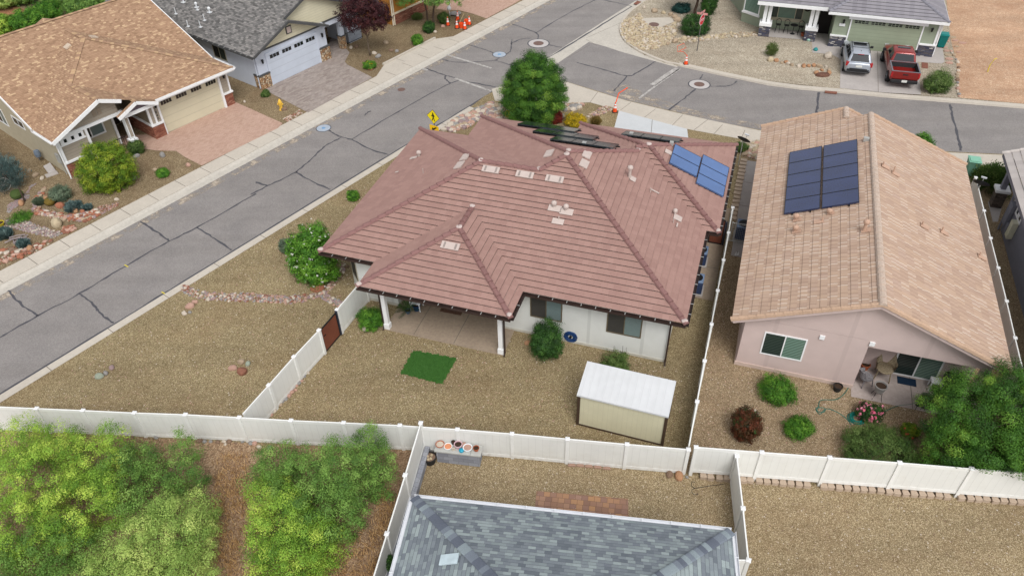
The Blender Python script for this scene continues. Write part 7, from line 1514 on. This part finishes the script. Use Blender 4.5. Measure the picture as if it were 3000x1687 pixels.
# hydrant
M_HYD = m_plain("yellow_hydrant_paint", S(232, 186, 72, .85), .5); p = P(825, 322); t = thing("fire_hydrant", "yellow fire hydrant on the gravel strip between driveways", "hydrant", p); M = LM(p)
b = MB(M); b.lathe([(.16, 0), (.16, .05), (.11, .06), (.11, .5), (.15, .52), (.15, .56), (.12, .58), (.11, .66), (.06, .74), (.03, .78), (.03, .82)], 16); b.build("barrel", M_HYD, t)
for d in ((1, 0), (-1, 0), (0, -1)): b = MB(M); b.tube([(d[0]*.08, d[1]*.08, .42), (d[0]*.19, d[1]*.19, .42)], .06, 10); b.build("nozzle", M_HYD, t)
# manholes and drains
M_IRON = m_plain("rusty_iron", S(120, 96, 88), .8, var=.2, scale=12, bump=.3); M_COLLAR = m_conc("manhole_collar", S(206, 200, 196), S(184, 178, 176)); M_BLUEP = m_plain("white_blue_lid", S(172, 182, 194), .7)
def manhole(label, px, py, r, blue=False):
    p = P(px, py, ZR); t = thing("manhole", label, "manhole", p); M = LM(p)
    b = MB(M); b.lathe([(r*1.12, .004), (r*1.12, .007), (.01, .007)], 32); b.build("seal_ring", M_TAR, t)
    b = MB(M); b.lathe([(r, .006), (r, .012), (.01, .012)], 32); b.build("collar", M_BLUEP if blue else M_COLLAR, t)
    k = .28 if blue else .52
    b = MB(M); b.lathe([(r*k, .011), (r*k, .018), (.01, .018)], 28); b.build("lid", m_plain("blue_valve_lid", S(120, 158, 194), .6) if blue else M_IRON, t)
manhole("iron manhole in wide concrete collar at the junction", 1577.6, 128, .8)
manhole("iron manhole in concrete collar on the side street", 2048.7, 248, .72)
manhole("white ringed valve cover nearest the plum tree ramp", 1463, 160.5, .5, True)
manhole("white ringed valve cover opposite the brick driveway", 947.8, 376, .46, True)
p = P(1176, 263, ZR); b = MB(LM(p)); b.lathe([(.28, .004), (.28, .01), (.01, .01)], 20); tag(b.build("utility_lid", M_IRON, loc=p), "small dark round lid in the main street", "utility lid")
p = P(1915.7, 73, .02); b = MB(LM(p)); b.lathe([(.42, .003), (.42, .03), (.01, .03)], 24); tag(b.build("drain_cover", M_IRON, loc=p), "round rusty drain cover on the concrete pad", "drain cover")
M_RUST = m_groove("rusty_grate", S(140, 92, 76), .09, False, .9, .8, .35)
def grate(label, quad, z=0.02): 
    q = [P(x, y, z) for x, y in quad]; c = sum(q, Vector())/4; b = MB(); b.add([v for v in q]+[v-Vector((0, 0, .05)) for v in q], [(0, 1, 2, 3), (7, 6, 5, 4), (0, 4, 5, 1), (1, 5, 6, 2), (2, 6, 7, 3), (3, 7, 4, 0)]); o = b.build("storm_grate", M_RUST, loc=c); tag(o, label, "storm drain")
grate("rusty kerb inlet grate left of the silver suv driveway", tl(2250, 0, SA, [(430, 700), (520, 708), (528, 680), (432, 668)]), -.02)
grate("rusty kerb inlet grate at the top corner of the junction", tl(1780, 0, .207, [(370, 55), (430, 65), (480, 30), (420, 15)]), .04)
grate("grey square meter box lid beside the sage garage apron", g3([(1305, 960), (1395, 968), (1395, 895), (1308, 885)]), .03)
p = P(2409.5, 222); b = MB(LM(p)); 
for k in range(9): a = math.pi*k/8
b.lathe([(.48, 0), (.46, .1), (.4, .16), (.02, .18)], 18, sx=1.1, sy=.6); tag(b.build("culvert_cap", m_plain("rust_brown_culvert", S(112, 78, 64), .8, var=.3, scale=9), loc=p), "rust brown domed culvert grate ringed by limestone", "culvert")
# ---------------------------------------------------------------- shed
M_SHEDW = m_groove("cream_steel_siding", S(216, 210, 180, .8), .2, False, .3, .5, .88); M_SHEDR = m_groove("white_steel_roof", S(222, 223, 224, .76), .29, False, .4, .45, .93)
t = thing("garden_shed", "cream steel garden shed with white pent roof near the back fence", "shed", FA @ Vector((-2.35, 20.9, 0)), R(-18.8618)); SHM = FA @ Matrix.Translation((0, 0, 0))
part(t, FA, "wall", M_SHEDW, lambda b: b.add([(-4.12, 20.03, 0), (-.61, 19.98, 0), (-.61, 21.5, 0), (-4.12, 21.55, 0), (-4.12, 20.03, 1.8), (-.61, 19.98, 1.8), (-.61, 21.5, 1.98), (-4.12, 21.55, 1.98)], [(3, 2, 1, 0), (4, 5, 6, 7), (0, 1, 5, 4), (1, 2, 6, 5), (2, 3, 7, 6), (3, 0, 4, 7)]))
part(t, FA, "roof", M_SHEDR, lambda b: b.add([(-4.2, 19.93, 1.82), (-.54, 19.88, 1.82), (-.54, 21.62, 2.03), (-4.2, 21.67, 2.03), (-4.2, 19.93, 1.9), (-.54, 19.88, 1.9), (-.54, 21.62, 2.1), (-4.2, 21.67, 2.1)], [(3, 2, 1, 0), (4, 5, 6, 7), (0, 1, 5, 4), (1, 2, 6, 5), (2, 3, 7, 6), (3, 0, 4, 7)]))
part(t, FA, "roof_ribs", M_SHEDR, lambda b: [b.bar((-4.1+i*.29, 19.93, 1.903), (-4.1+i*.29, 21.64, 2.103), .025, .012) for i in range(13)])
M_SHB = m_plain("dark_brown_trim", S(74, 58, 46), .6)
for x, y in ((-4.12, 20.02), (-.61, 19.97), (-.61, 21.5), (-4.12, 21.55)): part(t, FA, "corner_post", M_SHB, lambda b: b.cbox((x, y, .9), .12, .05, 1.84))
part(t, FA, "base_rail", M_SHB, lambda b: b.bar((-4.12, 20.01, .03), (-.61, 19.96, .03), .03, .08))
# ---------------------------------------------------------------- air conditioners, dishes
M_ACN = m_groove("navy_condenser_case", S(56, 72, 108), .05, True, .5, .5, .7)
M_ACT = m_plain("blue_grey_condenser_top", S(120, 140, 170), .5)
def ac(label, x, y, s=.72, h=.85):
    p = FA @ Vector((x, y, 0)); t = thing("air_conditioner", label, "air conditioner", p, R(-18.86)); M = LM(p, R(-18.86))
    part(t, M, "case", M_ACN, lambda b: b.box(-s/2, s/2, -s/2, s/2, .08, h-.06), bevel=.05)
    part(t, M, "top_ring", M_ACT, lambda b: b.add([(a*s/2, c*s/2, h-.06) for a, c in ((-1, -1), (1, -1), (1, 1), (-1, 1))]+[(a*s/2, c*s/2, h) for a, c in ((-1, -1), (1, -1), (1, 1), (-1, 1))], [(3, 2, 1, 0), (4, 5, 6, 7), (0, 1, 5, 4), (1, 2, 6, 5), (2, 3, 7, 6), (3, 0, 4, 7)]), bevel=.03)
    part(t, M, "fan_grille", M_BLACK, lambda b: b.lathe([(s*.42, h+.002), (s*.42, h+.012), (s*.1, h+.006), (.01, h+.006)], 20))
    part(t, M, "pad", M_CONC4, lambda b: b.box(-s*.6, s*.6, -s*.6, s*.6, 0, .08))
ac("blue topped air conditioner nearer the rear yard on the side slab", -.66, 29.9)
ac("second air conditioner farther along the side slab under the eave", -.75, 32.2)
ac("navy air conditioner under the left edge of the peach roof", 1.2, 35.0, .8, .9)
M_DISH = m_plain("dark_dish", S(52, 54, 62), .4)
def dish(label, p, aim, r=.33, mast=1.0):
    p = Vector(p); t = thing("satellite_dish", label, "satellite dish", p); M = LM(p); a = Vector(aim).normalized(); u = a.cross(Vector((0, 0, 1))).normalized(); v = u.cross(a)
    c = Vector((0, 0, mast)); n = 22; b = MB(M); rings = []
    for k, rr in enumerate((0, .35, .7, 1.0)): rings += [c+a*(.12*rr*rr*r*2)+u*rr*r*math.cos(2*math.pi*i/n)*1.1+v*rr*r*math.sin(2*math.pi*i/n) for i in range(n)]
    b.add(rings, [(k*n+i, k*n+(i+1) % n, (k+1)*n+(i+1) % n, (k+1)*n+i) for k in range(3) for i in range(n)]); b.build("reflector", M_DISH, t, smooth=True)
    b = MB(M); b.tube([(0, 0, 0), (0, 0, mast*.8), c-a*.05], .025, 6); b.build("mast", M_GALV, t)
    tip = c+a*.45+v*-.1
    b = MB(M); b.tube([c-v*r*.9, tip-v*.02], .018, 6); b.build("feed_arm", M_GALV, t)
    b = MB(M); b.bar(tip-u*.14, tip+u*.14, .08, .07); b.build("receiver", M_PVENT, t)
dish("dark satellite dish beside the far corner of the rose roof", FA @ Vector((.3, 42.3, 0)), (.55, .6, .75), .38, 1.7)
dish("dark satellite dish on the fence right of the peach roof", FA @ Vector((12.95, 41.0, 0)), (.5, .6, .75), .4, 1.75)
for l, x, y in (("small white funnel ornament left of a pair in the alley", 2155, 748), ("small white funnel ornament right of a pair in the alley", 2161.5, 747)):
    p = P(x, y); b = MB(LM(p)); b.lathe([(.06, 0), (.02, .2), (.005, .26)], 8); tag(b.build("garden_ornament", M_TRIM, loc=p), l, "ornament")
# ---------------------------------------------------------------- hoses, pots, patio things
M_HOSEB = m_plain("navy_hose", S(32, 66, 116), .5); M_HOSEG = m_plain("green_hose", S(40, 112, 100), .5); M_POTK = m_plain("black_pot", S(48, 46, 44), .7); M_TERRA = m_plain("terracotta_pot", S(176, 96, 62), .8); M_SOIL = m_plain("potting_soil", S(66, 50, 38), .95)
p = P(1672, 1000); t = thing("hose_reel", "blue hose coiled on a reel against the white wall", "hose reel", p, R(-18.86)); M = LM(p, R(-18.86))
part(t, M, "hose_coil", M_HOSEB, lambda b: [b.tube([((rr+.012*math.sin(k*3+i))*math.cos(k*math.pi/9), -.08+.045*i, .36+(rr+.012*math.cos(k*2+i))*math.sin(k*math.pi/9)) for k in range(19)], .027, 5) for i in range(4) for rr in (.15, .2, .25, .3)])
part(t, M, "reel_frame", M_BLACK, lambda b: [b.tube([(-.14, .1, .05), (-.14, .1, .85), (.14, .1, .85), (.14, .1, .05)], .02, 6), b.tube([(0, -.12, .36), (0, .12, .36)], .06, 8)])
b = MB(); pts = [P(1686, 997), P(1695, 1006), P(1703, 1006), P(1708, 1000), P(1710, 992)]; b.tube([v+Vector((0, 0, .03)) for v in dense(pts, 5)]+[P(1710, 992)+Vector((0, 0, .5))], .018, 6); tag(b.build("garden_hose", M_HOSEB, loc=P(1700, 1002)), "short blue hose from the reel to the wall tap", "hose")
def hose(label, px, mat, r=.016, name="garden_hose"):
    pts = dense([P(*q) for q in px], 7); b = MB(); b.tube([Vector((v.x, v.y, .02)) for v in pts], r, 6); tag(b.build(name, mat, loc=pts[len(pts)//2]), label, "hose")
t16 = lambda l: tl(2250, 1124, SB, l)
hose("green hose trailing from wall tap to loops on the gravel", t16([(605, 30), (570, 80), (510, 120), (400, 125), (380, 170), (370, 205), (420, 215), (425, 185), (360, 185), (390, 230), (440, 190), (520, 215), (590, 265), (625, 310)]), M_HOSEG)
hose("green hose curving across the pink house patio", t16([(1150, 122), (1080, 155), (980, 168), (890, 205), (850, 250), (850, 290)]), M_HOSEG)
p = P(2509, 1229); b = MB(LM(p)); rg = random.Random(2)
for i in range(9): ox, oy, rr = rg.uniform(-.06, .06), rg.uniform(-.06, .06), rg.uniform(.17, .34); b.tube([(ox+rr*math.cos(k*math.pi/9), oy+rr*math.sin(k*math.pi/9), .03+.014*i+.01*math.sin(k)) for k in range(19)], .016, 5)
tag(b.build("hose_coil", m_plain("teal_hose", S(24, 124, 112), .5), loc=p), "messy teal hose coil beside the pink rose bush", "hose")
def pot(label, px, py, r, h, mat, z=0, inner=M_SOIL, n=18, world=None, taper=.72):
    p = world if world is not None else P(px, py, z); t = thing("plant_pot", label, "pot", p); M = LM(p)
    part(t, M, "pot_body", mat, lambda b: b.lathe([(r*taper, 0), (r*.97, h*.86), (r*1.06, h*.86), (r*1.06, h), (r*.9, h), (r*.86, h*.8), (.01, h*.8)], n))
    part(t, M, "soil", inner, lambda b: b.lathe([(r*.87, h*.82), (r*.5, h*.86), (.01, h*.86)], n)); return t
pot("black empty pot at the foot of the pink wall", 2451, 1143, .19, .3, M_POTK)
pot("grey planter with dead stems half hidden by the big tree", 2707, 1188, .3, .5, m_plain("grey_urn", S(120, 112, 108), .8))
pot("terracotta pot tucked behind the pink patio wall end", 2531, 1080, .2, .32, M_TERRA)
pot("blue pot on the covered patio under the white chair", 1222, 908, .2, .36, m_plain("deep_blue_glaze", S(28, 64, 110), .3))
p = P(1196, 918); t = pot("small blue pot holding a palm on the covered patio", 1196, 918, .13, .22, m_plain("slate_blue_pot", S(84, 100, 120), .4))
fp = thing("potted_palm", "small feathery palm growing in the patio pot", "palm", p+Vector((0, 0, .18)))
rg = np.random.default_rng(3); Cc_, Tt, Nn_ = [], [], []
for k in range(26):
    a = k*2.4; el = rg.uniform(.25, 1.1); d = np.array([math.cos(a)*math.cos(el), math.sin(a)*math.cos(el), math.sin(el)])
    for s_ in np.linspace(.12, .62, 12):
        q = d*s_+np.array([0, 0, -.5*s_*s_])
        for sd_ in (-1, 1):
            side = np.cross(d, [0, 0, 1]); side /= np.linalg.norm(side); tt = side*sd_*.8+d*.6; tt /= np.linalg.norm(tt); Cc_.append(q+tt*.05); Tt.append(tt); Nn_.append(np.cross(tt, d))
Cc_ = np.array(Cc_)+np.array(fp.location); o = leaf_mesh("fronds", Cc_, unit(np.array(Nn_)), np.array(Tt), np.full(len(Cc_), .13), np.full(len(Cc_), .02), rg.random(len(Cc_)), LF["deep"], fp, fp.location)
# white plastic chair
M_WPL = m_plain("white_plastic", S(236, 240, 244, .86), .4, var=.02)
p = P(1222, 903); t = thing("plastic_chair", "white plastic chair on the covered patio", "chair", p, R(-14)); M = LM(p, R(-14))
part(t, M, "seat", M_WPL, lambda b: b.box(-.22, .22, -.22, .22, .42, .45), bevel=.015)
part(t, M, "backrest", M_WPL, lambda b: [b.bar((x, .2, .45), (x, .3, .86), .05, .02, up=(0, 1, 0)) for x in (-.18, -.09, 0, .09, .18)]+[b.bar((-.22, .3, .86), (.22, .3, .86), .03, .06)])
for x in (-1, 1):
    for y in (-1, 1): part(t, M, "leg", M_WPL, lambda b: b.bar((x*.2, y*.2, .43), (x*.25, y*.25, 0), .05, .05, up=(0, 1, 0)))
    part(t, M, "armrest", M_WPL, lambda b: [b.bar((x*.25, -.22, .64), (x*.25, .26, .66), .06, .025), b.bar((x*.24, -.2, .44), (x*.25, -.2, .64), .04, .03, up=(0, 1, 0))])
p = P(1324, 908, .03); b = MB(LM(p, R(-18))); b.box(-.55, .55, -.25, .25, 0, .012); tag(b.build("door_mat", m_cells("woven_mat", [S(110, 80, 66), S(136, 104, 86), S(90, 66, 58)], .06, .03, .5, .1, S(70, 50, 44), .3), loc=p), "brown woven mat on the covered patio", "mat")
p = P(1328, 905, .045); b = MB(LM(p, R(-18))); b.box(-.25, .2, -.14, .12, 0, .14); b.box(-.2, .05, -.1, .08, .14, .22); tag(b.build("folded_blanket", m_plain("grey_brown_cloth", S(96, 84, 78), .9), loc=p, bevel=.03), "folded grey brown bundle lying on the patio mat", "bundle")
# pink patio furniture
M_WICK = m_cells("tan_wicker", [S(150, 134, 108), S(176, 160, 132), S(190, 176, 148)], .05, .03, .5, .15, S(104, 92, 74), .5, .8); M_WICKG = m_cells("grey_wicker", [S(120, 116, 118), S(150, 146, 148), S(166, 162, 164)], .05, .03, .5, .15, S(84, 80, 82), .5, .8)
def wicker(label, px, py, rz, mat, s=1.0):
    p = P(px, py, .03); t = thing("wicker_chair", label, "chair", p, rz); M = LM(p, rz) @ Matrix.Scale(s, 4); n = 14
    part(t, M, "seat", mat, lambda b: b.lathe([(.26, .36), (.29, .4), (.28, .45), (.01, .46)], 18))
    def back(b):
        rows = []
        for j, z in enumerate((.44, .6, .76, .9)):
            rows.append([(.31*(1+.12*j/3)*math.cos(a), .31*(1+.12*j/3)*math.sin(a)+.02*j, z*(1 if j < 3 else 1)-(.0 if abs(a-math.pi/2) < 1.0 else .26*(j/3))) for a in np.linspace(-.35, math.pi+.35, n)])
        inn = [[(x*.9, y*.9, z) for x, y, z in r_] for r_ in rows]; vs = [v for r_ in rows for v in r_]+[v for r_ in inn for v in r_]; k = 4*n
        fs = [(j*n+i, j*n+i+1, (j+1)*n+i+1, (j+1)*n+i) for j in range(3) for i in range(n-1)]; fs += [(k+a[3], k+a[2], k+a[1], k+a[0]) for a in fs]; fs += [(3*n+i, 3*n+i+1, k+3*n+i+1, k+3*n+i) for i in range(n-1)]
        b.add(vs, fs)
    part(t, M, "backrest", mat, back)
    for x in (-1, 1):
        for y in (-1, 1): part(t, M, "leg", mat, lambda b: b.tube([(x*.2, y*.2, .38), (x*.25, y*.25, 0)], .022, 6))
wicker("grey wicker armchair at left of the pink patio", 2530, 1122, R(100), M_WICKG)
wicker("tan wicker armchair in the corner of the pink patio", 2583, 1102, R(-25), M_WICK, 1.25)
p = P(2567, 1163, .03); t = thing("plant_stand", "black wire stand on the pink patio holding a grey tub", "stand", p); M = LM(p)
for k in range(4): a = k*1.57+.5; part(t, M, "leg", M_BLACK, lambda b: b.tube([(.16*math.cos(a), .16*math.sin(a), .42), (.2*math.cos(a), .2*math.sin(a), .2), (.27*math.cos(a), .27*math.sin(a), 0)], .012, 5))
part(t, M, "ring", M_BLACK, lambda b: b.tube([(.17*math.cos(a), .17*math.sin(a), .42) for a in np.linspace(0, 6.283, 17)], .012, 5))
pot("grey tub of dry plants on the wire stand", 0, 0, .25, .36, m_plain("grey_tub", S(150, 146, 142), .7), world=p+Vector((0, 0, .4)))
p = P(2656, 1117, .03); b = MB(LM(p, R(-18.86))); b.box(-.38, .38, -.22, .22, 0, .015); tag(b.build("door_mat", m_plain("navy_mat", S(28, 50, 72), .95), loc=p), "navy blue door mat outside the sliding door", "mat")
p = FA @ Vector((9.95, 26.35, .03)); t = thing("side_table", "small white side table right of the sliding door", "table", p, R(-18.86)); M = LM(p, R(-18.86))
part(t, M, "table_top", M_TRIM, lambda b: b.box(-.22, .22, -.2, .2, .46, .5))
for x in (-1, 1):
    for y in (-1, 1): part(t, M, "leg", M_TRIM, lambda b: b.box(x*.2-.02, x*.2+.02, y*.18-.02, y*.18+.02, 0, .46))
p = FA @ Vector((10.5, 26.35, .03)); t = thing("barbecue", "black barbecue half hidden behind the big tree", "barbecue", p, R(-18.86)); M = LM(p, R(-18.86))
part(t, M, "hood", M_BLACK, lambda b: b.xprism([(-.22, .72), (.22, .72), (.22, .9), (.1, 1.04), (-.1, 1.04), (-.22, .9)], -.33, .33)); part(t, M, "firebox", M_POTK, lambda b: b.box(-.33, .33, -.22, .22, .55, .71)); part(t, M, "cart", M_BLACK, lambda b: [b.box(-.3, .3, -.18, .18, .1, .5)])
p = P(2681, 1200); b = MB(LM(p)); b.tube([(0, 0, 0), (0, 0, .3)], .012, 5); b.lathe([(.03, .28), (.09, .3), (.07, .36), (.02, .4)], 10); tag(b.build("solar_light", M_POTK, loc=p), "small dark garden light at the patio corner", "light")
p = P(2494, 1125); t = thing("hose_bib", "short red topped standpipe at the pink wall corner", "tap", p); part(t, LM(p), "pipe", M_GALV, lambda b: b.tube([(0, 0, 0), (0, 0, .35)], .02, 6)); part(t, LM(p), "handle", M_STOP, lambda b: b.lathe([(.05, .35), (.05, .38), (.01, .38)], 8))
# cinder block counter with pots (lower yard)
p = FA @ Vector((-8.2, 17.05, 0)); t = thing("block_counter", "low counter of grey cinder blocks standing by the fence corner", "counter", p); M = FA @ Matrix.Translation((-8.15, 16.92, 0)) @ Matrix.Rotation(R(9), 4, 'Z')
part(t, M, "block_base", M_BLOCK, lambda b: b.box(-.86, .86, -.24, .22, -.02, .68))
part(t, M, "top_slab", m_plain("grey_cap_slab", S(190, 190, 184), .85, var=.1), lambda b: [b.box(-.92, .5, -.28, .26, .68, .74), b.box(.515, .92, -.28, .26, .68, .74)])
cp = lambda u, v, z=.74: M @ Vector((u, v, z))
pot("white rimmed dish of orange gravel on the block counter", 0, 0, .16, .07, M_TRIM, world=cp(-.42, -.02), inner=m_plain("orange_pebbles", S(224, 150, 110), .9, var=.2, scale=30), taper=.8)
pot("pink pot with brown seed heads on the block counter", 0, 0, .16, .2, m_plain("pink_glaze", S(226, 190, 196), .4), world=cp(-.02, .04))
pot("terracotta pot at the right end of block counter", 0, 0, .12, .15, M_TERRA, world=cp(.7, .0))
pot("small black pot at the back of the block counter", 0, 0, .08, .13, M_POTK, world=cp(-.25, .18))
pot("terracotta bowl of white twigs at counter left end", 0, 0, .17, .1, M_TERRA, world=cp(-.75, .02), inner=RK["pale"])
pot("white shell shaped planter on the block counter", 0, 0, .18, .12, M_WPL, world=cp(.36, .0), inner=RK["pink"])
q = cp(.14, -.14); b = MB(LM(q)); b.lathe([(.06, 0), (.1, .03), (.1, .09), (.05, .12)], 12); b.tube([(.08, 0, .06), (.15, 0, .1)], .02, 6); tag(b.build("turquoise_jug", m_plain("turquoise_glaze", S(40, 160, 190), .3), loc=q), "turquoise jug on the front edge of the counter", "jug")
for u, l in ((-.18, "pale square tile leaning on the counter pots"),): q = cp(u, -.12); b = MB(LM(q, R(9))); b.cbox((0, 0, .06), .14, .06, .12); tag(b.build("square_tile", RK["pale"], loc=q), l, "tile")
q = cp(.16, .14); b = MB(LM(q)); b.rock((0, 0, .05), .14, .1, .08, 44, 1, 2); tag(b.build("pink_stone", RK["pink"], loc=q), "pink stone behind the turquoise jug on counter", "stone")
p = P(1261, 1352); pot("black cauldron filled with cream stones beside the counter", 1261, 1352, .26, .34, M_POTK, inner=RK["brown"], taper=.8)
for i, (u, v) in enumerate(((-.08, .02), (.07, .09), (.05, -.08), (-.05, -.12))): q = p+Vector((u, v, .29)); b = MB(LM(q)); b.rock((0, 0, .03), .07, .06, .05, 70+i, i, 2); tag(b.build("cream_stone", RK["cream"], loc=q), "cream stone heaped in the black cauldron", "stone", "stones in the cauldron")
for i, (x, y, l) in enumerate(((1256, 1317, "brown rock stacked left of the counter, upper"), (1266, 1325, "grey rock stacked left of the block counter"), (1258, 1300, "rust rock at the fence behind the counter"))): rock(l, x, y, 16, .12, ["brown", "grey", "rust"][i], "rock")
p = P(1318, 905)
# shepherd hook lying on the gravel
b = MB(); pts = tl(1500, 1124, SB, [(1590, 758), (1500, 768), (1430, 780), (1380, 785), (1355, 770), (1352, 748), (1368, 738), (1380, 748)]); b.tube([v+Vector((0, 0, .02)) for v in dense([P(*q) for q in pts], 4)], .01, 5)
b.tube([v+Vector((0, 0, .02)) for v in dense([P(*q) for q in tl(1500, 1124, SB, [(1430, 780), (1370, 790), (1355, 810), (1370, 835), (1400, 835), (1400, 825)])], 4)], .01, 5); tag(b.build("shepherd_hook", M_BLACK, loc=P(2060, 1428)), "black double shepherd hook lying on the lower gravel", "garden hook")
# porch chairs and table of the sage house
for l, x in (("black bistro chair at the left of the sage porch", 1.35), ("black bistro chair next to the porch table", 2.0), ("black bistro chair by the right porch pier", 3.1)):
    p = FA @ Vector((x, 63.6, .02)); t = thing("bistro_chair", l, "chair", p, R(-18)); M = LM(p, R(-18))
    part(t, M, "seat", M_BLACK, lambda b: b.lathe([(.2, .6), (.21, .63), (.01, .63)], 14))
    part(t, M, "backrest", M_BLACK, lambda b: b.tube([(-.17, .17, .62), (-.19, .2, .9), (0, .22, 1.02), (.19, .2, .9), (.17, .17, .62)], .025, 6))
    for k in range(4): a = .785+k*1.571; part(t, M, "leg", M_BLACK, lambda b: b.tube([(.13*math.cos(a), .13*math.sin(a), .62), (.24*math.cos(a), .24*math.sin(a), 0)], .016, 5))
p = FA @ Vector((2.55, 63.55, .02)); t = thing("bistro_table", "small black bistro table between the porch chairs", "table", p); M = LM(p)
part(t, M, "table_top", M_BLACK, lambda b: b.lathe([(.3, .7), (.3, .73), (.01, .73)], 18)); part(t, M, "leg", M_BLACK, lambda b: [b.tube([(0, 0, .7), (0, 0, .1)], .025, 6), b.lathe([(.2, 0), (.03, .12)], 10)])
pot("orange pot beside the right porch pier", 0, 0, .17, .25, M_TERRA, world=FA @ Vector((3.35, 63.3, .02)))
b = MB(LM(P(2389, 149))); b.lathe([(.14, 0), (.18, .1), (.1, .22), (.02, .26)], 12); tag(b.build("teal_ornament", m_plain("teal_glaze", S(40, 140, 140), .4), loc=P(2389, 149)), "teal ceramic ornament on the front walk corner", "ornament")
b = MB(LM(P(2368, 120))); b.lathe([(.16, 0), (.2, .12), (.1, .24)], 12); tag(b.build("pale_green_pot", m_plain("pale_green_glaze", S(160, 196, 180), .4), loc=P(2368, 120)), "pale green pot at the foot of the right pier", "pot")
# survey stake, odds and ends in the left rock garden
b = MB(LM(P(2893, 212))); b.tube([(0, 0, 0), (0, .05, .5), (.2, .1, .95), (.35, .1, .98)], .03, 6); tag(b.build("marker_ribbon", M_YEL, loc=P(2893, 212)), "yellow marker ribbon standing in the dirt lot", "marker")
p = P(150, 504); b = MB(LM(p, R(60))); b.cbox((0, 0, .26), .46, .05, .56, M=Matrix.Rotation(R(-25), 3, 'X')); tag(b.build("white_board", M_COLLAR, loc=p), "white board leaning near the corner of the tan house", "board")
p = P(150, 510); b = MB(LM(p, R(40))); b.box(-.35, .35, -.3, .1, 0, .06); tag(b.build("splash_block", M_CONC4, loc=p), "pale slab lying before the leaning white board", "slab")
p = P(54, 580); t = thing("barrel_cactus", "round green barrel cactus beside the blue juniper", "cactus", p); part(t, LM(p), "body", m_groove("cactus_skin", S(74, 92, 44, .7), .06, False, .6, .8, .6), lambda b: b.lathe([(.2, .02), (.34, .15), (.36, .3), (.26, .46), (.1, .52), (.01, .52)], 22))
p = P(150, 600); t = thing("barrel_cactus", "golden barrel cactus on the red rock mound", "cactus", p); part(t, LM(p), "body", m_groove("golden_cactus_skin", S(120, 100, 40, .7), .06, False, .6, .8, .6), lambda b: b.lathe([(.16, .02), (.28, .14), (.3, .26), (.2, .42), (.08, .46), (.01, .46)], 20))
p = P(58, 706); b = MB(LM(p)); rg = random.Random(8)
for i in range(9): a = rg.uniform(0, 3.1); x, y = rg.uniform(-.3, .3), rg.uniform(-.2, .2); b.tube([(x-.4*math.cos(a), y-.4*math.sin(a), .06+.02*i), (x, y, .09+.02*i), (x+.4*math.cos(a), y+.4*math.sin(a), .05+.02*i)], .035, 6)
tag(b.build("driftwood", m_plain("grey_driftwood", S(150, 138, 138), .9, var=.3, scale=9), loc=p), "pile of grey driftwood sticks in the left garden", "driftwood")
p = P(73, 590); b = MB(LM(p)); b.tube([(0, 0, 0), (-.05, .1, .5), (-.1, .2, .9)], .06, 7, .03); tag(b.build("dead_stump", M_BARKD, loc=p), "short dark dead trunk beside the barrel cactus", "stump")
p = P(20, 560); t = thing("wagon_wheel", "old metal wheel leaning at the left photo edge", "wheel", p, R(50)); M = LM(p, R(50))
part(t, M, "rim", M_GALV, lambda b: b.tube([(.42*math.cos(a), .08, .42+.42*math.sin(a)) for a in np.linspace(0, 6.283, 25)], .02, 6)); part(t, M, "hub", M_GALV, lambda b: b.tube([(0, .03, .42), (0, .13, .42)], .06, 8))
for k in range(8): a = k*.785; part(t, M, "spoke", M_GALV, lambda b: b.tube([(0, .08, .42), (.42*math.cos(a), .08, .42+.42*math.sin(a))], .008, 4))
p = P(933, 846); b = MB(LM(p, R(25))); b.rock((0, 0, .1), .42, .28, .2, 77, 0, 2); tag(b.build("red_rock", RK["red"], loc=p), "dark red sandstone block under the oleander", "rock")
p = P(2, 658); pot("yellow bowl at the left photo edge", 3, 663, .25, .25, m_plain("mustard_glaze", S(190, 170, 40), .5))
